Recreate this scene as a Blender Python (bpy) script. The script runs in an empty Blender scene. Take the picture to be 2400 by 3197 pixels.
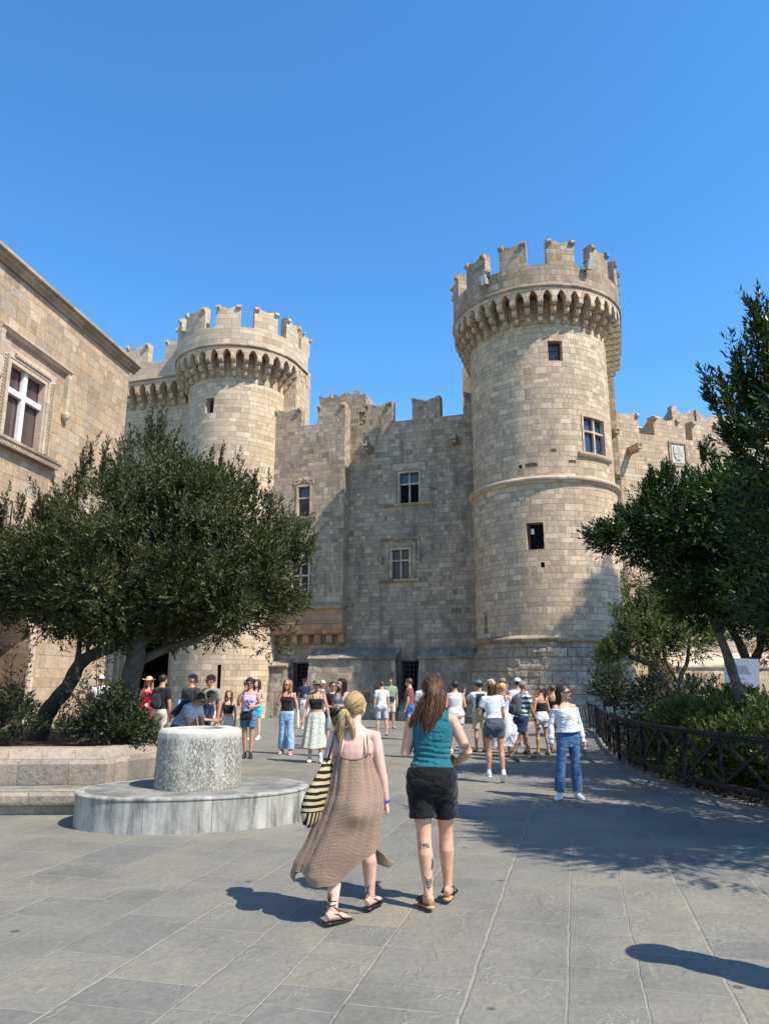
import bpy, bmesh, math, random
import numpy as np
from mathutils import Vector, Matrix, Euler, noise
R_ = math.radians
random.seed(7)
C = bpy.context.scene.collection
sc = bpy.context.scene

# ---------------------------------------------------------------- camera
cam_d = bpy.data.cameras.new('camera'); cam = bpy.data.objects.new('camera', cam_d); C.objects.link(cam)
cam.location = (0, 0, 1.65); cam.rotation_euler = (R_(90 + 13.02), 0, 0)
cam_d.sensor_fit = 'HORIZONTAL'; cam_d.sensor_width = 36; cam_d.lens = 34.65
cam_d.clip_end = 2000; cam_d.clip_start = .05
sc.camera = cam
sc.render.resolution_x = 768; sc.render.resolution_y = 1024

# ---------------------------------------------------------------- sky and sun
SUN_EL, SUN_AZ = 51.5, 36.0
sv = Vector((math.cos(R_(SUN_EL)) * math.cos(R_(SUN_AZ)), -math.cos(R_(SUN_EL)) * math.sin(R_(SUN_AZ)), math.sin(R_(SUN_EL))))
w = bpy.data.worlds.new('World'); sc.world = w; w.use_nodes = True
nt = w.node_tree; nt.nodes.clear()
sky = nt.nodes.new('ShaderNodeTexSky'); sky.sky_type = 'NISHITA'; sky.sun_disc = False
sky.sun_elevation = R_(SUN_EL)
sky.sun_rotation = math.atan2(sv.x, sv.y)
sky.altitude = 0; sky.air_density = 1.0; sky.dust_density = .1; sky.ozone_density = 5.0
bg = nt.nodes.new('ShaderNodeBackground'); bg.inputs[1].default_value = .15
wo = nt.nodes.new('ShaderNodeOutputWorld')
hs = nt.nodes.new('ShaderNodeHueSaturation'); hs.inputs['Hue'].default_value = .498; hs.inputs['Saturation'].default_value = 1.2; hs.inputs['Value'].default_value = 1.25
nt.links.new(sky.outputs[0], hs.inputs['Color']); nt.links.new(hs.outputs[0], bg.inputs[0]); nt.links.new(bg.outputs[0], wo.inputs[0])
sd = bpy.data.lights.new('sun', 'SUN'); sun = bpy.data.objects.new('sun', sd); C.objects.link(sun)
sd.energy = 5.0; sd.angle = R_(.53); sd.color = (1, .93, .83)
sun.rotation_euler = sv.to_track_quat('Z', 'Y').to_euler(); sun.location = (30, -20, 60)
sc.view_settings.view_transform = 'Standard'; sc.view_settings.look = 'None'
sc.view_settings.exposure = 0.60; sc.view_settings.gamma = 1

# ---------------------------------------------------------------- tagging helpers
def tag(o, label=None, cat=None, group=None, kind=None):
    if label: o['label'] = label
    if cat: o['category'] = cat
    if group: o['group'] = group
    if kind: o['kind'] = kind
    return o
def empty(name, loc=(0, 0, 0), rz=0, label=None, cat=None, group=None):
    o = bpy.data.objects.new(name, None); C.objects.link(o); o.location = loc; o.rotation_euler = (0, 0, rz)
    o.empty_display_size = .2
    return tag(o, label, cat, group)

# ---------------------------------------------------------------- mesh builder
class MB:
    def __init__(s): s.v = []; s.f = []; s.uv = []
    def add(s, vs, fs, uvs=None):
        b = len(s.v); s.v += [tuple(p) for p in vs]
        for i, f in enumerate(fs):
            s.f.append(tuple(b + k for k in f))
            if uvs is not None: s.uv.append(uvs[i])
            else: s.uv.append(None)
    def quad(s, a, b, c, d, uv=None): s.add([a, b, c, d], [(0, 1, 2, 3)], [uv] if uv else None)
    def box(s, x0, x1, y0, y1, z0, z1, M=None):
        vs = [Vector((x, y, z)) for z in (z0, z1) for y in (y0, y1) for x in (x0, x1)]
        if M is not None: vs = [M @ p for p in vs]
        s.add(vs, [(0, 2, 3, 1), (4, 5, 7, 6), (0, 1, 5, 4), (1, 3, 7, 5), (3, 2, 6, 7), (2, 0, 4, 6)])
    def bar(s, p, q, w, h=None, up=(0, 0, 1)):
        p = Vector(p); q = Vector(q); h = h or w; t = (q - p).normalized(); up = Vector(up)
        a = t.cross(up)
        if a.length < .01: a = t.cross(Vector((1, 0, 0)))
        a.normalize(); b = a.cross(t).normalized()
        vs = [c + a * i * w / 2 + b * j * h / 2 for c in (p, q) for i, j in ((-1, -1), (1, -1), (1, 1), (-1, 1))]
        s.add(vs, [(3, 2, 1, 0), (4, 5, 6, 7), (0, 1, 5, 4), (1, 2, 6, 5), (2, 3, 7, 6), (3, 0, 4, 7)])
    def tube(s, pts, ra, rb=None, side=None, n=10, power=2.0, cap=True):
        """rings along a path; ra radius along 'side', rb radius across it"""
        pts = [Vector(p) for p in pts]; m = len(pts)
        ra = list(ra) if hasattr(ra, '__len__') else [ra] * m
        rb = ra if rb is None else (list(rb) if hasattr(rb, '__len__') else [rb] * m)
        vs = []; a = None
        for i, p in enumerate(pts):
            t = (pts[min(i + 1, m - 1)] - pts[max(i - 1, 0)])
            t = t.normalized() if t.length > 1e-7 else Vector((0, 0, 1))
            sd_ = Vector(side) if side is not None else (a if a is not None else (Vector((1, 0, 0)) if abs(t.x) < .8 else Vector((0, 1, 0))))
            a = (sd_ - t * sd_.dot(t))
            a = a.normalized() if a.length > 1e-6 else t.orthogonal().normalized()
            b = t.cross(a)
            for k in range(n):
                th = 2 * math.pi * k / n; c, sn = math.cos(th), math.sin(th)
                if power != 2.0:
                    c = math.copysign(abs(c) ** (2 / power), c); sn = math.copysign(abs(sn) ** (2 / power), sn)
                vs.append(p + a * (c * ra[i]) + b * (sn * rb[i]))
        fs = [(i * n + k, i * n + (k + 1) % n, (i + 1) * n + (k + 1) % n, (i + 1) * n + k) for i in range(m - 1) for k in range(n)]
        if cap: fs += [tuple(range(n - 1, -1, -1)), tuple((m - 1) * n + k for k in range(n))]
        s.add(vs, fs)
    def addtubes(s, pts, rad, U, V, sides):
        n, M = pts.shape[:2]; th = np.arange(sides) * 2 * math.pi / sides; b = len(s.v)
        vs = pts[:, :, None, :] + rad[None, :, None, None] * (U[:, :, None, :] * np.cos(th)[None, None, :, None] + V[:, :, None, :] * np.sin(th)[None, None, :, None])
        s.v += [tuple(p) for p in vs.reshape(-1, 3).tolist()]
        i = (np.arange(n)[:, None, None] * M + np.arange(M - 1)[None, :, None]) * sides; k = np.arange(sides)[None, None, :]; k2 = (k + 1) % sides
        f = np.stack(np.broadcast_arrays(i + k, i + k2, i + sides + k2, i + sides + k), 3).reshape(-1, 4) + b
        s.f += [tuple(q) for q in f.tolist()]; s.uv += [None] * len(f)
    def ball(s, c, r, M=None, seg=14, rings=9):
        c = Vector(c); rx, ry, rz = (r, r, r) if not hasattr(r, '__len__') else r
        vs = []; fs = []
        for i in range(1, rings):
            ph = math.pi * i / rings
            for k in range(seg):
                th = 2 * math.pi * k / seg
                vs.append(Vector((rx * math.sin(ph) * math.cos(th), ry * math.sin(ph) * math.sin(th), rz * math.cos(ph))))
        top = len(vs); vs += [Vector((0, 0, rz)), Vector((0, 0, -rz))]
        if M is not None: vs = [M @ p for p in vs]
        vs = [c + p for p in vs]
        for i in range(rings - 2):
            for k in range(seg):
                fs.append((i * seg + k, (i + 1) * seg + k, (i + 1) * seg + (k + 1) % seg, i * seg + (k + 1) % seg))
        for k in range(seg):
            fs.append((top, k, (k + 1) % seg)); b = (rings - 2) * seg
            fs.append((top + 1, b + (k + 1) % seg, b + k))
        s.add(vs, fs)
    def build(s, name, mat, parent=None, smooth=False, uv=True, loc=None, flip=False):
        me = bpy.data.meshes.new(name)
        me.from_pydata(s.v, [], s.f)
        if uv:
            lay = me.uv_layers.new(name='UVMap')
            for p in me.polygons:
                u = s.uv[p.index]
                if u is None:
                    nrm = p.normal
                    if abs(nrm.z) > .95:
                        u = [(me.vertices[i].co.x, me.vertices[i].co.y) for i in p.vertices]
                    else:
                        t = Vector((-nrm.y, nrm.x, 0)).normalized(); b = nrm.cross(t)
                        u = [(me.vertices[i].co.dot(t), me.vertices[i].co.dot(b)) for i in p.vertices]
                for li, q in zip(p.loop_indices, u): lay.data[li].uv = q
        if flip: me.flip_normals()
        me.materials.append(mat)
        if smooth: me.polygons.foreach_set('use_smooth', [True] * len(me.polygons))
        o = bpy.data.objects.new(name, me); C.objects.link(o)
        if parent is not None:
            o.parent = parent
            if loc is None: o.matrix_parent_inverse = Matrix.Identity(4)
        if loc is not None: o.location = loc
        return o

# ---------------------------------------------------------------- node helpers
class NT:
    def __init__(s, name, disp=False):
        s.m = bpy.data.materials.new(name); s.m.use_nodes = True; s.t = s.m.node_tree; s.t.nodes.clear()
        s.out = s.t.nodes.new('ShaderNodeOutputMaterial'); s.b = s.t.nodes.new('ShaderNodeBsdfPrincipled')
        s.t.links.new(s.b.outputs[0], s.out.inputs[0])
    def n(s, typ, **kw):
        x = s.t.nodes.new('ShaderNode' + typ)
        for k, v in kw.items(): setattr(x, k, v)
        return x
    def lk(s, a, b): s.t.links.new(a, b)
    def setin(s, sock, v):
        if hasattr(v, 'is_output'): s.t.links.new(v, sock)
        else: sock.default_value = v
    def math(s, op, a, b=0.0, c=0.0, clamp=False):
        x = s.n('Math', operation=op); x.use_clamp = clamp
        s.setin(x.inputs[0], a); s.setin(x.inputs[1], b)
        if op in ('MULTIPLY_ADD', 'SMOOTH_MIN', 'SMOOTH_MAX', 'WRAP', 'COMPARE'): s.setin(x.inputs[2], c)
        return x.outputs[0]
    def mapr(s, v, a, b, c=0.0, d=1.0, smooth=False):
        x = s.n('MapRange'); x.clamp = True
        if smooth: x.interpolation_type = 'SMOOTHSTEP'
        s.setin(x.inputs[0], v)
        for i, q in enumerate((a, b, c, d)): s.setin(x.inputs[1 + i], q)
        return x.outputs[0]
    def mix(s, f, a, b, mode='MIX'):
        x = s.n('Mix', data_type='RGBA', blend_type=mode)
        s.setin(x.inputs[0], f)
        for k, v in ((6, a), (7, b)):
            if hasattr(v, 'is_output'): s.lk(v, x.inputs[k])
            else: x.inputs[k].default_value = tuple(v) + (1,) if len(v) == 3 else v
        return x.outputs[2]
    def ramp(s, f, stops, const=False):
        x = s.n('ValToRGB'); cr = x.color_ramp
        if const: cr.interpolation = 'CONSTANT'
        while len(cr.elements) < len(stops): cr.elements.new(.5)
        for e, (p, c) in zip(cr.elements, stops): e.position = p; e.color = tuple(c) + (1,)
        s.setin(x.inputs[0], f); return x.outputs[0]
    def noise(s, vec, scale, detail=3.0, rough=.5, dist=0.0, out=0):
        x = s.n('TexNoise'); s.lk(vec, x.inputs['Vector']) if vec is not None else None
        x.inputs['Scale'].default_value = scale; x.inputs['Detail'].default_value = detail
        x.inputs['Roughness'].default_value = rough; x.inputs['Distortion'].default_value = dist
        return x.outputs[out]
    def voro(s, vec, scale, feature='F1', out=0, rnd=1.0):
        x = s.n('TexVoronoi', feature=feature); s.lk(vec, x.inputs['Vector'])
        x.inputs['Scale'].default_value = scale; x.inputs['Randomness'].default_value = rnd
        return x.outputs[out]
    def uv(s): return s.n('UVMap').outputs[0]
    def obj(s): return s.n('TexCoord').outputs['Object']
    def pos(s): return s.n('NewGeometry').outputs['Position']
    def sep(s, v):
        x = s.n('SeparateXYZ'); s.lk(v, x.inputs[0]); return x.outputs
    def comb(s, a, b, c=0.0):
        x = s.n('CombineXYZ')
        for i, q in enumerate((a, b, c)): s.setin(x.inputs[i], q)
        return x.outputs[0]
    def wn(s, a, b, c=0.0, out=0):
        x = s.n('TexWhiteNoise', noise_dimensions='3D'); s.lk(s.comb(a, b, c), x.inputs[0]); return x.outputs[out]
    def bump(s, h, strength=.5, dist=.02, prev=None):
        x = s.n('Bump'); x.inputs['Strength'].default_value = strength; x.inputs['Distance'].default_value = dist
        s.lk(h, x.inputs['Height'])
        if prev is not None: s.lk(prev, x.inputs['Normal'])
        return x.outputs[0]
    def fin(s, col=None, rough=.85, normal=None, spec=.3, metal=0.0):
        if col is not None: s.setin(s.b.inputs['Base Color'], col if hasattr(col, 'is_output') else tuple(col)[:3] + (1,))
        s.setin(s.b.inputs['Roughness'], rough)
        s.b.inputs['Specular IOR Level'].default_value = spec
        s.b.inputs['Metallic'].default_value = metal
        if normal is not None: s.lk(normal, s.b.inputs['Normal'])
        return s.m

def ashlar(T, vec, H, W, mort, split=.45, warp=.012, seed=0.0, warp_scale=1.3):
    """courses of blocks of uneven length. returns (rand1, rand2, mortar mask 0..1, edge distance)"""
    nz = T.n('TexNoise'); T.lk(vec, nz.inputs['Vector']); nz.inputs['Scale'].default_value = warp_scale; nz.inputs['Detail'].default_value = 4
    off = T.n('VectorMath', operation='MULTIPLY_ADD'); T.lk(nz.outputs['Color'], off.inputs[0])
    off.inputs[1].default_value = (warp * 2, warp * 2, 0); T.lk(vec, off.inputs[2])
    x, y, _ = T.sep(off.outputs[0])
    yr = T.math('DIVIDE', y, H)
    yr = T.math('ADD', yr, T.math('MULTIPLY', T.math('SINE', T.math('MULTIPLY', yr, 1.7)), .16))
    row = T.math('FLOOR', yr); fy = T.math('SUBTRACT', yr, row)
    rr = T.wn(row, seed + 3.1); rr2 = T.wn(row, seed + 9.7)
    wd = T.math('MULTIPLY', T.math('MULTIPLY_ADD', rr, .5, .75), W)
    xr = T.math('ADD', T.math('DIVIDE', x, wd), T.math('MULTIPLY', rr2, 17.0))
    col = T.math('FLOOR', xr); fx = T.math('SUBTRACT', xr, col)
    h = T.wn(row, col, seed)
    issplit = T.math('LESS_THAN', h, split)
    sp = T.math('MULTIPLY_ADD', T.wn(col, row, seed + 5), .36, .32)
    right = T.math('MULTIPLY', issplit, T.math('GREATER_THAN', fx, sp))
    e1 = T.math('MINIMUM', fx, T.math('SUBTRACT', 1.0, fx))
    es = T.math('ADD', T.math('ABSOLUTE', T.math('SUBTRACT', fx, sp)), T.math('MULTIPLY', T.math('SUBTRACT', 1.0, issplit), 9.0))
    ex = T.math('MULTIPLY', T.math('MINIMUM', e1, es), wd)
    ey = T.math('MULTIPLY', T.math('MINIMUM', fy, T.math('SUBTRACT', 1.0, fy)), H)
    ed = T.math('MINIMUM', ex, ey)
    colid = T.math('MULTIPLY_ADD', right, .5, col)
    r1 = T.wn(row, colid, seed + 21); r2 = T.wn(colid, row, seed + 40)
    mm = T.mapr(ed, mort * .35, mort * 1.1, 1.0, 0.0, True)
    return r1, r2, mm, ed

def stone(name, pal, H=.27, W=.62, mort=.012, mcol=(.30, .25, .19), rough_amt=.5, seed=0.0, stain=.35, stain_col=(.09, .08, .065),
          pit=.5, split=.45, warp=.012, streak=0.0, block=0.0, mott=0.0):
    T = NT(name); uv = T.uv()
    mp = T.n('Mapping'); mp.inputs['Location'].default_value = (seed * 3.7, seed * 1.3, 0); T.lk(uv, mp.inputs[0]); vec = mp.outputs[0]
    r1, r2, mm, ed = ashlar(T, vec, H, W, mort, split, warp, seed)
    n = len(pal); pal = [(c[0] * 1.0, c[1] * .912, c[2] * .83) for c in pal]
    col = T.ramp(r1, [((i + .0) / n, c) for i, c in enumerate(pal)])
    P = T.pos()
    fine = T.noise(P, 14, 5, .62); big = T.noise(P, .55, 4, .6, .4); mid = T.noise(P, 3.1, 4, .55)
    col = T.mix(1.0, col, T.ramp(T.math('MULTIPLY_ADD', r2, .5, T.math('MULTIPLY', mid, .5)), [(.2, (.8, .79, .78)), (.5, (1, 1, 1)), (.85, (1.14, 1.1, 1.04))]), 'MULTIPLY')
    col = T.mix(rough_amt, col, T.ramp(fine, [(.30, (.62, .60, .57)), (.5, (1, 1, 1)), (.72, (1.12, 1.11, 1.08))]), 'MULTIPLY')
    sp = T.noise(P, 34, 3, .75)
    col = T.mix(T.math('MULTIPLY', T.mapr(sp, .56, .70, 0, 1, True), .55 * min(1.0, pit)), col, tuple(v * .32 for v in pal[1]))
    if mott > 0:
        m1 = T.noise(P, 4.5, 6, .72, .4); m2 = T.noise(P, 17, 5, .7)
        col = T.mix(mott, col, T.ramp(T.math('MULTIPLY_ADD', m1, .55, T.math('MULTIPLY', m2, .45)), [(.36, (.42, .41, .39)), (.47, (.85, .84, .82)), (.55, (1.15, 1.13, 1.08)), (.66, (1.75, 1.7, 1.58))]), 'MULTIPLY')
    # weathering of the stone itself
    sm = T.math('MULTIPLY', T.mapr(big, .50, .72, 0, 1, True), T.mapr(fine, .3, .62, .25, 1))
    col = T.mix(T.math('MULTIPLY', sm, stain), col, stain_col)
    if streak > 0:
        x, y, z = T.sep(P)
        sx, sy_, _ = T.sep(uv)
        st = T.noise(T.comb(T.math('MULTIPLY', sx, 2.2), T.math('MULTIPLY', sy_, .22), 3.3), 1.0, 4, .6)
        col = T.mix(T.math('MULTIPLY', T.mapr(st, .52, .74, 0, 1, True), streak), col, stain_col)
    col = T.mix(T.math('MULTIPLY', mm, .8), col, tuple(v * .72 for v in mcol))
    pits = T.voro(P, 26, 'F1'); pn = T.noise(P, 7.5, 4, .7)
    h = T.math('MULTIPLY_ADD', mm, -.9, T.math('MULTIPLY', fine, .55))
    h = T.math('ADD', h, T.math('MULTIPLY', T.mapr(pits, 0, .38, 0, 1), .28 * pit))
    h = T.math('ADD', h, T.math('MULTIPLY', pn, .9 * pit))
    h = T.math('ADD', h, T.math('MULTIPLY', r2, .35 + block))
    if block > 0: h = T.math('ADD', h, T.math('MULTIPLY', T.mapr(ed, 0, .09, 0, 1, True), block * 2.2))
    nr = T.bump(h, .75, .022 + .03 * block)
    return T.fin(col, .92, nr, .15)

def plain(name, col, rough=.7, spec=.3, metal=0.0, nscale=0, namt=.15, bump=0.0, bscale=60):
    T = NT(name); c = tuple(col) + (1,)
    P = T.obj() if nscale else None; cc = c; nr = None
    if nscale:
        f = T.noise(P, nscale, 4, .6)
        cc = T.mix(1.0, tuple(col), T.ramp(f, [(.25, (1 - namt,) * 3), (.75, (1 + namt,) * 3)]), 'MULTIPLY')
    if bump:
        nr = T.bump(T.noise(T.obj(), bscale, 4, .6), bump, .01)
    return T.fin(cc, rough, nr, spec, metal)

def glass(name, col=(.02, .03, .05)):
    T = NT(name); f = T.noise(T.pos(), .9, 3, .5)
    return T.fin(T.mix(f, col, tuple(c * 2.2 for c in col)), .08, None, .7)
# ================================================================ CASTLE
DV = Vector((.9545, -.298, 0)).normalized()      # along the facade, to the right
NV = Vector((.298, .9545, 0)).normalized()       # into the building
PAL_T = [(.56, .47, .345), (.44, .355, .25), (.50, .43, .33), (.62, .54, .42), (.36, .295, .215), (.53, .44, .315), (.47, .41, .32), (.40, .33, .24)]
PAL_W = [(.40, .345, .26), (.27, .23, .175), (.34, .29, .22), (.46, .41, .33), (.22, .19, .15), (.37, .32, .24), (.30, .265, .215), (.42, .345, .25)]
PAL_G = [(.26, .235, .19), (.19, .175, .15), (.31, .285, .24), (.22, .205, .18), (.15, .14, .12)]
PAL_L = [(.44, .345, .24), (.40, .315, .22), (.48, .40, .30), (.37, .30, .215), (.43, .34, .23), (.36, .32, .265), (.54, .47, .37), (.45, .33, .21), (.41, .33, .24), (.39, .32, .235)]
PAL_N = [(.53, .45, .345), (.57, .49, .375), (.47, .395, .30), (.60, .52, .40), (.50, .43, .33)]
SOFT = lambda pal, k=.75, g=1.0: [tuple((sum(q[i] for q in pal) / len(pal) * (1 - k) + c[i] * k) * g for i in range(3)) for c in pal]
M_tow = stone('tower_stone', SOFT(PAL_T, .8, 1.06), .238, .47, .011, (.36, .29, .21), .6, 1.0, .3, pit=.7, mott=.22, streak=.15)
M_tow2 = stone('left_tower_stone', SOFT(PAL_T, .72, 1.08), .25, .5, .010, (.38, .31, .22), .35, 5.0, .15, pit=.35)
M_top = stone('parapet_stone', [tuple(c * .80 for c in p) for p in PAL_T], .25, .48, .015, (.36, .29, .2), .6, 2.0, .75, (.10, .085, .06), streak=.35)
M_topL = stone('left_parapet_stone', PAL_N, .27, .75, .009, (.42, .35, .26), .4, 2.6, .3)
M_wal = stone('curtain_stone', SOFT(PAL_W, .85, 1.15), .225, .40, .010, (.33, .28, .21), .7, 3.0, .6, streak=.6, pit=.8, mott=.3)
M_walR = stone('garden_wall_stone', SOFT(PAL_T, .75, .94), .25, .46, .012, (.36, .29, .2), .5, 4.0, .5, streak=.35)
M_bat = stone('batter_stone', [tuple(q * 1.5 for q in c) for c in PAL_G], .5, .6, .014, (.42, .37, .29), .9, 6.0, .6, (.13, .12, .105), pit=.9, warp=.02, mott=.85)
M_tbat = stone('tower_base_stone', [(.44, .40, .32), (.37, .335, .275), (.49, .445, .36), (.38, .31, .23), (.43, .39, .33)], .47, .95, .026, (.25, .20, .14), 1.0, 7.0, .55, (.12, .11, .1), pit=1.8, warp=.06, block=.35, split=.6, mott=.7)
M_lft = stone('wing_stone', SOFT(PAL_L, .8, 1.0), .33, .75, .008, (.34, .26, .17), .8, 8.0, .25, pit=1.0, split=.5, mott=.3)
M_gate = stone('gate_stone', PAL_N, .4, .8, .010, (.38, .31, .22), .45, 9.0, .2)
M_trim = stone('trim_stone', [(.50, .44, .34), (.55, .48, .38), (.45, .39, .30)], .3, .9, .006, (.36, .3, .22), .5, 10.0, .3)
M_trimD = stone('weathered_trim_stone', [(.36, .31, .23), (.42, .36, .27), (.29, .25, .19)], .3, .8, .006, (.26, .22, .16), .7, 11.0, .7, (.07, .065, .055))
M_marble = plain('pale_marble', (.74, .72, .68), .5, .4, 0, 3, .08)
M_arms = plain('carved_pale_stone', (.46, .42, .35), .8, .2, 0, 6, .2)
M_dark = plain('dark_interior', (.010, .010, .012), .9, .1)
M_glass = glass('window_glass')
M_glass2 = glass('reddish_window_glass', (.05, .035, .035))
M_wood = plain('dark_wood', (.10, .045, .03), .6, .3, 0, 9, .3)
M_iron = plain('black_iron', (.022, .024, .027), .55, .4, 0, 12, .3)
M_lamp = plain('grey_metal', (.38, .39, .40), .4, .5, .3)

def flat_map(O, d, n):
    O = Vector(O); d = Vector(d); n = Vector(n)
    def f(s, r, z): p = O + d * s - n * r; return Vector((p.x, p.y, z))
    return f
def u_map(Cn, Rref):
    """plan of a horseshoe tower: half circle in front, straight flanks running back; s is length at radius Rref"""
    Cn = Vector((Cn[0], Cn[1], 0)); q = math.pi * Rref / 2
    def f(s, r, z):
        if abs(s) <= q:
            th = s / Rref; p = Cn + DV * (r * math.sin(th)) - NV * (r * math.cos(th))
        else:
            sg = 1 if s > 0 else -1; p = Cn + DV * (r * sg) + NV * (abs(s) - q)
        return Vector((p.x, p.y, z))
    return f
def frange(a, b, st):
    n = max(1, int(math.ceil((b - a) / st - 1e-6))); return [a + (b - a) * i / n for i in range(n + 1)]
def panel(mb, mp, s0, s1, z0, z1, r, openings=(), ds=.3, dz=50, rev=.35):
    """front sheet of a wall with real openings and reveals. openings: (s0,s1,z0,z1)"""
    S = set(round(x, 4) for x in frange(s0, s1, ds)); Z = set(round(x, 4) for x in frange(z0, z1, dz))
    for o in openings:
        S |= {round(o[0], 4), round(o[1], 4)}; Z |= {round(o[2], 4), round(o[3], 4)}
    S = sorted(x for x in S if s0 - 1e-4 <= x <= s1 + 1e-4); Z = sorted(x for x in Z if z0 - 1e-4 <= x <= z1 + 1e-4)
    rf = r if callable(r) else (lambda z: r)
    for a, b in zip(S, S[1:]):
        for c, d in zip(Z, Z[1:]):
            m, k = (a + b) / 2, (c + d) / 2
            if any(o[0] < m < o[1] and o[2] < k < o[3] for o in openings): continue
            mb.quad(mp(a, rf(c), c), mp(b, rf(c), c), mp(b, rf(d), d), mp(a, rf(d), d), [(a, c), (b, c), (b, d), (a, d)])
    for o in openings:
        a, b, c, d = o[:4]; dep = o[4] if len(o) > 4 else rev
        ss = [x for x in S if a - 1e-4 <= x <= b + 1e-4]
        R0 = rf((c + d) / 2); R1 = R0 - dep
        mb.quad(mp(a, rf(c), c), mp(a, rf(d), d), mp(a, R1, d), mp(a, R1, c), [(a, c), (a, d), (a + dep, d), (a + dep, c)])
        mb.quad(mp(b, rf(d), d), mp(b, rf(c), c), mp(b, R1, c), mp(b, R1, d), [(b, d), (b, c), (b + dep, c), (b + dep, d)])
        for p, q in zip(ss, ss[1:]):
            mb.quad(mp(p, rf(d), d), mp(q, rf(d), d), mp(q, R1, d), mp(p, R1, d), [(p, d), (q, d), (q, d + dep), (p, d + dep)])
            mb.quad(mp(q, rf(c), c), mp(p, rf(c), c), mp(p, R1, c), mp(q, R1, c), [(q, c), (p, c), (p, c - dep), (q, c - dep)])
def slab(mb, mp, ss, zlo, zhi, r1, r0):
    """closed slab between radii r0 (back) and r1 (front), lower and upper edge as functions of s"""
    zl = zlo if callable(zlo) else (lambda s: zlo); zh = zhi if callable(zhi) else (lambda s: zhi)
    for a, b in zip(ss, ss[1:]):
        la, lb, ha, hb = zl(a), zl(b), zh(a), zh(b)
        mb.quad(mp(a, r1, la), mp(b, r1, lb), mp(b, r1, hb), mp(a, r1, ha), [(a, la), (b, lb), (b, hb), (a, ha)])
        mb.quad(mp(b, r0, lb), mp(a, r0, la), mp(a, r0, ha), mp(b, r0, hb), [(b, lb), (a, la), (a, ha), (b, hb)])
        mb.quad(mp(a, r1, ha), mp(b, r1, hb), mp(b, r0, hb), mp(a, r0, ha), [(a, ha), (b, hb), (b, hb + r1 - r0), (a, ha + r1 - r0)])
        mb.quad(mp(a, r0, la), mp(b, r0, lb), mp(b, r1, lb), mp(a, r1, la), [(a, la), (b, lb), (b, lb + r1 - r0), (a, la + r1 - r0)])
    for e, fl in ((ss[0], 0), (ss[-1], 1)):
        l, h = zl(e), zh(e); q = [mp(e, r0, l), mp(e, r1, l), mp(e, r1, h), mp(e, r0, h)]; u = [(r0, l), (r1, l), (r1, h), (r0, h)]
        if fl: q.reverse(); u.reverse()
        mb.quad(*q, u)
def sweep(mb, mp, ss, prof):
    """moulding: profile of (r, z) points carried along s"""
    for a, b in zip(ss, ss[1:]):
        L = 0
        for (r, z), (r2, z2) in zip(prof, prof[1:]):
            L2 = L + math.hypot(r2 - r, z2 - z)
            mb.quad(mp(a, r, z), mp(b, r, z), mp(b, r2, z2), mp(a, r2, z2), [(a, L), (b, L), (b, L2), (a, L2)]); L = L2
    for e in (ss[0], ss[-1]):
        mb.add([mp(e, r, z) for r, z in prof], [tuple(range(len(prof)))] if e == ss[-1] else [tuple(range(len(prof) - 1, -1, -1))])
def roll(r0, r1, z0, z1, n=6):
    """quarter-round lobe profile, round side down and out"""
    return [(r0 + (r1 - r0) * math.cos(math.pi / 2 * (1 - i / n)), z0 + (z1 - z0) * (1 - math.sin(math.pi / 2 * (1 - i / n)))) for i in range(n + 1)]
def rbox(mp, mat, name, parent, s0, s1, z0, z1, r1, r0, ds=.3):
    mb = MB(); slab(mb, mp, frange(s0, s1, ds), z0, z1, r1, r0); return mb.build(name, mat, parent)

def merlon(mp, parent, mat, sc_, w, z0, z1, r1, r0, notch=.2, knob=True, name='merlon', jit=None):
    mb = MB(); hw = w / 2; j = random.uniform(-.03, .03) if jit is None else jit
    ss = sorted(set([round(sc_ + hw * k / 6, 4) for k in range(-6, 7)]))
    top = lambda s: z1 + j - notch * (1 - abs(s - sc_) / hw) + .012 * math.sin(s * 37 + z1 * 5)
    slab(mb, mp, ss, z0, top, r1, r0)
    o = mb.build(name, mat, parent)
    if knob:
        for sg in (-1, 1):
            k = MB(); c = sc_ + sg * (hw - .09)
            pr = [(r1 - .02, z1 - .02)] + [(r1 + .02 + .13 * math.cos(t), z1 - .16 + .12 * math.sin(t)) for t in [R_(a) for a in (80, 50, 20, -15, -50, -85)]] + [(r1 - .02, z1 - .36)]
            sweep(k, mp, [c - .085, c, c + .085], pr[::-1]); k.build('knob', mat, o)
    return o
def corbel(mp, parent, mat, s, hw, rs, rout, zb, zt):
    """three stacked rounded lobes stepping out from the wall face (radius rs) to rout"""
    mb = MB(); st = (rout - rs) / 3; h = (zt - zb) / 3; pr = [(rs - .15, zb - .02)]
    for i in range(3):
        a, b = rs + st * i, rs + st * (i + 1)
        z0, z1 = zb + h * i, zb + h * (i + 1)
        pr += [(a - .01, z0), (a + (b - a) * .55, z0 + h * .07), (a + (b - a) * .93, z0 + h * .30), (b, z0 + h * .55), (b, z1 - h * .12), (b - .05, z1 - h * .1), (b - .05, z1)]
    pr += [(rs - .15, zt)]
    jj = random.uniform(-.012, .012)
    sweep(mb, mp, [s - hw + jj, s + jj, s + hw + jj], pr); return mb.build('corbel', mat, parent)
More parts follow.
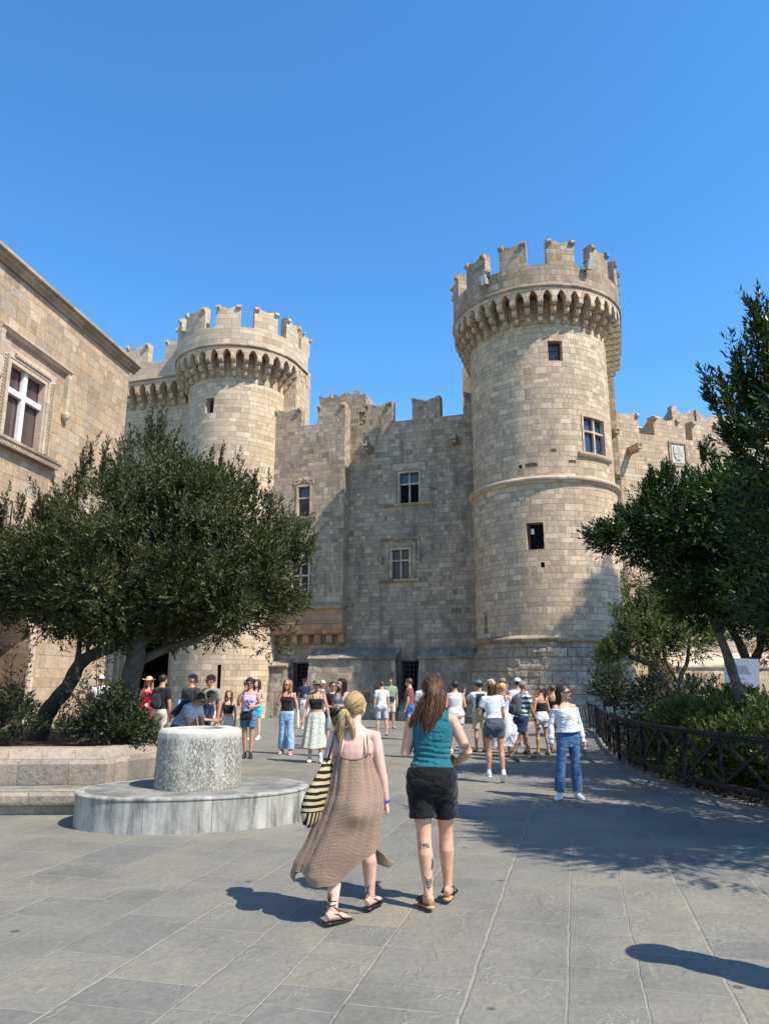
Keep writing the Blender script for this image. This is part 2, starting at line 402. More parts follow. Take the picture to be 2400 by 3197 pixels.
def arch_band(mp, parent, mat, s_list, hw, z_spr, z_apex, z_top, r1, r0):
    """band carried by the corbels with one pointed arch between each pair"""
    mb = MB(); arcs = list(zip(s_list, s_list[1:]))
    def zlo(s):
        for a, b in arcs:
            if a <= s <= b:
                c = (a + b) / 2; half = (b - a) / 2 - hw; x = abs(s - c)
                if x >= half: return z_spr
                t = 1 - x / half
                return z_spr + (z_apex - z_spr) * (1 - (1 - t) ** 1.9) 
        return z_spr
    for a, b in arcs:
        half = (b - a) / 2 - hw; c = (a + b) / 2
        ss = [a, a + hw * .999] + [c + half * k / 5 for k in range(-5, 6)] + [b - hw * .999, b]
        ss = sorted(set(round(x, 4) for x in ss))
        for p, q in zip(ss, ss[1:]):
            for (fr, fs_) in ((r1, 1), (r0, -1)):
                v = [mp(p, fr, zlo(p)), mp(q, fr, zlo(q)), mp(q, fr, z_top), mp(p, fr, z_top)]; u = [(p, zlo(p)), (q, zlo(q)), (q, z_top), (p, z_top)]
                if fs_ < 0: v.reverse(); u.reverse()
                mb.quad(*v, u)
            mb.quad(mp(p, r0, zlo(p)), mp(q, r0, zlo(q)), mp(q, r1, zlo(q)), mp(p, r1, zlo(p)))
    return mb.build('arch_band', mat, parent)

def cross_window(mp, parent, s0, s1, z0, z1, r, fr=.07, split=.58, mull=.09, mat=None, pane=None, openlow=False, dep=.22, wood=None, single=False, label=None):
    """stone frame with mullion and transom, panes behind; window > frame, mullion, pane"""
    mat = mat or M_trim; pane = pane or M_glass
    mb = MB()
    for a, b, c, d in ((s0 - fr, s0 + .01, z0 - .0, z1 + fr), (s1 - .01, s1 + fr, z0, z1 + fr), (s0 + .01, s1 - .01, z1 - .01, z1 + fr)):
        slab(mb, mp, frange(a, b, .3), c, d, r + .035, r - dep)
    f = mb.build('window', mat, parent)
    if label: f['label'] = label
    mm = MB(); zt = z0 + (z1 - z0) * split; c = (s0 + s1) / 2
    if not single: slab(mm, mp, [c - mull / 2, c, c + mull / 2], z0, z1, r - .06, r - .17)
    slab(mm, mp, frange(s0, s1, .3), zt - mull / 2, zt + mull / 2, r - .057, r - .173)
    mm.build('mullion', mat, f)
    def pn(a, b, cc, d, m, rr=.0):
        q = MB(); slab(q, mp, frange(a, b, .3), cc, d, r - .2 - rr, r - .215 - rr); q.build('pane', m, f)
    wm = MB(); wmat = wood or M_wood
    cells = [(s0, s1)] if single else [(s0, c - mull / 2), (c + mull / 2, s1)]
    for (a, b) in cells:
        pn(a, b, zt + mull / 2, z1, pane)
        if openlow:
            pn(a, b, z0, zt - mull / 2, M_dark, .08)  # open lower half: near-black sheet stands in for the shaded room
        else: pn(a, b, z0, zt - mull / 2, pane)
        for (cc, d) in ((zt + mull / 2, z1),) + (() if openlow else ((z0, zt - mull / 2),)):
            for (p, q2, e, g) in ((a, a + .035, cc, d), (b - .035, b, cc, d), (a + .035, b - .035, cc, cc + .035), (a + .035, b - .035, d - .035, d)):
                slab(wm, mp, [p, q2], e, g, r - .175, r - .199)
    wm.build('sash', wmat, f)
    return f
def sill(mp, parent, s0, s1, z, r, mat=None, h=.13, out=.14, name='window_sill'):
    mb = MB(); sweep(mb, mp, frange(s0, s1, .25), [(r - .02, z - h - .05), (r + out * .35, z - h), (r + out * .75, z - h * .7), (r + out, z - h * .4), (r + out, z), (r - .02, z + .02)])
    return mb.build(name, mat or M_trimD, parent)
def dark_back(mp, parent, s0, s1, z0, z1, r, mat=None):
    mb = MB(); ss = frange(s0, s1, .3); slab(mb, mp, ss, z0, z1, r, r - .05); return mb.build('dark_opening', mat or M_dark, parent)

def tower(Cn, Rs, Rlow, Rp, Rbase, L, ncorb_pitch, mat, mtop, merl, low_openings, up_openings, z_str, label, group, knobmat=None, batter=True, flank=5.0):
    t = empty('round_tower', (Cn[0], Cn[1], 0), 0, label, 'tower', group)
    t.location = (0, 0, 0)
    k = Rs; q = math.pi * k / 2; mp = u_map(Cn, k)
    E = q + L; dsc = k * R_(4)
    # lower shaft
    if z_str:
        mb = MB(); panel(mb, mp, -E, E, 3.45, z_str, Rlow, low_openings, dsc); mb.build('lower_shaft', mat, t)
        mb = MB(); panel(mb, mp, -E, E, z_str, 19.0, Rs, up_openings, dsc); mb.build('upper_shaft', mat, t)
        mb = MB(); sweep(mb, mp, frange(-E, E, dsc / 2), [(Rlow - .02, z_str - .16), (Rlow + .05, z_str - .15), (Rlow + .10, z_str - .09), (Rlow + .17, z_str - .03), (Rlow + .19, z_str + .04), (Rlow + .16, z_str + .10), (Rlow + .08, z_str + .14), (Rs - .02, z_str + .2)])
        mb.build('string_course', M_trim, t)
    else:
        mb = MB(); panel(mb, mp, -E, E, 0, 19.0, Rs, list(low_openings) + list(up_openings), dsc); mb.build('shaft', mat, t)
    if batter:
        mb = MB(); Zs = [0, .5, 1, 1.5, 2, 2.5, 3.0, 3.4]
        rf = lambda z: Rlow - .02 + (Rbase - Rlow + .02) * (1 - z / 3.4) ** 1.25 + .0
        ss = frange(-E, E, k * R_(1.2))
        # the base course is lumpy: real relief, block by block
        def rr(s, z):
            row = math.floor(z / .47); h = noise.cell(Vector((math.floor(s / .85 + row * .43), row, 3.0)))
            return rf(z) + .06 * h + .07 * noise.noise(Vector((s * 2.3, z * 2.3, 1.0))) + .02 * noise.noise(Vector((s * 7, z * 7, 5.0)))
        Zf = frange(0, 3.4, .06)
        for a, b in zip(ss, ss[1:]):
            for c, d in zip(Zf, Zf[1:]):
                mb.quad(mp(a, rr(a, c), c), mp(b, rr(b, c), c), mp(b, rr(b, d), d), mp(a, rr(a, d), d), [(a * 1.1, c), (b * 1.1, c), (b * 1.1, d), (a * 1.1, d)])
        mb.build('battered_base', M_tbat, t)
        mb = MB(); sweep(mb, mp, frange(-E, E, dsc / 2), [(Rlow - .05, 3.26), (Rlow + .10, 3.27), (Rlow + .17, 3.33), (Rlow + .19, 3.40), (Rlow + .16, 3.43), (Rlow - .02, 3.56)])
        mb.build('base_ledge', M_trimD, t)
    # machicolation: everything above is laid out on the same s
    n = int(round(q / (ncorb_pitch * k / Rp))); pitch = q / (n)   # whole number of bays per quarter
    side_p = ncorb_pitch
    S = [i * pitch for i in range(-n, n + 1)]
    m = int(L / side_p)
    S = [-q - side_p * i for i in range(m, 0, -1)] + S + [q + side_p * i for i in range(1, m + 1)]
    for s_ in S:
        on = abs(s_) <= q + 1e-6
        hw = .108 * (k / (Rs + .45)) if on else .108
        corbel(mp, t, mtop if False else mat, s_, hw, Rs, Rp - .02, 17.18, 18.12)
    arch_band(mp, t, mat, S, .092 * (k / Rp), 18.08, 18.44, 18.60, Rp - .02, Rp - .42)
    mb = MB(); sweep(mb, mp, frange(S[0], S[-1], dsc / 2), [(Rp - .42, 18.58), (Rp, 18.58), (Rp + .06, 18.64), (Rp + .06, 18.69), (Rp + .02, 18.74), (Rp - .42, 18.74)])
    mb.build('parapet_moulding', M_trimD, t)
    mb = MB(); slab(mb, mp, frange(S[0], S[-1], dsc), 18.74, 19.68, Rp, Rp - .42); mb.build('parapet', mtop, t)
    mb = MB(); slab(mb, mp, frange(S[0], S[-1], dsc), 18.9, 19.0, Rp - .42, Rs - .5); mb.build('wall_walk', mat, t)
    for (ang, wdeg) in merl:
        merlon(mp, t, mtop, k * R_(ang), k * R_(wdeg), 19.68, 20.93, Rp, Rp - .42, .22)
    i = 0
    s_ = k * R_(merl[-1][0] + 31)
    while s_ < S[-1] - .3:
        if s_ > q * .98:
            merlon(mp, t, mtop, s_, 1.15, 19.68, 20.93, Rp, Rp - .42, .22)
            merlon(mp, t, mtop, -s_, 1.15, 19.68, 20.93, Rp, Rp - .42, .22)
        s_ += 1.95
    return t, mp, k

# ---- right-hand tower
CR = (7.38, 33.3); KR = 3.2
def dg(a): return KR * R_(a)
o_up = [(dg(13.9), dg(25.4), 15.43, 16.38, .45), (dg(39.5), dg(63.5), 11.33, 12.95, .4), (dg(-67.5), dg(-64.5), 10.7, 11.75, .5), (dg(-13), dg(-10.6), 10.62, 10.78, .2), (dg(-8), dg(1.5), 10.63, 10.80, .08), (dg(25), dg(31), 10.75, 10.9, .1), (dg(12), dg(16), 11.22, 11.38, .1)]
o_lo = [(dg(-9), dg(3.6), 7.05, 8.19, .5), (dg(.5), dg(3.2), 6.28, 6.5, .15), (dg(-53.5), dg(-48), 3.7, 4.62, .4)]
tr, mpR, _ = tower(CR, 3.2, 3.27, 3.97, 3.95, 5.2, .655, M_tow, M_top, [(-95, 18), (-66, 18), (-36, 18), (-7.5, 18), (23.5, 18.5), (54, 18), (83, 18)], o_lo, o_up, 10.02,
      'large round stone tower on the right with a carved string course and battered base', 'round towers of the palace gate front')
# window pieces of the right tower
f = MB(); a, b = dg(13.9), dg(25.4)
for (p, q, c, d) in ((a, a + .04, 15.43, 16.38), (b - .04, b, 15.43, 16.38), (a, b, 15.43, 15.47), (a, b, 16.34, 16.38), ((a + b) / 2 - .02, (a + b) / 2 + .02, 15.47, 16.34), (a, b, 15.7, 15.73), (a, b, 16.0, 16.03)):
    slab(f, mpR, frange(p, q, .2), c, d, 2.93, 2.89)
wf = f.build('window', M_wood, tr); g = MB(); slab(g, mpR, frange(a, b, .2), 15.43, 16.38, 2.885, 2.87); g.build('pane', M_glass, wf)
cross_window(mpR, tr, dg(39.5), dg(63.5), 11.33, 12.95, 3.2, .08, .6, .09)
mb = MB(); sweep(mb, mpR, frange(dg(34), dg(70), .1), [(3.18, 11.03), (3.25, 11.05), (3.33, 11.12), (3.36, 11.2), (3.36, 11.25), (3.18, 11.33)]); mb.build('window_sill', M_trim, tr)
dark_back(mpR, tr, dg(-9), dg(3.6), 7.05, 8.19, 2.78)
f = MB(); slab(f, mpR, [dg(-8.9), dg(-7)], 7.06, 8.18, 3.08, 3.02); f.build('shutter', M_wood, tr)
f = MB(); slab(f, mpR, [dg(-6.6), dg(-4)], 7.75, 7.98, 3.0, 2.9); f.build('junction_box', M_marble, tr)
dark_back(mpR, tr, dg(-67.5), dg(-64.5), 10.7, 11.75, 2.72); dark_back(mpR, tr, dg(.5), dg(3.2), 6.28, 6.5, 3.12); dark_back(mpR, tr, dg(-53.5), dg(-48), 3.7, 4.62, 2.88, M_wood)
dark_back(mpR, tr, dg(-13), dg(-10.6), 10.62, 10.78, 3.01)
for (p, q, c, d) in ((-8, 1.5, 10.63, 10.80), (25, 31, 10.75, 10.9), (12, 16, 11.22, 11.38)): dark_back(mpR, tr, dg(p), dg(q), c, d, 3.115, M_trimD)
# ---- left-hand tower
CL = (-8.08, 38.67); KL = 2.7
def dl(a): return KL * R_(a)
tl, mpL, _ = tower(CL, 2.7, 2.7, 3.48, 2.7, 1.4, .70, M_tow2, M_topL, [(-82, 22), (-49, 22), (-16.5, 24), (16.7, 21.6), (50, 22), (81, 20)],
      [(dl(68), dl(76), 10.6, 11.2, .4), (dl(20), dl(24), .7, 2.5, .4)], [(dl(-9.3), dl(1.2), 15.27, 16.1, .5)], None,
      'smaller round stone tower on the left beside the arched gate', 'round towers of the palace gate front', batter=False, flank=.95)
f = MB(); a, b = dl(-9.3), dl(1.2)
for (p, q, c, d) in ((a, a + .04, 15.27, 16.1), (b - .04, b, 15.27, 16.1), ((a + b) / 2 - .02, (a + b) / 2 + .02, 15.27, 16.1), (a, b, 15.55, 15.58), (a, b, 15.83, 15.86)):
    slab(f, mpL, frange(p, q, .2), c, d, 2.36, 2.32)
wf = f.build('window', M_wood, tl); g = MB(); slab(g, mpL, frange(a, b, .2), 15.27, 16.1, 2.315, 2.3); g.build('pane', M_glass, wf)
dark_back(mpL, tl, dl(68), dl(76), 10.6, 11.2, 2.32); dark_back(mpL, tl, dl(20), dl(24), .7, 2.5, 2.32)
# floodlights clamped to the right parapet
for ang, zz, lab in ((-25.5, 19.45, 'left of the two box floodlights on the right tower parapet'), (40.5, 19.75, 'right of the two box floodlights on the right tower parapet')):
    p = mpR(dg(ang), 4.0, zz); rz = math.atan2((p - Vector((CR[0], CR[1], zz))).y, (p - Vector((CR[0], CR[1], zz))).x)
    e = empty('floodlight', p, rz, lab, 'floodlight', 'floodlights on the right tower')
    mb = MB(); mb.box(.14, .36, -.13, .13, -.2, .22, Matrix.Rotation(R_(18), 4, 'Y')); mb.build('housing', M_lamp, e)
    mb = MB(); mb.bar((0, -.15, .1), (.26, -.15, .08), .03); mb.bar((0, .15, .1), (.26, .15, .08), .03); mb.bar((.0, -.165, .1), (0, .165, .1), .03); mb.bar((.0, 0, .1), (0, 0, -.3), .03); mb.build('bracket', M_iron, e)

# ---- curtain wall between the towers
D0 = 36.3
mW = flat_map((0, D0, 0), DV, NV)
cw = empty('curtain_wall', (0, 0, 0), 0, 'crenellated stone wall with mullioned windows between the two round towers', 'wall')
mb = MB()
ops = [(.72, 1.88, 10.40, 12.08, .4), (.30, 1.36, 6.62, 8.16, .4), (.85, 1.90, .95, 2.66, .5), (-4.75, -3.55, 1.0, 2.6, .5)]
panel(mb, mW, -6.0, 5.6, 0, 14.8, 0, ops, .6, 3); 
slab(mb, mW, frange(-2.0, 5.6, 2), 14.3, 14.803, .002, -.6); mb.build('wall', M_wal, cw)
cross_window(mW, cw, .80, 1.80, 10.42, 12.0, 0, .08, .63, .08, openlow=True)
cross_window(mW, cw, .38, 1.28, 6.66, 8.08, 0, .08, .62, .08, M_trim)
sill(mW, cw, .0, 2.5, 10.40, 0); sill(mW, cw, -.24, 1.84, 6.60, 0, h=.14, out=.18)
def hood(mp, parent, s0, s1, zt, zb, r, mat=None, w=.14, out=.12, knob=True, ogee=False):
    mb = MB(); pr = lambda z: [(r - .02, z - w), (r + out * .5, z - w * .9), (r + out, z - w * .35), (r + out, z), (r - .02, z + .03)]
    sweep(mb, mp, frange(s0 - w, s1 + w, .3), pr(zt))
    for a, b in ((s0 - w, s0), (s1, s1 + w)):
        slab(mb, mp, [a, b], zb, zt - w + .005, r + out * .8, r - .02)
    h = mb.build('hood_mould', mat or M_trimD, parent)
    if knob:
        for c in (s0 - w / 2, s1 + w / 2):
            k = MB(); k.tube([mp(c, r + out * .5, zb + .02), mp(c, r + out * .6, zb - .05), mp(c, r + out * .5, zb - .16), mp(c, r + out * .3, zb - .28)], [.12, .14, .1, .04], n=10); k.build('hood_stop', mat or M_trimD, h, True)
    return h
hood(mW, cw, -.12, 1.72, 8.66, 7.75, 0, w=.12)
# inner moulded frames, ogee lintel blocks
mb = MB(); slab(mb, mW, [.05, .215], 6.62, 8.4, .05, -.01); slab(mb, mW, [1.445, 1.61], 6.62, 8.4, .05, -.01); slab(mb, mW, frange(.215, 1.445, .5), 8.24, 8.4, .052, -.01); mb.build('carved_surround', M_trimD, cw)
mb = MB(); slab(mb, mW, frange(.45, 2.15, .4), 12.16, 12.5, .03, -.01); mb.build('lintel', M_trim, cw)
def ogee(mp, parent, c, hw, z, r, rise=.28, th=.07, mat=None):
    mb = MB(); N = 16; up = []
    for i in range(N + 1):
        x = -1 + 2 * i / N; a = 1 - abs(x); y = rise * (a ** 2.2 * .75 + .25 * a) if a > 0 else 0; up.append((c + x * hw, z + y))
    f = lambda s: np.interp(s, [p[0] for p in up], [p[1] for p in up])
    ss = [p[0] for p in up]; slab(mb, mp, ss, lambda s: f(s), lambda s: f(s) + th, r + .07, r - .01)
    return mb.build('ogee_moulding', mat or M_trim, parent)
ogee(mW, cw, 1.3, .62, 12.10, 0)
for c, n_ in ((2.22, 0), (-.32, 0)):
    merlon(mW, cw, M_wal, c, 1.47, 14.8, 15.98, 0, -.55, .22)
merlon(mW, cw, M_wal, 4.9, 1.4, 14.8, 15.98, 0, -.55, .22)
# gargoyle spouts
def spout(mp, parent, s, z, r, L=.8, w=.24, side=0.0):
    mb = MB(); 
    slab(mb, mp, [s - w / 2, s - w / 2 + .06], z - .02, z + .16, r + L, r - .1); slab(mb, mp, [s + w / 2 - .06, s + w / 2], z - .02, z + .16, r + L, r - .1)
    slab(mb, mp, [s - w / 2, s + w / 2], z - .12, z, r + L, r - .1); slab(mb, mp, [s - w / 2 + .03, s + w / 2 - .03], z - .24, z - .12, r + L * .7, r - .1)
    return mb.build('water_spout', M_trimD, parent)
spout(mW, cw, 3.72, 13.45, 0, .75, .3); spout(mW, cw, -.72, 13.4, 0, 1.1, .26)
# battered buttresses along the foot of the wall
def batter_block(s0, s1, zl=2.78, zt=3.28, top=.15, bot=1.2, led=.95, lean=.12):
    mb = MB()
    Zs = frange(0, zl - .06, .12); ss = frange(s0, s1, .15)
    def P(s, z, off=0):
        t = z / zl; k = lean * (1 - t); c = (s0 + s1) / 2; h = (s1 - s0) / 2
        r = led - .08 + (bot - led) * (1 - t) + .02 * noise.noise(Vector((s * 3, z * 3, s0)))
        return mW(c + (s - c) * (1 + k / h), r, z)
    for a, b in zip(ss, ss[1:]):
        for c, d in zip(Zs, Zs[1:]): mb.quad(P(a, c), P(b, c), P(b, d), P(a, d), [(a, c), (b, c), (b, d), (a, d)])
    for e in (s0, s1):
        for c, d in zip(Zs, Zs[1:]):
            k0 = lean * (1 - c / zl); k1 = lean * (1 - d / zl); sg = -1 if e == s0 else 1
            q = [P(e, c), mW(e + sg * k0, -.1, c), mW(e + sg * k1, -.1, d), P(e, d)]; u = [(0, c), (1, c), (1, d), (0, d)]
            if e == s0: q.reverse(); u.reverse()
            mb.quad(*q[::-1], u[::-1])
    o = mb.build('battered_buttress', M_bat, cw)
    m2 = MB(); sweep(m2, mW, frange(s0 - .05, s1 + .05, .4), [(-.1, zl - .06), (led - .02, zl - .06), (led + .05, zl), (led + .05, zl + .04), (-.02, zt), (-.1, zt)]); m2.build('sloped_coping', M_bat, o)
    return o
batter_block(-3.55, .80); batter_block(1.95, 5.2); batter_block(-7.2, -4.85, 2.45, 2.85, led=.7, bot=.95)
def grille(mp, parent, s0, s1, z0, z1, r, nx=5, nz=8, name='window_grille'):
    mb = MB()
    for i in range(nx + 1): x = s0 + (s1 - s0) * i / nx; mb.bar(mp(x, r, z0), mp(x, r, z1), .03)
    for i in range(nz + 1): z = z0 + (z1 - z0) * i / nz; mb.bar(mp(s0, r + .002, z), mp(s1, r + .002, z), .03)
    return mb.build(name, M_iron, parent)
grille(mW, cw, .90, 1.85, .95, 2.7, .12); grille(mW, cw, -4.7, -3.6, 1.0, 2.62, .12)
dark_back(mW, cw, .7, 1.9, 10.38, 12.1, -.33); dark_back(mW, cw, .28, 1.38, 6.6, 8.2, -.36)
dark_back(mW, cw, .85, 1.90, .95, 2.66, -.45); dark_back(mW, cw, -4.75, -3.55, 1.0, 2.6, -.45)
for a, b in ((.8, 1.95), (-4.85, -3.55)):
    mb = MB(); sweep(mb, mW, [a, b], [(-.1, 0), (1.0, 0), (.9, .35), (.02, .95), (-.1, .95)]); mb.build('sloped_sill', M_bat, cw)

# ---- projecting bay beside the left tower
mB = flat_map((-NV.x * .8, D0 - NV.y * .8, 0), DV, NV)
by = empty('projecting_bay', (0, 0, 0), 0, 'shallow stone bay on stepped corbels, between the left tower and the curtain wall', 'wall')
mb = MB(); BE = -1.88
panel(mb, mB, -6.2, BE, 5.35, 14.62, 0, [(-4.44, -3.69, 9.88, 11.6, .4), (-4.7, -3.65, 6.0, 7.5, .4)], .6, 3)
mb.quad(mB(BE, 0, 5.35), mB(BE, -.82, 5.35), mB(BE, -.82, 14.62), mB(BE, 0, 14.62), [(0, 5.35), (.8, 5.35), (.8, 14.62), (0, 14.62)])
slab(mb, mB, frange(-6.2, BE - .002, 2), 14.62, 14.8, 0, -1.2); mb.build('wall', M_wal, by)
cross_window(mB, by, -4.40, -3.73, 9.90, 11.5, 0, .09, .62, .08, pane=M_glass2, single=True)
sill(mB, by, -5.0, -3.35, 9.88, 0, h=.12, out=.12); hood(mB, by, -4.55, -3.6, 11.85, 11.62, 0, M_trim, .07, .06, False); ogee(mB, by, -4.07, .42, 11.62, 0, .3, .07)
cross_window(mB, by, -4.62, -3.72, 6.02, 7.42, 0, .08, .62, .08); hood(mB, by, -4.85, -3.45, 7.75, 6.9, 0, w=.1); sill(mB, by, -4.9, -3.5, 5.98, 0)
mb = MB(); sweep(mb, mB, frange(-6.2, BE, .5) , [(-.8, 5.18), (.0, 5.18), (.10, 5.22), (.16, 5.30), (.16, 5.36), (0, 5.44)]); mb.build('moulding', M_trimD, by)
M_redst = stone('ruddy_stone', [(.42, .28, .17), (.36, .25, .16), (.46, .33, .22)], .4, .6, .01, (.3, .22, .15), .6, 12.0, .4)
mb = MB(); sweep(mb, mB, frange(-6.2, BE - .06, .5), [(-.8, 3.95), (-.42, 3.97), (-.22, 4.05), (-.12, 4.25), (-.1, 4.48), (-.02, 4.5), (-.02, 4.56), (-.12, 4.58), (-.06, 5.18), (-.8, 5.18)]); mb.build('stepped_soffit', M_redst, by)
for i in range(7):
    s = BE - .22 - i * .62; m2 = MB(); sweep(m2, mB, [s - .13, s + .13], [(-.85, 3.5), (-.55, 3.52), (-.42, 3.6), (-.36, 3.75), (-.36, 3.96), (-.85, 3.96)]); m2.build('corbel', M_redst, by)
for c in (-2.65, -5.1):
    merlon(mB, by, M_wal, c, 1.52, 14.8, 15.88, 0, -.5, .22)
mb = MB(); slab(mb, mB, [BE - .45, BE], 14.8, 15.75, -.002, -.8); mb.build('corner_merlon', M_wal, by)

# ---- turret seen over the wall
mT = flat_map((-3.2, 43.5, 0), DV, NV)
tt = empty('bartizan_turret', (0, 0, 0), 0, 'small corbelled stone turret peeking above the merlons of the central wall', 'turret')
mb = MB(); slab(mb, mT, [-.9, 1.7], 14, 19.05, 0, -2.6); mb.build('wall', M_wal, tt)
for c in (-.55, .4, 1.3): merlon(mT, tt, M_wal, c, .8, 19.05, 19.35, 0, -.4, .25, False)
for i in range(3): merlon(flat_map(mT(1.7, 0, 0), NV, -DV), tt, M_wal, .4 + i * .85, .75, 19.05, 19.35, 0, -.4, .25, False)
mR_ = flat_map(mT(1.7, 0, 0), NV, -DV)
mb = MB(); slab(mb, mR_, [0, 2.4], 17.9, 19.05, .45, 0); mb.build('parapet', M_wal, tt)
for i in range(4): corbel(mR_, tt, M_tow, .3 + i * .6, .14, 0, .42, 17.2, 17.9)

# ---- high wall left of the left tower, with the gate
gw = empty('gate_wall', (0, 0, 0), 0, 'tall machicolated stone wall with a pointed gateway left of the left tower', 'wall')
mb = MB(); gs = -13.65; gh = 1.35
panel(mb, mW, -22.0, -10.2, 0, 18.7, 0, [(gs - 1.95, gs + 1.95, 0, 5.9, .02), (-12.9, -12.3, 12.9, 13.8, .4)], .8, 4); mb.build('wall', M_tow2, gw)
dark_back(mW, gw, -12.9, -12.3, 12.9, 13.8, -.38)
def arch_pts(c, hw, zs, rise, n=12):
    L = [(c - hw, 0)] + [(c - hw * math.cos(math.pi / 2 * i / n) ** 1.0, zs + rise * math.sin(math.pi / 2 * i / n) ** 1.15) for i in range(n + 1)]
    R2 = [(2 * c - x, z) for x, z in reversed(L[:-1])]
    return L + R2
def arch_ring(mp, parent, c, hw_o, hw_i, zs, ro, ri, r1, r0, mat, name='archivolt'):
    o = arch_pts(c, hw_o, zs, ro); i = arch_pts(c, hw_i, zs, ri); mb = MB()
    for (a, b, a2, b2) in zip(o, o[1:], i, i[1:]):
        mb.quad(mp(a[0], r1, a[1]), mp(a2[0], r1, a2[1]), mp(b2[0], r1, b2[1]), mp(b[0], r1, b[1]))
        mb.quad(mp(a2[0], r1, a2[1]), mp(a2[0], r0, a2[1]), mp(b2[0], r0, b2[1]), mp(b2[0], r1, b2[1]))
    return mb.build(name, mat, parent)
# spandrel plate filling the square opening around the arch
mb = MB(); A = arch_pts(gs, 1.9, 3.1, 2.5)
for (a, b) in zip(A[1:], A[2:-1]):
    mb.quad(mW(a[0], -.01, a[1]), mW(b[0], -.01, b[1]), mW(b[0], -.01, 5.92), mW(a[0], -.01, 5.92), [(a[0], a[1]), (b[0], b[1]), (b[0], 5.92), (a[0], 5.92)])
for sg in (-1, 1): mb.quad(mW(gs + sg * 1.95, -.01, 0), mW(gs + sg * 1.9, -.01, 0), mW(gs + sg * 1.9, -.01, 5.92), mW(gs + sg * 1.95, -.01, 5.92))
mb.build('spandrel', M_tow2, gw)
for k in range(5):
    a, b = 1.9 - .17 * k, 1.9 - .17 * (k + 1)
    arch_ring(mW, gw, gs, a, b, 3.1, 2.5 - .17 * k, 2.5 - .17 * (k + 1), -.01 - .26 * k, -.01 - .26 * (k + 1), M_gate)
    # roll moulding on each order
    pts = [mW(x, -.03 - .26 * k, z) for x, z in arch_pts(gs, b + .02, 3.1, 2.5 - .17 * (k + 1))]; m2 = MB(); m2.tube(pts, .05, n=8); m2.build('roll_moulding', M_gate, gw, True)
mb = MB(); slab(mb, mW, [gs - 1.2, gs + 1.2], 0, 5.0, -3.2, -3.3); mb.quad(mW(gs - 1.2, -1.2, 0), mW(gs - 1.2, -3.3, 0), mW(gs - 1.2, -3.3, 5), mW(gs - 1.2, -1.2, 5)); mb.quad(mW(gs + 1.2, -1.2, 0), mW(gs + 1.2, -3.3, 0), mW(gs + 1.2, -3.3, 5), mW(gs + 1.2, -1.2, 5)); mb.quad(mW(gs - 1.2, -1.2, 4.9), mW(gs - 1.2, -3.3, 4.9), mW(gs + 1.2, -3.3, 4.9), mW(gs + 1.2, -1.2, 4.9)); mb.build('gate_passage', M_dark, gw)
mG = mW; SG = [-21 + .70 * i for i in range(0, 15)]
for s in SG: corbel(mG, gw, M_tow2, s, .125, 0, .76, 17.18, 18.12)
arch_band(mG, gw, M_tow2, SG, .115, 18.10, 18.42, 18.60, .76, .36)
mb = MB(); sweep(mb, mG, frange(SG[0], SG[-1], 1), [(.36, 18.58), (.78, 18.58), (.84, 18.64), (.84, 18.69), (.80, 18.74), (.36, 18.74)]); mb.build('parapet_moulding', M_trimD, gw)
mb = MB(); slab(mb, mG, frange(SG[0], SG[-1], 1), 18.74, 19.74, .78, .36); mb.build('parapet', M_topL, gw)
for c in (-12.2, -14.85, -17.3, -19.7): merlon(mG, gw, M_topL, c, 1.5, 19.74, 20.98, .78, .36, .22)
# camera-shy black floodlight on the wall walk
e = empty('roof_floodlight', mG(-16.6, .6, 20.0), 0, 'black floodlight on the parapet behind the corner of the left building', 'floodlight')
mb = MB(); mb.box(-.5, .35, -.25, .25, .25, .75, Matrix.Rotation(R_(14), 4, 'Y')); mb.build('housing', M_iron, e); mb = MB(); mb.bar((0, 0, -.26), (0, 0, .3), .08); mb.build('bracket', M_iron, e)

# ---- keep blocks behind each tower
def keep(s0, s1, z1, depth, r, label, mat, mt, ml, front=()):
    k = empty('keep_block', (0, 0, 0), 0, label, 'building')
    mb = MB(); slab(mb, mW, [s0, s1], 0, z1, r, r - depth); mb.build('wall', mat, k)
    mS = flat_map(mW(s1, r, 0), NV, -DV); mS2 = flat_map(mW(s0, r, 0), NV, DV)
    for c in ml: merlon(mS, k, mt, c, 1.3, z1, z1 + 1.2, 0, -.4, .22)
    for c in ml: merlon(mS2, k, mt, c, 1.3, z1, z1 + 1.2, 0, -.4, .22)
    for c in front: merlon(mW, k, mt, c, 1.4, z1, z1 + 1.25, r, r - .4, .22)
    return k, mS, mS2
kb1, _, ks1 = keep(3.25, 11.5, 19.4, 5, -4.6, 'tall stone block rising behind the right tower', M_walR, M_top, (), (4.1,))
kb2, ks2, _ = keep(-10.0, -5.0, 18.9, .9, -.9, 'plain stone block rising behind the left tower', M_tow2, M_topL, (), ())
mb = MB(); slab(mb, mW, [-5.76, -5.0], 14.6, 18.9, .1, -.9); mb.build('buttress', M_tow2, kb2)

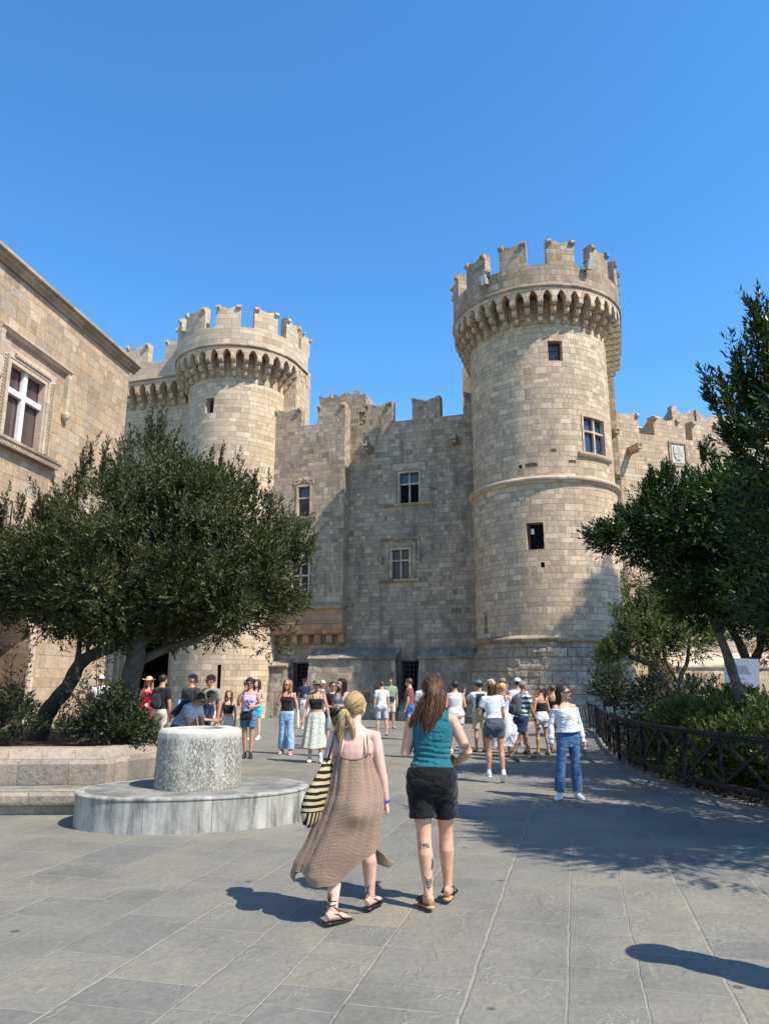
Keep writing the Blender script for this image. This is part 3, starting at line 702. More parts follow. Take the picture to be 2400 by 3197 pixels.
# ---- wall right of the right tower
dR = Vector((1, .37, 0)).normalized(); nR = Vector((-.37, 1, 0)).normalized()
mX = flat_map((11.2, 37.1, 0), dR, nR)
rw = empty('garden_wall', (0, 0, 0), 0, 'sunlit crenellated stone wall with a carved coat of arms right of the right tower', 'wall')
mb = MB()
panel(mb, mX, -2, 26, 0, 14.83, 0, [(2.95, 4.3, 9.3, 11.55, .4)], .8, 4); slab(mb, mX, frange(-2, 26, 3), 14.4, 14.833, .002, -.55); mb.build('wall', M_walR, rw)
cross_window(mX, rw, 3.05, 4.2, 9.35, 11.45, 0, .1, .6, .1)
sill(mX, rw, 2.7, 4.55, 9.33, 0)
for i in range(9): merlon(mX, rw, M_walR, 2.0 + 2.62 * i - (.0 if i else .35), 1.7 + (0 if i else .5), 14.83, 15.98, 0, -.5, .22)
spout(mX, rw, 2.0, 13.75, 0, .9, .28); spout(mX, rw, .7, 15.0 - .55, 0, .8, .28)
# carved coat of arms in a rope-moulded frame
mb = MB(); a, b, c, d = 4.75, 5.75, 13.35, 14.5
slab(mb, mX, [a - .12, b + .12], d, d + .12, .07, -.01); slab(mb, mX, [a - .12, b + .12], c - .12, c, .07, -.01); slab(mb, mX, [a - .12, a], c, d, .068, -.01); slab(mb, mX, [b, b + .12], c, d, .068, -.01)
ca = mb.build('carved_frame', M_trimD, rw)
mb = MB(); slab(mb, mX, [a + .08, b - .08], c + .06, d - .06, .02, -.01); mb.build('carved_panel', M_arms, ca)
mb = MB(); cx = (a + b) / 2
ss = frange(cx - .3, cx + .3, .05); bot = lambda s: c + .2 + .30 * (abs(s - cx) / .3) ** 2.2
slab(mb, mX, ss, bot, d - .16, .06, .015); sh = mb.build('shield', M_arms, ca)
mb = MB(); slab(mb, mX, [cx - .02, cx + .02], c + .25, d - .2, .08, .055); slab(mb, mX, [cx - .27, cx - .02], (c + d) / 2 - .02, (c + d) / 2 + .03, .08, .055)
for i, (x, z) in enumerate(((.08, .2), (.2, .3), (.1, .42), (.2, .5))): slab(mb, mX, [cx + x - .03, cx + x + .05], d - .16 - z - .06, d - .16 - z + .03, .08, .055)
mb.build('heraldic_charges', M_arms, sh)
# block with sawtooth merlons behind
bb = empty('upper_hall', (0, 0, 0), 0, 'higher stone block with a row of notched merlons behind the right wall', 'building')
mY = flat_map(mX(11.6, -7, 0), dR, nR); mb = MB(); slab(mb, mY, [0, 16], 0, 19.3, 0, -6); mb.build('wall', M_walR, bb)
for i in range(7): merlon(mY, bb, M_walR, .9 + 2.1 * i, 1.9, 19.3, 20.15, 0, -.4, .6, False)
mYs = flat_map(mY(0, 0, 0), nR, dR)
for i in range(3): merlon(mYs, bb, M_walR, 1 + 2.1 * i, 1.9, 19.3, 20.15, 0, -.4, .6, False)
# low sloped coping wall in the garden, in front of the right wall
mL = flat_map(mX(0, 1.3, 0), dR, nR)
lw = empty('sloped_plinth', (0, 0, 0), 0, 'long low stone plinth with a sloping coping at the foot of the right wall', 'wall')
mb = MB(); slab(mb, mL, frange(2.6, 24, 2), 0, 2.35, 0, -1.25); mb.build('wall', M_lft, lw)
mb = MB(); sweep(mb, mL, frange(2.45, 24, 2), [(-1.25, 2.35), (.08, 2.35), (.12, 2.42), (.12, 2.5), (-1.25, 3.2)]); mb.build('coping', M_trim, lw)
dark_ = MB()

# ---- left building (palace wing)
dB = Vector((.15, 1, 0)).normalized(); nB = Vector((-1, .15, 0)).normalized()
mBd = flat_map((-9.8, 26.5, 0), dB, nB)       # s grows away from the camera, r grows into the square
wg = empty('palace_wing', (0, 0, 0), 0, 'warm tan ashlar building with a cornice and a carved stone window on the far left', 'building')
mb = MB()
panel(mb, mBd, -21, 0, 0, 13.35, 0, [(-6.78, -4.98, 8.42, 10.74, .22), (-7.6, -4.35, 0, 4.2, .05), (-7.9, -6.3, 5.3, 6.55, .35)], .8, 4)
mF = flat_map((-9.8, 26.5, 0), nB, -dB)
def mEnd(s, r, z): p = Vector((-9.8, 26.5, 0)) + nB * s + dB * r; return Vector((p.x, p.y, z))
mb.quad(mEnd(0, 0, 0), mEnd(9, 0, 0), mEnd(9, 0, 13.35), mEnd(0, 0, 13.35), [(0, 0), (9, 0), (9, 13.35), (0, 13.35)])
mb.build('wall', M_lft, wg)
prc = [(-.02, 13.34), (.05, 13.36), (.08, 13.44), (.17, 13.49), (.20, 13.57), (.30, 13.60), (.30, 13.68), (.26, 13.73), (-.6, 13.86)]
mb = MB(); sweep(mb, mBd, frange(-21, .36, 1.5), prc); mb.build('cornice', M_trimD, wg)
mb = MB(); sweep(mb, mEnd, frange(-.0, 9, 1.5), [(r, z) for r, z in prc]); mb.build('cornice', M_trimD, wg)
mb = MB(); mb.quad(mBd(-21, 0, 13.9), mBd(0, 0, 13.9), mBd(0, -9, 13.9), mBd(-21, -9, 13.9)); mb.build('roof', M_trimD, wg)
win = cross_window(mBd, wg, -6.72, -5.04, 8.44, 10.70, 0, .10, .655, .17, M_trim, M_glass2, dep=.22, label='large carved window with white marble cross bars')
for ch in win.children:
    if ch.name.startswith('mullion'): ch.data.materials[0] = M_marble
# the carved rope surround, its flat band and the hood
mb = MB()
for (a, b, c, d, o_) in ((-7.12, -6.84, 8.42, 11.12, .05), (-4.92, -4.55, 8.42, 11.12, .05), (-6.84, -4.92, 10.82, 11.12, .052)): slab(mb, mBd, frange(a, b, .6), c, d, o_, -.01)
cs = mb.build('carved_surround', M_trim, wg)
def rope(p, q, n, r=.05):
    mb = MB(); p = Vector(p); q = Vector(q); L = (q - p).length; t = (q - p) / L; a = t.cross(nB).normalized()
    for ph in (0, math.pi):
        pts = [p + t * (L * i / (n * 8)) + a * (.055 * math.sin(2 * math.pi * i / 8 + ph)) - nB * (.02 * math.cos(2 * math.pi * i / 8 + ph)) for i in range(n * 8 + 1)]
        mb.tube(pts, .028, n=6)
    return mb
for p, q, n in ((mBd(-4.72, .07, 8.5), mBd(-4.72, .07, 10.85), 12), (mBd(-6.98, .07, 8.5), mBd(-6.98, .07, 10.85), 12), (mBd(-6.65, .07, 10.97), mBd(-4.85, .07, 10.97), 10)):
    rope(p, q, n).build('rope_moulding', M_trim, cs, True)
hood(mBd, wg, -7.25, -4.05, 11.60, 10.12, 0, M_trim, .17, .18)
sl = sill(mBd, wg, -7.45, -4.15, 8.40, 0, M_trimD, .22, .26)
mb = rope(mBd(-7.4, .2, 8.2), mBd(-4.2, .2, 8.2), 16); mb.build('rope_moulding', M_trimD, sl, True)
# arched recess with voussoirs
mb = MB(); panel(mb, mBd, -7.6, -4.3, 0, 4.25, -.95, (), 1, 4)
mb.quad(mBd(-4.45, 0, 0), mBd(-4.45, -.95, 0), mBd(-4.45, -.95, 3.0), mBd(-4.45, 0, 3.0))
mb.build('arched_recess', M_lft, wg)
A = [(x, z) for x, z in arch_pts(-6.0, 1.55, 2.75, 1.35)]
mb = MB()
for (a, b) in zip(A[1:], A[2:-1]): mb.quad(mBd(a[0], -.002, a[1]), mBd(b[0], -.002, b[1]), mBd(b[0], -.002, 4.25), mBd(a[0], -.002, 4.25), [(a[0], a[1]), (b[0], b[1]), (b[0], 4.25), (a[0], 4.25)])
for sg in (-1, 1): mb.quad(mBd(-6.0 + sg * 1.55, -.002, 0), mBd(-6 + sg * 1.7, -.002, 0), mBd(-6 + sg * 1.7, -.002, 4.25), mBd(-6 + sg * 1.55, -.002, 4.25))
mb.build('arch_spandrel', M_lft, wg)
mb = MB(); I_ = A
for (a, b) in zip(I_, I_[1:]): mb.quad(mBd(a[0], 0, a[1]), mBd(a[0], -.96, a[1]), mBd(b[0], -.96, b[1]), mBd(b[0], 0, b[1]))
mb.build('arch_soffit', M_lft, wg)
arch_ring(mBd, wg, -6.0, 1.85, 1.55, 2.75, 1.65, 1.35, .05, -.02, M_gate, 'arch_voussoirs')
grille(mBd, wg, -8.0, -6.2, 5.3, 6.65, .2, 6, 3); dark_back(mBd, wg, -7.9, -6.3, 5.3, 6.55, -.3)
# ================================================================ GROUND
def paving_mat():
    T = NT('slate_paving'); P = T.pos(); x, y, z = T.sep(P)
    c, s = math.cos(R_(14.1)), math.sin(R_(14.1))
    lat = T.math('SUBTRACT', T.math('MULTIPLY', x, c), T.math('MULTIPLY', y, s))
    lon = T.math('ADD', T.math('MULTIPLY', x, s), T.math('MULTIPLY', y, c))
    lat = T.math('ADD', lat, .176 + 20.0)
    v = T.comb(lon, lat)
    r1, r2, mm, ed = ashlar(T, v, .5, .85, .009, .3, .018, 2.0, 2.6)
    col = T.ramp(r1, [(0, (.178, .169, .141)), (.3, (.198, .185, .151)), (.55, (.155, .151, .132)), (.8, (.207, .190, .150)), (1, (.180, .171, .143))])
    n1 = T.noise(P, 1.3, 5, .6, .5); n2 = T.noise(P, 22, 5, .65); n3 = T.noise(P, 5, 4, .6, 1.2)
    col = T.mix(.8, col, T.ramp(n1, [(.3, (.76, .77, .78)), (.5, (1, 1, 1)), (.7, (1.2, 1.17, 1.1))]), 'MULTIPLY')
    col = T.mix(.6, col, T.ramp(n2, [(.3, (.75, .75, .76)), (.7, (1.18, 1.17, 1.15))]), 'MULTIPLY')
    # layered flakes of slate: contour lines of a stretched noise that break the surface
    st = T.comb(T.math('MULTIPLY', lon, .8), T.math('MULTIPLY', lat, 1.3), T.math('MULTIPLY', r1, 30.0))
    fl = T.noise(st, 1.6, 5, .55, .6)
    lay = T.math('FRACT', T.math('MULTIPLY', fl, 5.0))
    edge = T.mapr(T.math('ABSOLUTE', T.math('SUBTRACT', lay, .5)), .0, .028, 1, 0, True)
    gate = T.mapr(T.noise(P, 1.9, 2), .42, .54, 0, 1, True)
    edge = T.math('MULTIPLY', edge, gate)
    col = T.mix(T.math('MULTIPLY', edge, .35), col, (.33, .30, .24))
    spot = T.mapr(T.voro(P, 1.35, 'F1'), .035, .05, .75, 0)
    col = T.mix(spot, col, (.05, .05, .05))
    mn = T.mapr(T.noise(P, 5, 4, .7), .36, .56, .05, .8)
    col = T.mix(T.math('MULTIPLY', mm, mn), col, (.30, .27, .215))
    step = T.mapr(lay, .47, .53, 0, 1, True)
    rip = T.noise(T.comb(T.math('MULTIPLY', lon, 9), T.math('MULTIPLY', lat, 22), r1), 1.5, 4, .6)
    h = T.math('ADD', T.math('MULTIPLY', T.math('MULTIPLY', step, gate), .6), T.math('MULTIPLY', n2, .4))
    h = T.math('ADD', h, T.math('MULTIPLY', rip, .5)); h = T.math('ADD', h, T.math('MULTIPLY', n3, .8))
    h = T.math('ADD', h, T.math('MULTIPLY', mm, -.8)); h = T.math('ADD', h, T.math('MULTIPLY', r2, .5))
    return T.fin(col, T.mapr(n2, .3, .7, .62, .8), T.bump(h, .6, .012), .3)
M_pave = paving_mat()
mb = MB(); mb.quad((-600, -200, 0), (600, -200, 0), (600, 1200, 0), (-600, 1200, 0)); g = mb.build('ground', M_pave); tag(g, kind='structure')
# garden soil behind the fence
def soil_mat():
    T = NT('garden_soil'); P = T.pos(); n = T.noise(P, 5, 6, .7)
    v = T.voro(P, 22, 'F1', 1)
    col = T.mix(.35, T.ramp(n, [(.3, (.03, .023, .016)), (.7, (.075, .055, .037))]), T.ramp(v, [(0, (.04, .028, .018)), (1, (.12, .08, .045))]))
    return T.fin(col, .95, T.bump(n, .9, .05))
M_soil = soil_mat()
FEN = [(6.3, 5.6), (5.75, 7.6), (5.2, 9.6), (4.88, 11.4), (4.78, 13.4), (5.05, 16.6), (5.7, 19.8), (7.05, 25.5), (7.5, 28.2)]
def fen_pts(off=0.0, step=.5):
    out = []
    for i, (a, b) in enumerate(zip(FEN, FEN[1:])):
        a = Vector(a); b = Vector(b); n = int((b - a).length / step) + 1
        for k in range(n): out.append(a.lerp(b, k / n))
    out.append(Vector(FEN[-1]))
    # smooth the bend
    for _ in range(6): out = [out[0]] + [(out[i - 1] + out[i] * 2 + out[i + 1]) / 4 for i in range(1, len(out) - 1)] + [out[-1]]
    res = []
    for i, p in enumerate(out):
        t = (out[min(i + 1, len(out) - 1)] - out[max(i - 1, 0)]).normalized(); res.append(p + Vector((t.y, -t.x)) * off)
    return res
fp = fen_pts()
mb = MB(); L = fen_pts(.12)
for a, b in zip(L, L[1:]): mb.quad((a.x, a.y, .034), (b.x, b.y, .034), (40, b.y, .034), (40, a.y, .034))
tag(mb.build('soil', M_soil), kind='structure')
mb = MB(); L0, L1 = fen_pts(-.14), fen_pts(.12)
for a, b, c, d in zip(L0, L0[1:], L1, L1[1:]):
    mb.quad((a.x, a.y, 0), (b.x, b.y, 0), (b.x, b.y, .03), (a.x, a.y, .03)); mb.quad((a.x, a.y, .03), (b.x, b.y, .03), (d.x, d.y, .03), (c.x, c.y, .03)); mb.quad((c.x, c.y, .03), (d.x, d.y, .03), (d.x, d.y, .0), (c.x, c.y, .0))
tag(mb.build('kerb', M_pave), kind='structure')
# ================================================================ WELL, PLATFORM, PLANTER, FENCE, SIGNS
def marble_mat(name, base, veins, dark, scale=1.0, vert=True, amt=.5):
    T = NT(name); P = T.obj(); x, y, z = T.sep(P)
    st = T.noise(T.comb(T.math('MULTIPLY', x, 5), T.math('MULTIPLY', y, 5), T.math('MULTIPLY', z, 1.1 if vert else 5)), scale, 5, .62, .3)
    f = T.noise(P, 40, 4, .6); m = T.noise(P, 3, 5, .6)
    col = T.ramp(st, [(.33, dark), (.47, veins), (.6, base)])
    col = T.mix(.7, col, T.ramp(m, [(.3, (.72, .73, .75)), (.6, (1.08, 1.07, 1.04))]), 'MULTIPLY')
    col = T.mix(.5, col, T.ramp(f, [(.3, (.8, .8, .8)), (.7, (1.12, 1.12, 1.12))]), 'MULTIPLY')
    return T.fin(col, .75, T.bump(T.math('ADD', f, T.math('MULTIPLY', st, 1.5)), .5, .008), .3)
M_plat = marble_mat('streaked_grey_marble', (.42, .40, .345), (.28, .265, .235), (.10, .095, .085), 1.0)
M_plat_top = marble_mat('worn_platform_top', (.25, .24, .215), (.19, .185, .17), (.13, .13, .12), .6, False)
def wellmat():
    T = NT('pitted_white_marble'); P = T.obj(); x, y, z = T.sep(P)
    ang = T.math('ARCTAN2', y, x)
    v = T.comb(T.math('MULTIPLY', ang, 1.0), T.math('MULTIPLY', z, .8), 0.0)
    ero = T.noise(v, 30, 3, .65, 1.3); ero2 = T.noise(P, 55, 3, .6)
    band = T.noise(T.comb(T.math('MULTIPLY', ang, 2.2), T.math('MULTIPLY', z, .8), 4.0), 1.6, 3, .5)
    rim = T.mapr(z, .55, .63, 1, 0, True)
    pit = T.math('MULTIPLY', T.mapr(ero, .46, .56, 0, 1, True), T.math('MULTIPLY', rim, T.mapr(band, .3, .5, .35, 1)))
    st = T.noise(P, 3.3, 4, .6)
    col = T.mix(T.math('MULTIPLY', pit, .85), T.ramp(st, [(.3, (.42, .39, .32)), (.65, (.54, .51, .43))]), (.17, .16, .135))
    low = T.mapr(z, .0, .25, .45, 0, True)
    col = T.mix(T.math('MULTIPLY', low, T.mapr(st, .35, .6, 0, 1)), col, (.42, .36, .27))
    h = T.math('ADD', T.math('MULTIPLY', pit, -1.0), T.math('MULTIPLY', ero2, .3))
    return T.fin(col, .85, T.bump(h, .9, .016), .25)
M_well = wellmat()
# round-ended platform
cx, cy = -2.37, 9.82
plat = empty('well_platform', (cx, cy, 0), R_(13), 'low oval step of streaked grey marble slabs under the well head', 'platform')
N = 72
def ov(t, g=0): return ((1.40 + g) * math.copysign(abs(math.cos(t)) ** .9, math.cos(t)), (.93 + g) * math.copysign(abs(math.sin(t)) ** .92, math.sin(t)))
seams = 13
for k in range(seams):
    mb = MB(); n = 6; t0, t1 = 2 * math.pi * k / seams + .0012, 2 * math.pi * (k + 1) / seams - .0012
    for i in range(n):
        a, b = t0 + (t1 - t0) * i / n, t0 + (t1 - t0) * (i + 1) / n
        for (g0, z0), (g1, z1) in zip([(.0, 0), (0, .34), (.012, .355), (.012, .37), (.004, .38), (-.02, .385)], [(0, .34), (.012, .355), (.012, .37), (.004, .38), (-.02, .385), (-.1, .385)]):
            p, q = ov(a, g0), ov(b, g0); p2, q2 = ov(a, g1), ov(b, g1)
            mb.quad((p[0], p[1], z0), (q[0], q[1], z0), (q2[0], q2[1], z1), (p2[0], p2[1], z1))
    mb.build('side_slab', M_plat, plat, False)
mb = MB(); ring = [ov(2 * math.pi * k / N, -.09) for k in range(N)]; mb.add([(x, y, .383) for x, y in ring], [tuple(range(N))]); mb.build('top_slab', M_plat_top, plat)
# the well head: worn cylinder
wh = MB(); seg = 96; rows = 36
for i in range(rows):
    for k in range(seg):
        def P(i_, k_):
            t = i_ / rows; z = .70 * t; r = .535 - .012 * t
            if t > .93: r -= .04 * ((t - .93) / .07) ** 2
            a = 2 * math.pi * k_ / seg; r += .012 * noise.noise(Vector((math.cos(a) * 2.2, math.sin(a) * 2.2, z * 1.4))) + .005 * noise.noise(Vector((math.cos(a) * 9, math.sin(a) * 9, z * 9)))
            z += (.012 * noise.noise(Vector((math.cos(a) * 3, math.sin(a) * 3, 7)))) if i_ == rows else 0
            return (r * math.cos(a), r * math.sin(a), z)
        wh.quad(P(i, k), P(i, (k + 1) % seg), P(i + 1, (k + 1) % seg), P(i + 1, k))
    if i == rows - 1:
        for k in range(seg):
            a, b = P(rows, k), P(rows, (k + 1) % seg)
            for (ra, za), (rb, zb) in (((1, 0), (.75, .006)), ((.75, .006), (.62, -.002)), ((.62, -.002), (.6, -.5))):
                wh.quad((a[0] * ra, a[1] * ra, a[2] + za), (b[0] * ra, b[1] * ra, b[2] + za), (b[0] * rb, b[1] * rb, b[2] + zb), (a[0] * rb, a[1] * rb, a[2] + zb))
well = empty('well', (-2.36, 9.88, .385), 0, 'squat cylindrical white marble well head with a pitted weathered surface', 'well')
o = wh.build('shaft', M_well, well, True); _ = dict(loc=(-2.36, 9.88, .385))
o.data.polygons.foreach_set('use_smooth', [True] * len(o.data.polygons))

# planter: chamfered masonry wall with a lower bench, filled with soil
M_plant = stone('planter_stone', [(.27, .255, .22), (.33, .305, .255), (.23, .22, .195), (.38, .34, .27), (.30, .28, .235)], .42, .62, .008, (.40, .35, .27), .9, 15.0, .5, (.1, .095, .085), pit=.8, split=.3)
pl = empty('stone_planter', (-5, 11, 0), 0, 'raised grey stone planter with a chamfered rim and a bench step, under the big tree', 'planter'); pl.location = (0, 0, 0)
OUT = [(-12.5, 10.25), (-3.80, 10.62), (-3.35, 11.75), (-3.45, 14.6), (-4.6, 15.6), (-12.5, 15.6)]
def inset(P, d):
    n = len(P); r = []
    for i in range(n):
        a, b, c = Vector(P[i - 1]), Vector(P[i]), Vector(P[(i + 1) % n])
        t1, t2 = (b - a).normalized(), (c - b).normalized(); n1, n2 = Vector((-t1.y, t1.x)), Vector((-t2.y, t2.x))
        m = (n1 + n2).normalized(); r.append(tuple(b + m * (d / max(.3, m.dot(n1)))))
    return r
def ringwall(prof, P, mat, name, parent, sub=.25):
    mb = MB(); n = len(P)
    rings = [(inset(P, d), z) for d, z in prof]
    for (Ra, za), (Rb, zb) in zip(rings, rings[1:]):
        L = 0
        for i in range(n):
            a, b, c, d = [Vector(q[j % n]) for q, j in ((Ra, i), (Ra, i + 1), (Rb, i + 1), (Rb, i))]
            m = max(1, int((b - a).length / sub))
            for k in range(m):
                t0, t1 = k / m, (k + 1) / m
                w = lambda v, z: (v.x + .012 * noise.noise(Vector((v.x * 2, v.y * 2, z * 3))), v.y + .012 * noise.noise(Vector((v.y * 2, v.x * 2, z * 3 + 9))), z + (.012 * noise.noise(Vector((v.x * 1.7, v.y * 1.7, 3))) if z > .3 else 0))
                p0, p1, p2, p3 = a.lerp(b, t0), a.lerp(b, t1), d.lerp(c, t1), d.lerp(c, t0)
                l0, l1 = L + (b - a).length * t0, L + (b - a).length * t1
                dz = math.hypot(zb - za, (p3 - p0).length)
                mb.quad(w(p0, za), w(p1, za), w(p2, zb), w(p3, zb), [(l0, za), (l1, za), (l1, za + dz), (l0, za + dz)])
            L += (b - a).length
    return mb.build(name, mat, parent)
ringwall([(0, 0), (0, .57), (.03, .60), (.20, .74), (.24, .76), (.55, .76), (.58, .70)], OUT, M_plant, 'planter_wall', pl)
mb = MB(); IN = inset(OUT, .5); mb.add([(x, y, .72) for x, y in IN], [tuple(range(len(IN)))]); mb.build('planter_soil', M_soil, pl)
BEN = [(-12.5, 9.72), (-3.55, 10.07), (-3.4, 10.55), (-12.5, 10.4)]
ringwall([(.10, 0), (.10, .11), (.0, .13), (-.01, .16), (-.015, .24), (.02, .29), (.08, .31), (.16, .312)], BEN, M_plant, 'bench_step', pl)
mb = MB(); I2 = inset(BEN, .15); mb.add([(x, y, .311) for x, y in I2], [tuple(range(4))]); mb.build('bench_top', M_plat_top, pl)

# cross-braced railing along the garden
M_rail = plain('weathered_dark_timber', (.016, .016, .017), .75, .3, 0, 30, .35, .4, 120)
fence = empty('garden_railing', (0, 0, 0), 0, 'dark timber railing with X-shaped braces curving along the garden edge', 'fence')
pp = fen_pts(0.0, .25)
acc = [0]
for a, b in zip(pp, pp[1:]): acc.append(acc[-1] + (b - a).length)
def along(s):
    s = min(max(s, 0), acc[-1]); i = max(j for j in range(len(acc)) if acc[j] <= s + 1e-9); i = min(i, len(pp) - 2)
    t = (s - acc[i]) / max(1e-6, acc[i + 1] - acc[i]); q = pp[i].lerp(pp[i + 1], t); return Vector((q.x, q.y, 0))
bay = 1.12; s = .3; k = 0; PS = []
while s < acc[-1]: PS.append(s); s += bay
for i, s in enumerate(PS):
    p = along(s); w_ = .07 if i % 2 == 0 else .035
    mb = MB(); mb.bar(p + Vector((0, 0, .02)), p + Vector((0, 0, .90)), w_, w_, (1, 0, 0)); mb.build('post', M_rail, fence)
for a, b in zip(PS, PS[1:]):
    p, q = along(a), along(b); z = Vector((0, 0, 1)); t = (q - p).normalized(); nn = Vector((t.y, -t.x, 0))
    mb = MB(); mb.bar(p + z * .92, q + z * .92, .10, .035); mb.bar(p + z * .865, q + z * .875, .05, .035); mb.build('top_rail', M_rail, fence)
    mb = MB(); mb.bar(p + z * .20, q + z * .20, .05, .07); mb.build('bottom_rail', M_rail, fence)
    mb = MB(); mb.bar(p + z * .24 + t * .05 + nn * .012, q + z * .83 - t * .05 + nn * .012, .02, .05); mb.build('brace', M_rail, fence)
    mb = MB(); mb.bar(p + z * .83 + t * .05 - nn * .012, q + z * .24 - t * .05 - nn * .012, .02, .05); mb.build('brace', M_rail, fence)

# information board in the garden
M_board = plain('board_white', (.55, .60, .70), .5, .3); M_ink = plain('ink_blue', (.05, .07, .16), .7, .2)
sg = empty('notice_board', (8.05, 17.3, 0), R_(-24), 'white notice board with dark lettering standing behind the hedge', 'sign')
mb = MB(); mb.box(-.36, .36, -.012, .012, 1.56, 2.20, Matrix.Rotation(R_(3), 4, 'Y')); bd = mb.build('board', M_board, sg)
for x in (-.22, .26):
    mb = MB(); mb.bar((x, .03, 0), (x, .03, 1.9), .035); mb.build('post', M_lamp, sg)
def text(txt, size, x, z, mat, parent, y=-.016, ext=.001, align='LEFT', name='lettering', rot=(R_(90), R_(0), 0)):
    cu = bpy.data.curves.new(name, 'FONT'); cu.body = txt; cu.size = size; cu.extrude = ext; cu.align_x = align
    o = bpy.data.objects.new(name, cu); C.objects.link(o); dg_ = bpy.context.evaluated_depsgraph_get()
    me = bpy.data.meshes.new_from_object(o.evaluated_get(dg_)); bpy.data.objects.remove(o); me.materials.clear(); me.materials.append(mat)
    o = bpy.data.objects.new(name, me); C.objects.link(o); o.parent = parent; o.location = (x, y, z); o.rotation_euler = rot; return o
lt = [('Τίτλος Έργου', .032, 2.11), ('Sub.1.2: Αποκατάσταση και ανάδειξη', .038, 2.04), ('τμήμα του τείχους και της τάφρου των', .038, 1.99), ('Τείχη της Πόλης Ρόδου μεταξύ πύλης', .038, 1.94), ('Προγράμματα ανάπτυξης Νοτίου Αιγαίου', .038, 1.89), ('Πύλης Ρόδου', .038, 1.84), ('Φορέας Υλοποίησης: Εφορεία Αρχαιοτήτων', .028, 1.77), ('Επιστημονική επίβλεψη', .028, 1.72), ('Προϋπολογισμός 1.000.000', .028, 1.67), ('_______________________________', .028, 1.645), ('Ευρωπαϊκή Ένωση', .022, 1.60)]
for t_, s_, z_ in lt: text(t_, s_ * .82, -.31 + (2.2 - z_) * -.05 + .02, z_, M_ink, bd, rot=(R_(90), R_(3), 0))
# slanted information lectern at the railing
lc = empty('information_lectern', (5.95, 20.2, 0), R_(112), 'slanted black information lectern beyond the railing near the tower base', 'sign')
mb = MB(); mb.box(-.32, .32, -.02, .02, -.22, .22, Matrix.Translation((0, 0, 1.22)) @ Matrix.Rotation(R_(-40), 4, 'X')); mb.build('panel', M_iron, lc)
mb = MB(); mb.box(-.28, .28, -.026, -.021, -.18, .18, Matrix.Translation((0, 0, 1.22)) @ Matrix.Rotation(R_(-40), 4, 'X')); mb.build('panel_face', plain('faded_panel_print', (.16, .18, .19), .5), lc)
mb = MB(); mb.bar((-.2, .02, 0), (-.2, .02, 1.15), .05); mb.bar((.2, .02, 0), (.2, .02, 1.15), .05); mb.build('stand', M_iron, lc)
# ================================================================ VEGETATION
rng = np.random.default_rng(11)
def leaf_mat(name, c1, c2, c3, trans=.25, rough=.42):
    T = NT(name); g = T.n('NewGeometry'); r = g.outputs['Random Per Island']
    col = T.ramp(r, [(0, c1), (.5, c2), (.86, c2), (1, c3)])
    big = T.noise(g.outputs['Position'], 1.7, 3, .5)
    col = T.mix(.6, col, T.ramp(big, [(.35, (.8, .85, .8)), (.65, (1.25, 1.2, 1.1))]), 'MULTIPLY')
    T.fin(col, rough, None, .35)
    tr = T.n('BsdfTranslucent'); T.lk(T.mix(1.0, col, (1.3, 1.5, .6), 'MULTIPLY'), tr.inputs[0])
    mx = T.n('MixShader'); mx.inputs[0].default_value = trans
    T.lk(T.b.outputs[0], mx.inputs[1]); T.lk(tr.outputs[0], mx.inputs[2]); T.lk(mx.outputs[0], T.out.inputs[0])
    return T.m
M_leafA = leaf_mat('bay_leaf', (.022, .031, .009), (.050, .060, .017), (.16, .145, .06), .2, .5)
M_leafB = leaf_mat('glossy_leaf', (.013, .025, .008), (.028, .052, .012), (.10, .16, .025), .2, .38)
M_leafC = leaf_mat('dark_pine', (.012, .020, .010), (.020, .032, .014), (.03, .045, .02), .08, .6)
M_leafH = leaf_mat('hedge_leaf', (.045, .062, .015), (.095, .125, .028), (.24, .25, .07), .2, .4)
M_leafD = leaf_mat('shrub_leaf', (.018, .026, .012), (.035, .045, .02), (.08, .10, .035), .15, .45)
M_bark = stone('tree_bark', [(.11, .09, .07), (.14, .12, .095), (.09, .075, .06)], .5, .12, .004, (.07, .06, .05), .8, 20.0, .2, pit=1.0)
def barkmat(name, c1, c2):
    T = NT(name); P = T.obj(); n = T.noise(P, 9, 5, .65, .8); f = T.noise(P, 40, 3, .6)
    return T.fin(T.ramp(n, [(.3, c1), (.7, c2)]), .9, T.bump(T.math('ADD', n, T.math('MULTIPLY', f, .4)), .8, .02), .2)
M_bark = barkmat('grey_bark', (.065, .055, .045), (.17, .15, .125)); M_barkT = barkmat('bay_bark', (.05, .042, .034), (.125, .11, .09)); M_barkD = barkmat('dark_bark', (.03, .025, .02), (.085, .07, .055))

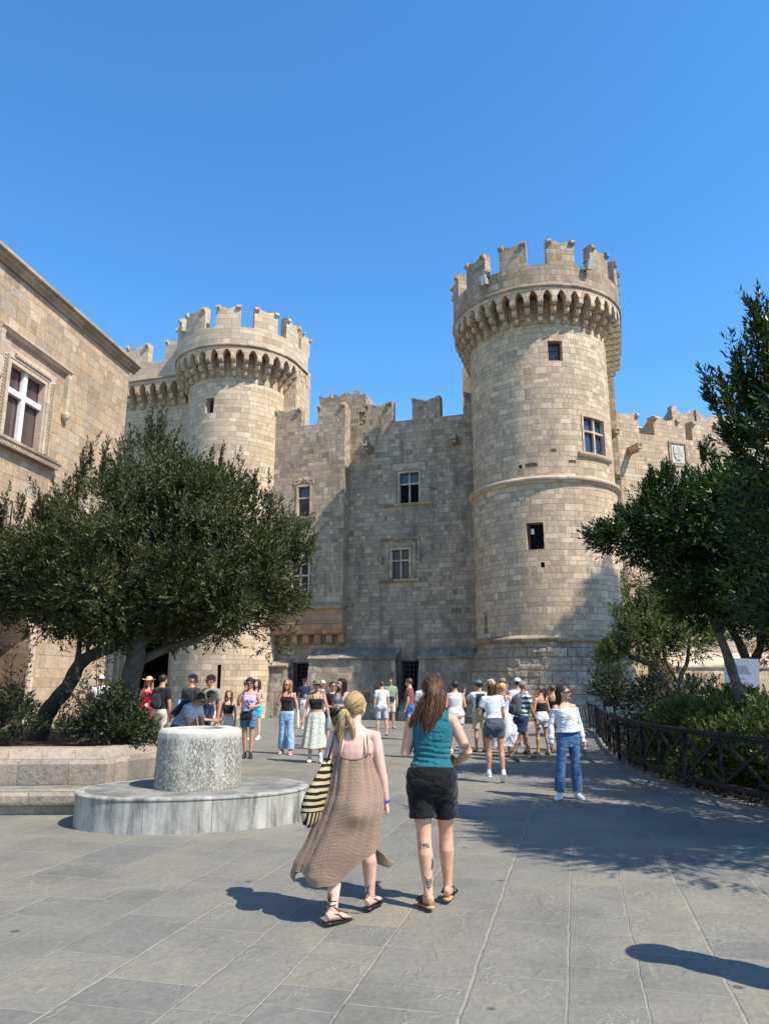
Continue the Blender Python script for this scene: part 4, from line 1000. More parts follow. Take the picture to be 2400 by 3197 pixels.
def leaves(sp_pos, sp_dir, sp_len, per, ll, lw, droop=.0, spread=.8):
    """sprigs: stems with leaves set spirally along them -> vertex and face arrays"""
    n = len(sp_pos); per_i = np.arange(per)
    t = (per_i + .5) / per
    D = sp_dir / np.linalg.norm(sp_dir, axis=1, keepdims=True)
    A = np.cross(D, rng.normal(size=(n, 3))); A /= np.linalg.norm(A, axis=1, keepdims=True); B = np.cross(D, A)
    base = sp_pos[:, None, :] + D[:, None, :] * (sp_len[:, None] * t[None, :])[..., None]
    ph = rng.uniform(0, 6.28, (n, 1)) + per_i[None, :] * 2.4 + rng.normal(0, .3, (n, per))
    out = A[:, None, :] * np.cos(ph)[..., None] + B[:, None, :] * np.sin(ph)[..., None]
    sprd = spread * (1.15 - t * .8)[None, :, None] * rng.uniform(.7, 1.3, (n, per, 1))
    L = D[:, None, :] * (1 - .35 * sprd) + out * sprd; L[..., 2] -= droop
    L += rng.normal(0, .12, L.shape); L /= np.linalg.norm(L, axis=2, keepdims=True)
    W = np.cross(L, D[:, None, :] + rng.normal(0, .35, L.shape)); W /= (np.linalg.norm(W, axis=2, keepdims=True) + 1e-9)
    Nn = np.cross(L, W); s = rng.uniform(.7, 1.2, (n, per, 1)); l = ll * s; w_ = lw * s
    v0 = base; v1 = base + L * l * .45 + W * w_ * .5 + Nn * w_ * .16; v2 = base + L * l; v3 = base + L * l * .45 - W * w_ * .5 + Nn * w_ * .16
    V = np.stack([v0, v1, v2, v3], axis=2).reshape(-1, 3)
    m = n * per; i = np.arange(m) * 4
    F = np.stack([np.stack([i, i + 1, i + 2], 1), np.stack([i, i + 2, i + 3], 1)], 1).reshape(-1, 3)
    return V, F
def mesh_np(name, V, F, mat, parent=None):
    me = bpy.data.meshes.new(name); me.vertices.add(len(V)); me.vertices.foreach_set('co', V.astype(np.float32).ravel())
    k = F.shape[1]; me.loops.add(F.size); me.loops.foreach_set('vertex_index', F.astype(np.int32).ravel())
    me.polygons.add(len(F)); me.polygons.foreach_set('loop_start', np.arange(0, F.size, k, dtype=np.int32)); me.polygons.foreach_set('loop_total', np.full(len(F), k, dtype=np.int32))
    me.update(); me.validate(); me.materials.append(mat)
    o = bpy.data.objects.new(name, me); C.objects.link(o)
    if parent: o.parent = parent
    return o
def crown(name, ells, n, mat, parent, per=9, ll=.085, lw=.028, sl=.26, up=.75, shoots=(), droop=0.0, shell=.55, spread=.8, lump=.22, gap=-.45, csize=26, crad=.26):
    vol = np.array([e[3] * e[4] * e[5] for e in ells]) ** .72; cnt = rng.multinomial(n, vol / vol.sum())
    Ps, Ds = [], []
    for e, c in zip(ells, cnt):
        rad = np.array(e[3:6]); K = max(3, int(c / csize)); cr_ = crad * (rad.prod() ** (1 / 3)) ** .35
        d = rng.normal(size=(K, 3)); d /= np.linalg.norm(d, axis=1, keepdims=True)
        lmp = np.array([1 + lump * 1.6 * noise.noise(Vector((a_[0] * 2.6 + e[0], a_[1] * 2.6 + e[1], a_[2] * 2.6))) for a_ in d])
        r = np.where(rng.random(K) < .8, rng.uniform(max(shell, .7), 1, K), rng.uniform(.2, .8, K))
        cc = np.array(e[:3]) + d * rad * (r * lmp)[:, None]
        k = rng.integers(0, K, c); o = rng.normal(size=(c, 3)); o /= np.linalg.norm(o, axis=1, keepdims=True)
        sz = cr_ * rng.uniform(.7, 1.3, K)
        p = cc[k] + o * (sz[k] * rng.random(c) ** .45)[:, None] * np.array([1, 1, .8])
        nd = d / rad; nd /= np.linalg.norm(nd, axis=1, keepdims=True)
        Ps.append(p); Ds.append(o * .7 + nd[k] * .6 + np.array([0, 0, up]) + rng.normal(0, .25, p.shape))
    P = np.concatenate(Ps); D = np.concatenate(Ds)
    g = np.array([noise.noise(Vector(p) * 1.25) for p in P]); keep = g > gap
    P, D = P[keep], D[keep]
    V, F = leaves(P, D, rng.uniform(.6, 1.35, len(P)) * sl, per, ll, lw, droop, spread)
    for (x, y, z, h, lean) in shoots:      # upright leading shoots
        k = 5; tp = np.linspace(0, 1, 9)[:, None]; base = np.array([[x, y, z]]); dirv = np.array([[lean, rng.normal(0, .1), 1.0]])
        for j in range(k):
            b = base + rng.normal(0, .09, (1, 3)); pts = b + dirv * tp * h * rng.uniform(.45, 1) 
            v, f = leaves(pts, np.repeat(dirv, 9, 0) + rng.normal(0, .22, (9, 3)), np.full(9, sl * .7), per, ll * .95, lw, 0, spread * .9)
            F = np.concatenate([F, f + len(V)]); V = np.concatenate([V, v])
    return mesh_np(name, V, F, mat, parent)
def limbs(parent, mat, paths, name='trunk'):
    mb = MB()
    for pts, r0, r1 in paths:
        pts = [Vector(p) for p in pts]
        # smooth the path
        fine = []
        for i in range(len(pts) - 1):
            a, b = pts[i], pts[i + 1]; a0 = pts[max(i - 1, 0)]; b1 = pts[min(i + 2, len(pts) - 1)]
            for k in range(5):
                t = k / 5; fine.append(.5 * ((2 * a) + (b - a0) * t + (2 * a0 - 5 * a + 4 * b - b1) * t * t + (3 * a - a0 - 3 * b + b1) * t ** 3))
        fine.append(pts[-1]); n = len(fine)
        rr = [(r0 + (r1 - r0) * (i / (n - 1)) ** .8) * (1 + .07 * math.sin(i * 1.9 + r0 * 50)) for i in range(n)]; rr[0] *= 1.18
        fine = [p + Vector((noise.noise(p * 1.7), noise.noise(p * 1.7 + Vector((5, 5, 5))), 0)) * r0 * .35 for p in fine]
        mb.tube(fine, rr, n=12)
    return mb.build(name, mat, parent, True)

# -- the big bay tree in the planter
t1 = empty('bay_tree', (-3.95, 12.6, .72), 0, 'large dense bay tree with a thick upright trunk in the planter', 'tree')
def rel(o, ells): return [(e[0] - o.location.x, e[1] - o.location.y, e[2] - o.location.z) + tuple(e[3:]) for e in ells]
def relp(o, paths): return [([(p[0] - o.location.x, p[1] - o.location.y, p[2] - o.location.z) for p in pts], a, b) for pts, a, b in paths]
E1 = [(-4.0, 12.5, 2.85, 1.5, 1.2, .45), (-3.1, 12.4, 2.6, .7, .7, .2), (-4.9, 12.4, 3.0, .9, .9, .5), (-4.0, 12.6, 3.9, 2.0, 1.8, 1.1), (-4.1, 12.6, 4.95, .8, .9, .8), (-4.9, 12.6, 4.35, .7, .8, .5), (-2.75, 12.7, 3.9, 1.1, 1.3, 1.15), (-2.75, 12.6, 2.95, 1.15, 1.1, .62), (-1.95, 12.6, 3.55, .6, .8, .65), (-4.0, 12.6, 3.15, 1.5, 1.4, .6), (-3.1, 12.6, 4.7, .8, .9, .55), (-2.3, 12.6, 3.0, .8, .8, .5), (-5.4, 12.5, 3.9, .7, .8, .45), (-3.4, 12.6, 4.8, .45, .6, .4)]
SH = [(-4.2, 12.5, 5.6, .75, 0), (-4.0, 12.4, 5.5, .7, .05), (-3.75, 12.6, 5.4, .55, .1), (-4.5, 12.5, 5.3, .6, -.05), (-5.25, 12.4, 4.9, .9, .15), (-5.4, 12.4, 4.7, .6, .2), (-4.9, 12.4, 5.1, .55, 0), (-3.2, 12.5, 5.05, .5, 0), (-2.95, 12.5, 5.0, .45, .1), (-2.55, 12.5, 4.75, .65, .05), (-2.3, 12.5, 4.6, .65, .05), (-2.75, 12.5, 4.9, .35, 0), (-2.0, 12.6, 4.3, .55, .1), (-1.85, 12.5, 4.1, .35, .1), (-5.8, 12.3, 4.3, .5, -.1), (-1.5, 12.6, 3.6, .5, .15)]
crown('crown', rel(t1, E1), 17500, M_leafA, t1, lump=.3, shoots=[(a - t1.location.x, b - t1.location.y, c - t1.location.z, h, l) for a, b, c, h, l in SH], crad=.27, csize=34, gap=-.36)
limbs(t1, M_barkT, relp(t1, [([(-4.32, 12.5, .6), (-4.24, 12.5, 1.3), (-4.12, 12.5, 2.2), (-3.95, 12.55, 3.0), (-3.7, 12.6, 4.2)], .22, .09), ([(-4.1, 12.6, 2.0), (-3.6, 12.7, 2.25), (-3.1, 12.7, 2.4), (-2.7, 12.7, 2.8), (-2.3, 12.6, 3.3)], .085, .03), ([(-3.9, 12.5, 2.5), (-4.3, 12.6, 3.2), (-4.8, 12.7, 3.9)], .08, .03)]))
# -- the leaning tree beside it
t2 = empty('leaning_bay_tree', (-5.75, 12.9, .72), 0, 'smaller bay tree with a dark crooked trunk leaning right, left of the big one', 'tree')
E2 = [(-5.8, 12.4, 3.6, 1.1, 1.1, .6), (-6.6, 12.3, 3.35, 1.2, 1.2, .55), (-5.2, 12.3, 3.05, .85, .9, .5), (-5.4, 12.3, 2.75, .6, .7, .3), (-7.6, 12.4, 3.4, 1.2, 1.2, .55), (-5.0, 12.5, 2.35, .45, .4, .16), (-4.5, 12.4, 2.5, .4, .4, .2)]
crown('crown', rel(t2, E2), 8500, M_leafA, t2, shoots=[(a - t2.location.x, b - t2.location.y, c - t2.location.z, h, l) for a, b, c, h, l in [(-6.2, 12.3, 4.2, .5, 0), (-6.6, 12.3, 4.0, .5, .1), (-5.7, 12.3, 4.2, .4, -.1)]])
limbs(t2, M_barkD, relp(t2, [([(-5.85, 12.9, .6), (-5.68, 12.9, 1.1), (-5.42, 12.85, 1.5), (-5.15, 12.8, 1.95), (-4.85, 12.75, 2.15), (-4.55, 12.7, 2.3), (-4.35, 12.7, 2.9)], .17, .07), ([(-5.2, 12.8, 1.9), (-5.2, 12.8, 2.3), (-5.28, 12.75, 2.9)], .06, .03), ([(-5.05, 12.8, 2.05), (-5.0, 12.7, 2.5), (-5.0, 12.7, 3.0)], .04, .02), ([(-4.6, 12.7, 2.27), (-4.35, 12.7, 2.35), (-4.2, 12.7, 2.65)], .05, .02)]))
# -- shrubs in the planter
def shrub(name, ells, n, mat, label, cat='shrub', group=None, sticks=(), **kw):
    e0 = ells[0]; o = empty(name, (e0[0], e0[1], kw.pop('z0', 0)), 0, label, cat, group)
    crown('foliage', rel(o, ells), n, mat, o, **kw)
    if sticks:
        mb = MB()
        V = None
        for (x, y, z, h, lean) in sticks:
            p = Vector((x, y, z)) - Vector(o.location); q = p + Vector((lean * h, random.uniform(-.1, .1) * h, h)); m = p.lerp(q, .5) + Vector((random.uniform(-.05, .05), 0, 0))
            mb.tube([p, m, q], [.009, .007, .003], n=5)
            pts = np.array([list(p.lerp(q, t)) for t in np.linspace(.2, 1, 16)]); d = np.array([list((q - p).normalized())] * 16) * .6 + rng.normal(0, .5, (16, 3))
            v, f = leaves(pts, d, np.full(16, .07), 5, .055, .026, 0, .9)
            F = f if V is None else np.concatenate([F, f + len(V)]); V = v if V is None else np.concatenate([V, v])
        mb.build('stem', M_barkD, o); mesh_np('shoot_leaves', V, F, mat, o)
    return o
shrub('planter_shrub', [(-4.15, 11.6, 1.03, .42, .42, .36), (-3.82, 11.6, .92, .25, .35, .2), (-4.15, 11.6, 1.32, .28, .35, .18)], 1500, M_leafD, 'dark rounded shrub with wispy shoots in front of the main tree trunk', group='shrubs in the stone planter', z0=.72, per=8, ll=.055, lw=.032, sl=.12, up=.4,
      sticks=[(-4.35, 11.6, 1.25, .6, -.6), (-4.3, 11.6, 1.3, .7, -.15), (-4.45, 11.6, 1.2, .45, -.9), (-4.25, 11.6, 1.35, .85, -.05), (-4.4, 11.6, 1.25, .5, -.3), (-4.1, 11.6, 1.0, .3, .2)])
shrub('planter_shrub', [(-5.75, 11.6, 1.05, .45, .5, .42), (-6.4, 11.6, 1.1, .6, .5, .5)], 1100, M_leafD, 'tall wispy shrub at the far left end of the planter', group='shrubs in the stone planter', z0=.72, per=8, ll=.055, lw=.028, sl=.13, up=.7,
      sticks=[(-5.7, 11.5, 1.1, 1.1, .05), (-5.55, 11.5, 1.1, 1.0, .1), (-5.9, 11.5, 1.1, 1.2, -.05), (-6.1, 11.5, 1.2, .9, -.1), (-5.65, 11.5, 1.1, .7, .25), (-6.0, 11.5, 1.2, 1.0, .12), (-5.8, 11.5, 1.0, .9, .02)])
shrub('planter_shrub', [(-4.95, 11.9, .9, .3, .3, .12)], 110, M_leafD, 'sparse thin seedlings between the leaning trunk and the dark shrub', group='shrubs in the stone planter', z0=.72, per=6, ll=.05, lw=.028, sl=.1,
      sticks=[(-5.1, 11.9, .8, .85, .15), (-4.95, 11.9, .8, .8, .3), (-4.9, 11.9, .8, .7, -.1), (-5.0, 11.9, .8, .95, .05), (-4.8, 11.9, .8, .6, .2)])
shrub('planter_shrub', [(-3.78, 11.9, .80, .16, .3, .10), (-4.0, 12.6, .82, .25, .4, .14)], 200, M_leafD, 'low dark shrub at the right edge of the planter behind the well', group='shrubs in the stone planter', z0=.72, per=8, ll=.055, lw=.03, sl=.12)

# -- right side garden
r2 = empty('overhanging_tree', (6.9, 7.3, .06), 0, 'tall dark glossy-leaved tree overhanging the right edge of the picture', 'tree')
E = [(5.05, 8.1, 4.2, 1.0, 1.2, 1.0), (4.75, 8.1, 5.0, .35, .45, .6), (6.5, 7.4, 4.5, 1.7, 1.8, 1.6), (5.15, 8.1, 3.15, .95, 1.1, .9), (6.0, 6.3, 4.7, 1.5, 1.3, 1.3), (5.2, 6.9, 4.6, .9, 1.2, .9), (5.1, 8.2, 2.4, .7, .8, .5), (5.9, 10.6, 2.9, .8, .8, .8), (6.3, 10.6, 3.9, 1.0, 1.0, 1.0)]
S2 = [(4.35, 8, 5.3, .75, -.12), (4.5, 8, 5.4, .45, .1), (4.75, 8, 5.5, .35, .15), (3.95, 8, 4.55, .5, -.35), (4.15, 8.1, 4.7, .4, -.1), (4.95, 8, 5.5, .4, .1), (4.2, 8, 4.9, .5, -.05), (4.05, 8, 4.2, .35, -.5), (5.2, 8, 5.4, .4, 0)]
crown('crown', rel(r2, E), 12000, M_leafB, r2, gap=-.28, per=9, ll=.105, lw=.036, sl=.3, up=.7, shoots=[(a - 6.9, b - 7.3, c - .06, h, l) for a, b, c, h, l in S2])
limbs(r2, M_barkD, relp(r2, [([(6.9, 7.3, 0), (6.8, 7.3, 1.2), (6.5, 7.4, 2.5), (6.2, 7.4, 4.5)], .18, .07), ([(6.6, 7.4, 2.0), (5.8, 7.9, 3.0), (5.0, 8.1, 4.2), (4.6, 8, 5.3)], .10, .02)]))
r1 = empty('garden_tree', (6.25, 13.2, .06), 0, 'mid-sized glossy tree with a slanting pale trunk behind the hedge', 'tree')
E = [(5.5, 13.2, 4.35, 1.0, 1.1, .75), (4.45, 13.1, 4.15, .62, .6, .26), (6.5, 13.2, 4.4, 1.2, 1.2, 1.0), (6.1, 13.2, 3.5, 1.1, 1.0, .7), (5.1, 13.1, 4.6, .4, .5, .35), (6.2, 13.2, 4.9, .6, .7, .4), (6.9, 13.2, 3.0, .8, .8, .5), (7.4, 13.2, 4.2, 1.2, 1.2, 1.2), (5.6, 13.1, 3.2, .5, .6, .35)]
S1 = [(4.9, 13, 5.0, .35, 0), (5.15, 13, 5.1, .3, .05), (5.4, 13, 5.1, .35, .1), (4.3, 13, 4.3, .25, -.2), (4.55, 13, 4.35, .3, -.1), (5.9, 13, 5.5, .3, .1), (4.05, 13, 4.15, .2, -.6), (4.8, 13.05, 4.5, .3, 0)]
crown('crown', rel(r1, E), 10500, M_leafB, r1, per=9, ll=.10, lw=.034, sl=.26, up=.55, shoots=[(a - 6.25, b - 13.2, c - .06, h, l) for a, b, c, h, l in S1])
limbs(r1, M_bark, relp(r1, [([(6.3, 13.2, 0), (6.22, 13.2, 1.0), (6.08, 13.2, 1.8), (5.85, 13.2, 2.7), (5.55, 13.2, 3.6), (5.3, 13.2, 4.4)], .115, .05), ([(5.7, 13.2, 3.2), (5.1, 13.1, 3.9), (4.5, 13.1, 4.1), (4.05, 13.1, 4.15)], .035, .01), ([(5.9, 13.2, 2.5), (6.5, 13.2, 3.3), (6.9, 13.2, 4.2)], .05, .02)]))
r4 = empty('twin_trunk_tree', (6.2, 16.2, .06), 0, 'small open tree with two crossing grey trunks near the tower base', 'tree')
E = [(5.6, 16.2, 2.65, .9, .8, .5), (5.05, 16.2, 2.55, .4, .5, .5), (6.5, 16.2, 2.55, .65, .7, .35), (5.8, 16.2, 3.0, .4, .5, .3), (4.9, 16.2, 2.2, .3, .3, .2)]
S4 = [(5.25, 16.1, 3.2, .75, 0), (5.3, 16.1, 3.0, .6, .1), (6.05, 16.1, 3.2, .6, 0), (5.9, 16.1, 3.1, .4, 0), (6.6, 16.1, 2.9, .35, .1), (5.6, 16.1, 3.3, .3, 0)]
crown('crown', rel(r4, E), 2400, leaf_mat('pale_olive_leaf', (.06, .08, .03), (.11, .135, .05), (.22, .24, .10), .3, .5), r4, gap=-.25, per=8, ll=.085, lw=.03, sl=.2, up=.7, shoots=[(a - 6.2, b - 16.2, c - .06, h, l) for a, b, c, h, l in S4])
limbs(r4, M_bark, relp(r4, [([(6.35, 16.2, 0), (6.25, 16.2, 1.0), (6.05, 16.2, 1.6), (5.75, 16.2, 2.0), (5.3, 16.2, 2.2), (4.9, 16.2, 2.4)], .11, .04), ([(6.45, 16.25, 0), (6.35, 16.2, 1.0), (6.3, 16.2, 1.7), (6.5, 16.2, 2.1), (6.6, 16.2, 2.6)], .08, .03), ([(6.0, 16.2, 1.7), (5.7, 16.1, 2.4), (5.9, 16.1, 2.9)], .045, .02), ([(6.3, 16.2, 1.6), (6.0, 16.2, 2.2), (6.1, 16.2, 2.8)], .04, .02)]))
r5 = empty('dark_pine', (10.8, 23, .06), 0, 'dark conifer with a forked black trunk behind the notice board', 'tree')
E = [(8.6, 22.6, 4.75, 1.0, 1.0, .62), (9.6, 22.6, 4.9, 1.3, 1.2, .8), (11.0, 22.6, 5.2, 1.6, 1.4, 1.1), (8.7, 22.6, 4.0, .8, .8, .5), (10.2, 22.6, 3.9, 1.3, 1.2, .7), (12.4, 22.6, 4.6, 1.6, 1.4, 1.3), (9.3, 22.6, 5.6, .8, .8, .5), (11.4, 22.4, 3.4, 1.3, 1.0, .8), (12.6, 22.4, 3.0, 1.3, 1.0, 1.2)]
crown('crown', rel(r5, E), 9500, M_leafC, r5, per=10, ll=.12, lw=.022, sl=.22, up=.25, spread=1.0)
limbs(r5, M_barkD, relp(r5, [([(11.2, 22.8, 0), (11.0, 22.8, 1.4), (10.95, 22.8, 2.3), (10.6, 22.8, 3.2), (10.0, 22.8, 4.3)], .2, .09), ([(11.0, 22.8, 2.0), (11.35, 22.8, 2.7), (11.6, 22.8, 4.2)], .16, .08)]))
shrub('clipped_shrub', [(5.35, 18.3, 1.62, .46, .46, .42), (5.45, 18.3, 1.95, .25, .25, .25)], 900, M_leafD, 'small rounded standard shrub on a thin stem beside the tower base', 'shrub', per=7, ll=.05, lw=.025, sl=.11, sticks=[(5.5, 18.3, 0, 1.3, 0), (5.56, 18.3, 0, 1.3, -.05)])
shrub('dark_bush', [(6.15, 17.3, .85, .75, .8, .85), (6.5, 18.0, .85, .95, .9, .85), (6.9, 18.4, 1.0, .8, .8, .95), (7.8, 19.0, 1.0, 1.0, .8, .9)], 4600, M_leafC, 'dark compact bush between the clipped shrub and the hedge', 'shrub', per=8, ll=.07, lw=.03, sl=.13, up=.4)
hed = shrub('hedge', [(6.3, 13.1, .72, .85, 1.3, .62)] + [(7.3 + 1.15 * i, 12.9 - .15 * i, .75, 1.0, 1.3, .66) for i in range(5)] + [(6.2, 14.6, .75, .9, 1.0, .6), (5.95, 12.0, .68, .55, .8, .5), (7.0, 11.6, .7, .9, .7, .55), (8.3, 11.0, .72, 1.0, .8, .6), (5.75, 13.2, .62, .5, 1.2, .55), (5.95, 15.6, .62, .5, .9, .55), (6.6, 14.6, .85, .9, 1.4, .62), (5.75, 11.2, .6, .45, .8, .5), (6.1, 10.2, .62, .55, .9, .55), (6.5, 9.0, .62, .6, .9, .55), (7.0, 7.9, .62, .6, .9, .5), (5.45, 12.3, .5, .3, .8, .4), (7.4, 10.4, .8, .9, 1.0, .6)], 23000, M_leafH, 'broad leafy light green hedge behind the railing', 'hedge', per=8, ll=.098, lw=.034, sl=.15, up=.95, lump=.12)
for (x, y, rx, rz, lab) in ((5.35, 14.0, .35, .38, 'green tuft spilling through the railing left of its middle post'), (5.1, 12.6, .42, .34, 'pale sprawling plant growing through the railing above the kerb'), (5.5, 16.0, .4, .45, 'bushy weed at the railing foot nearest the tower')):
    shrub('railing_plant', [(x, y, .25, rx, .55, rz)], 330, M_leafH, lab, 'plant', 'plants at the foot of the railing', per=7, ll=.05, lw=.025, sl=.12, up=.8)
# greenery sprouting from the wall under a spout
o = shrub('wall_plant', [tuple(mX(.75, .1, 12.0)) + (.28, .2, .7)], 120, M_leafH, 'tuft of greenery growing out of the wall beside the right tower', 'plant', per=8, ll=.1, lw=.03, sl=.2, z0=12.0)
# dry fallen leaves on the soil edge
lv = rng.uniform(0, 1, (900, 2)); q = []
L = fen_pts(.0)
P = np.array([[*(L[int(a * (len(L) * .5))] + Vector((b * 1.6 - .25, 0))), .075 if b * 1.6 > .4 else .1] for a, b in lv])
V, F = leaves(P, rng.normal(0, 1, (900, 3)) * np.array([1, 1, .1]), np.full(900, .03), 2, .07, .03)
tag(mesh_np('fallen_leaves', V, F, plain('dry_leaf', (.20, .11, .05), .8)), kind='stuff')

# unseen pine, added beyond the right edge to cast the pointed tower-foot shadow
r6 = empty('unseen_pine', (17.6, 24.6, .06), 0, 'unseen broad pine added beyond the right edge to cast shade on the tower foot', 'tree')
E = [(17.1, 24.9, 17.2, .6, .7, .8), (16.7, 24.8, 15.9, 1.4, 1.2, 1.1), (17.0, 24.5, 14.2, 1.9, 1.6, 1.3), (17.3, 24.3, 12, 2.2, 2.0, 1.5)]
crown('crown', rel(r6, E), 6500, M_leafC, r6, per=10, ll=.22, lw=.06, sl=.45, up=.3, spread=1.0, crad=.5)
limbs(r6, M_barkD, relp(r6, [([(17.6, 24.6, 0), (17.4, 24.6, 6), (17.2, 24.7, 15)], .3, .08)]))
# ================================================================ PEOPLE
def remesh(mb, vox, smooth=2, name='tmp'):
    me = bpy.data.meshes.new(name); me.from_pydata(mb.v, [], mb.f)
    o = bpy.data.objects.new(name, me); C.objects.link(o)
    m = o.modifiers.new('r', 'REMESH'); m.mode = 'VOXEL'; m.voxel_size = vox; m.use_smooth_shade = True
    if smooth: s = o.modifiers.new('s', 'SMOOTH'); s.factor = .5; s.iterations = smooth
    dg_ = bpy.context.evaluated_depsgraph_get(); r = bpy.data.meshes.new_from_object(o.evaluated_get(dg_))
    bpy.data.objects.remove(o); bpy.data.meshes.remove(me)
    r.polygons.foreach_set('use_smooth', [True] * len(r.polygons)); return r
_mc = {}
def skin_mat(c):
    k = ('skin', c)
    if k not in _mc:
        T = NT('skin'); P = T.obj(); n = T.noise(P, 11, 4, .6); f = T.noise(P, 160, 2, .5)
        T.fin(T.mix(1.0, c, T.ramp(n, [(.3, (.86, .80, .78)), (.7, (1.1, 1.12, 1.12))]), 'MULTIPLY'), .5, T.bump(f, .12, .002), .35)
        T.b.inputs['Subsurface Weight'].default_value = .12; T.b.inputs['Subsurface Radius'].default_value = (.012, .005, .003); T.b.inputs['Subsurface Scale'].default_value = 1.0
        _mc[k] = T.m
    return _mc[k]
def cloth(col, pat=None, col2=(1, 1, 1), sc_=1.0, rough=.85, wr=1.0):
    k = ('cloth', col, pat, col2, sc_, wr)
    if k in _mc: return _mc[k]
    T = NT('cloth_' + (pat or 'plain')); P = T.obj(); x, y, z = T.sep(P); c = tuple(col)
    h = None
    if pat == 'stripes':
        f = T.math('FRACT', T.math('MULTIPLY', z, sc_)); m = T.math('GREATER_THAN', f, .5); cc = T.mix(m, c, col2)
    elif pat == 'vstripes':
        a = T.math('ARCTAN2', y, x); f = T.math('FRACT', T.math('MULTIPLY', a, sc_)); cc = T.mix(T.math('GREATER_THAN', f, .62), c, col2)
    elif pat == 'spots':
        v = T.voro(P, sc_, 'F1'); cc = T.mix(T.math('LESS_THAN', v, .25), c, col2)
    elif pat == 'floral':
        v = T.noise(P, sc_, 4, .6, 1.5); cc = T.ramp(v, [(.0, c), (.44, c), (.5, col2), (.56, c), (.62, (.75, .70, .35)), (.68, c)])
    elif pat == 'denim':
        n = T.noise(P, 7, 3, .6); cc = T.mix(1.0, T.mix(T.mapr(n, .35, .65), c, tuple(q * 1.45 for q in c)), T.ramp(T.noise(P, 220, 2, .5), [(.3, (.8, .8, .8)), (.7, (1.15, 1.15, 1.15))]), 'MULTIPLY')
    elif pat == 'waffle':
        fx = T.math('SINE', T.math('MULTIPLY', T.math('ADD', x, T.math('MULTIPLY', y, .6)), 720.0)); fz = T.math('SINE', T.math('MULTIPLY', z, 640.0))
        h = T.math('MULTIPLY', T.math('ADD', fx, fz), .25)
        cc = T.mix(T.mapr(h, -.45, .1, 1, 0), c, tuple(q * .88 for q in c))
    else: cc = T.mix(1.0, c, T.ramp(T.noise(P, 5, 3, .6), [(.3, (.88,) * 3), (.7, (1.08,) * 3)]), 'MULTIPLY')
    wn = T.noise(T.comb(T.math('MULTIPLY', x, 9), T.math('MULTIPLY', y, 9), T.math('MULTIPLY', z, 16)), 1.0, 3, .5, 1.2)
    hh = T.math('MULTIPLY', wn, 1.6 * wr)
    if h is not None: hh = T.math('ADD', hh, T.math('MULTIPLY', h, .35))
    T.fin(cc, rough, T.bump(hh, .6, .02), .15)
    T.b.inputs['Sheen Weight'].default_value = .15
    _mc[k] = T.m; return T.m
def hairmat(c, c2=None):
    k = ('hair', c)
    if k not in _mc:
        T = NT('hair'); P = T.obj(); g = T.n('NewGeometry').outputs['Random Per Island']
        cc = T.ramp(g, [(0, tuple(q * .6 for q in c)), (.5, c), (1, c2 or tuple(min(1, q * 1.7) for q in c))])
        T.fin(cc, .42, T.bump(T.noise(T.comb(T.math('MULTIPLY', T.sep(P)[0], 90), T.math('MULTIPLY', T.sep(P)[1], 90), T.math('MULTIPLY', T.sep(P)[2], 9)), 1.0, 3, .6), .6, .01), .4); _mc[k] = T.m
    return _mc[k]
M_black = plain('black_plastic', (.012, .012, .013), .35, .5); M_lip = plain('lip', (.35, .10, .09), .5, .3); M_eye = plain('eye_dark', (.03, .02, .02), .3, .5)
M_shoe = plain('white_shoe', (.72, .71, .69), .6, .3, 0, 30, .1); M_shoeb = plain('black_shoe', (.02, .02, .022), .5, .4); M_leather = plain('brown_leather', (.13, .07, .04), .5, .4); M_cork = plain('cork', (.42, .25, .12), .8, .2, 0, 90, .3)

FEM = [(.80, .10, .085, .0), (.85, .150, .115, -.01), (.91, .178, .125, -.02), (.98, .160, .11, -.008), (1.07, .125, .09, .003), (1.16, .130, .098, .006), (1.25, .148, .108, .01), (1.33, .152, .10, .0), (1.385, .140, .082, -.012), (1.425, .095, .062, -.016), (1.46, .056, .052, -.010)]
MAL = [(.80, .10, .085, .0), (.85, .150, .11, -.006), (.91, .168, .118, -.012), (.98, .160, .112, .0), (1.07, .150, .105, .005), (1.16, .158, .112, .006), (1.25, .176, .120, .004), (1.33, .182, .112, -.004), (1.39, .165, .09, -.014), (1.43, .105, .066, -.016), (1.465, .064, .060, -.010)]

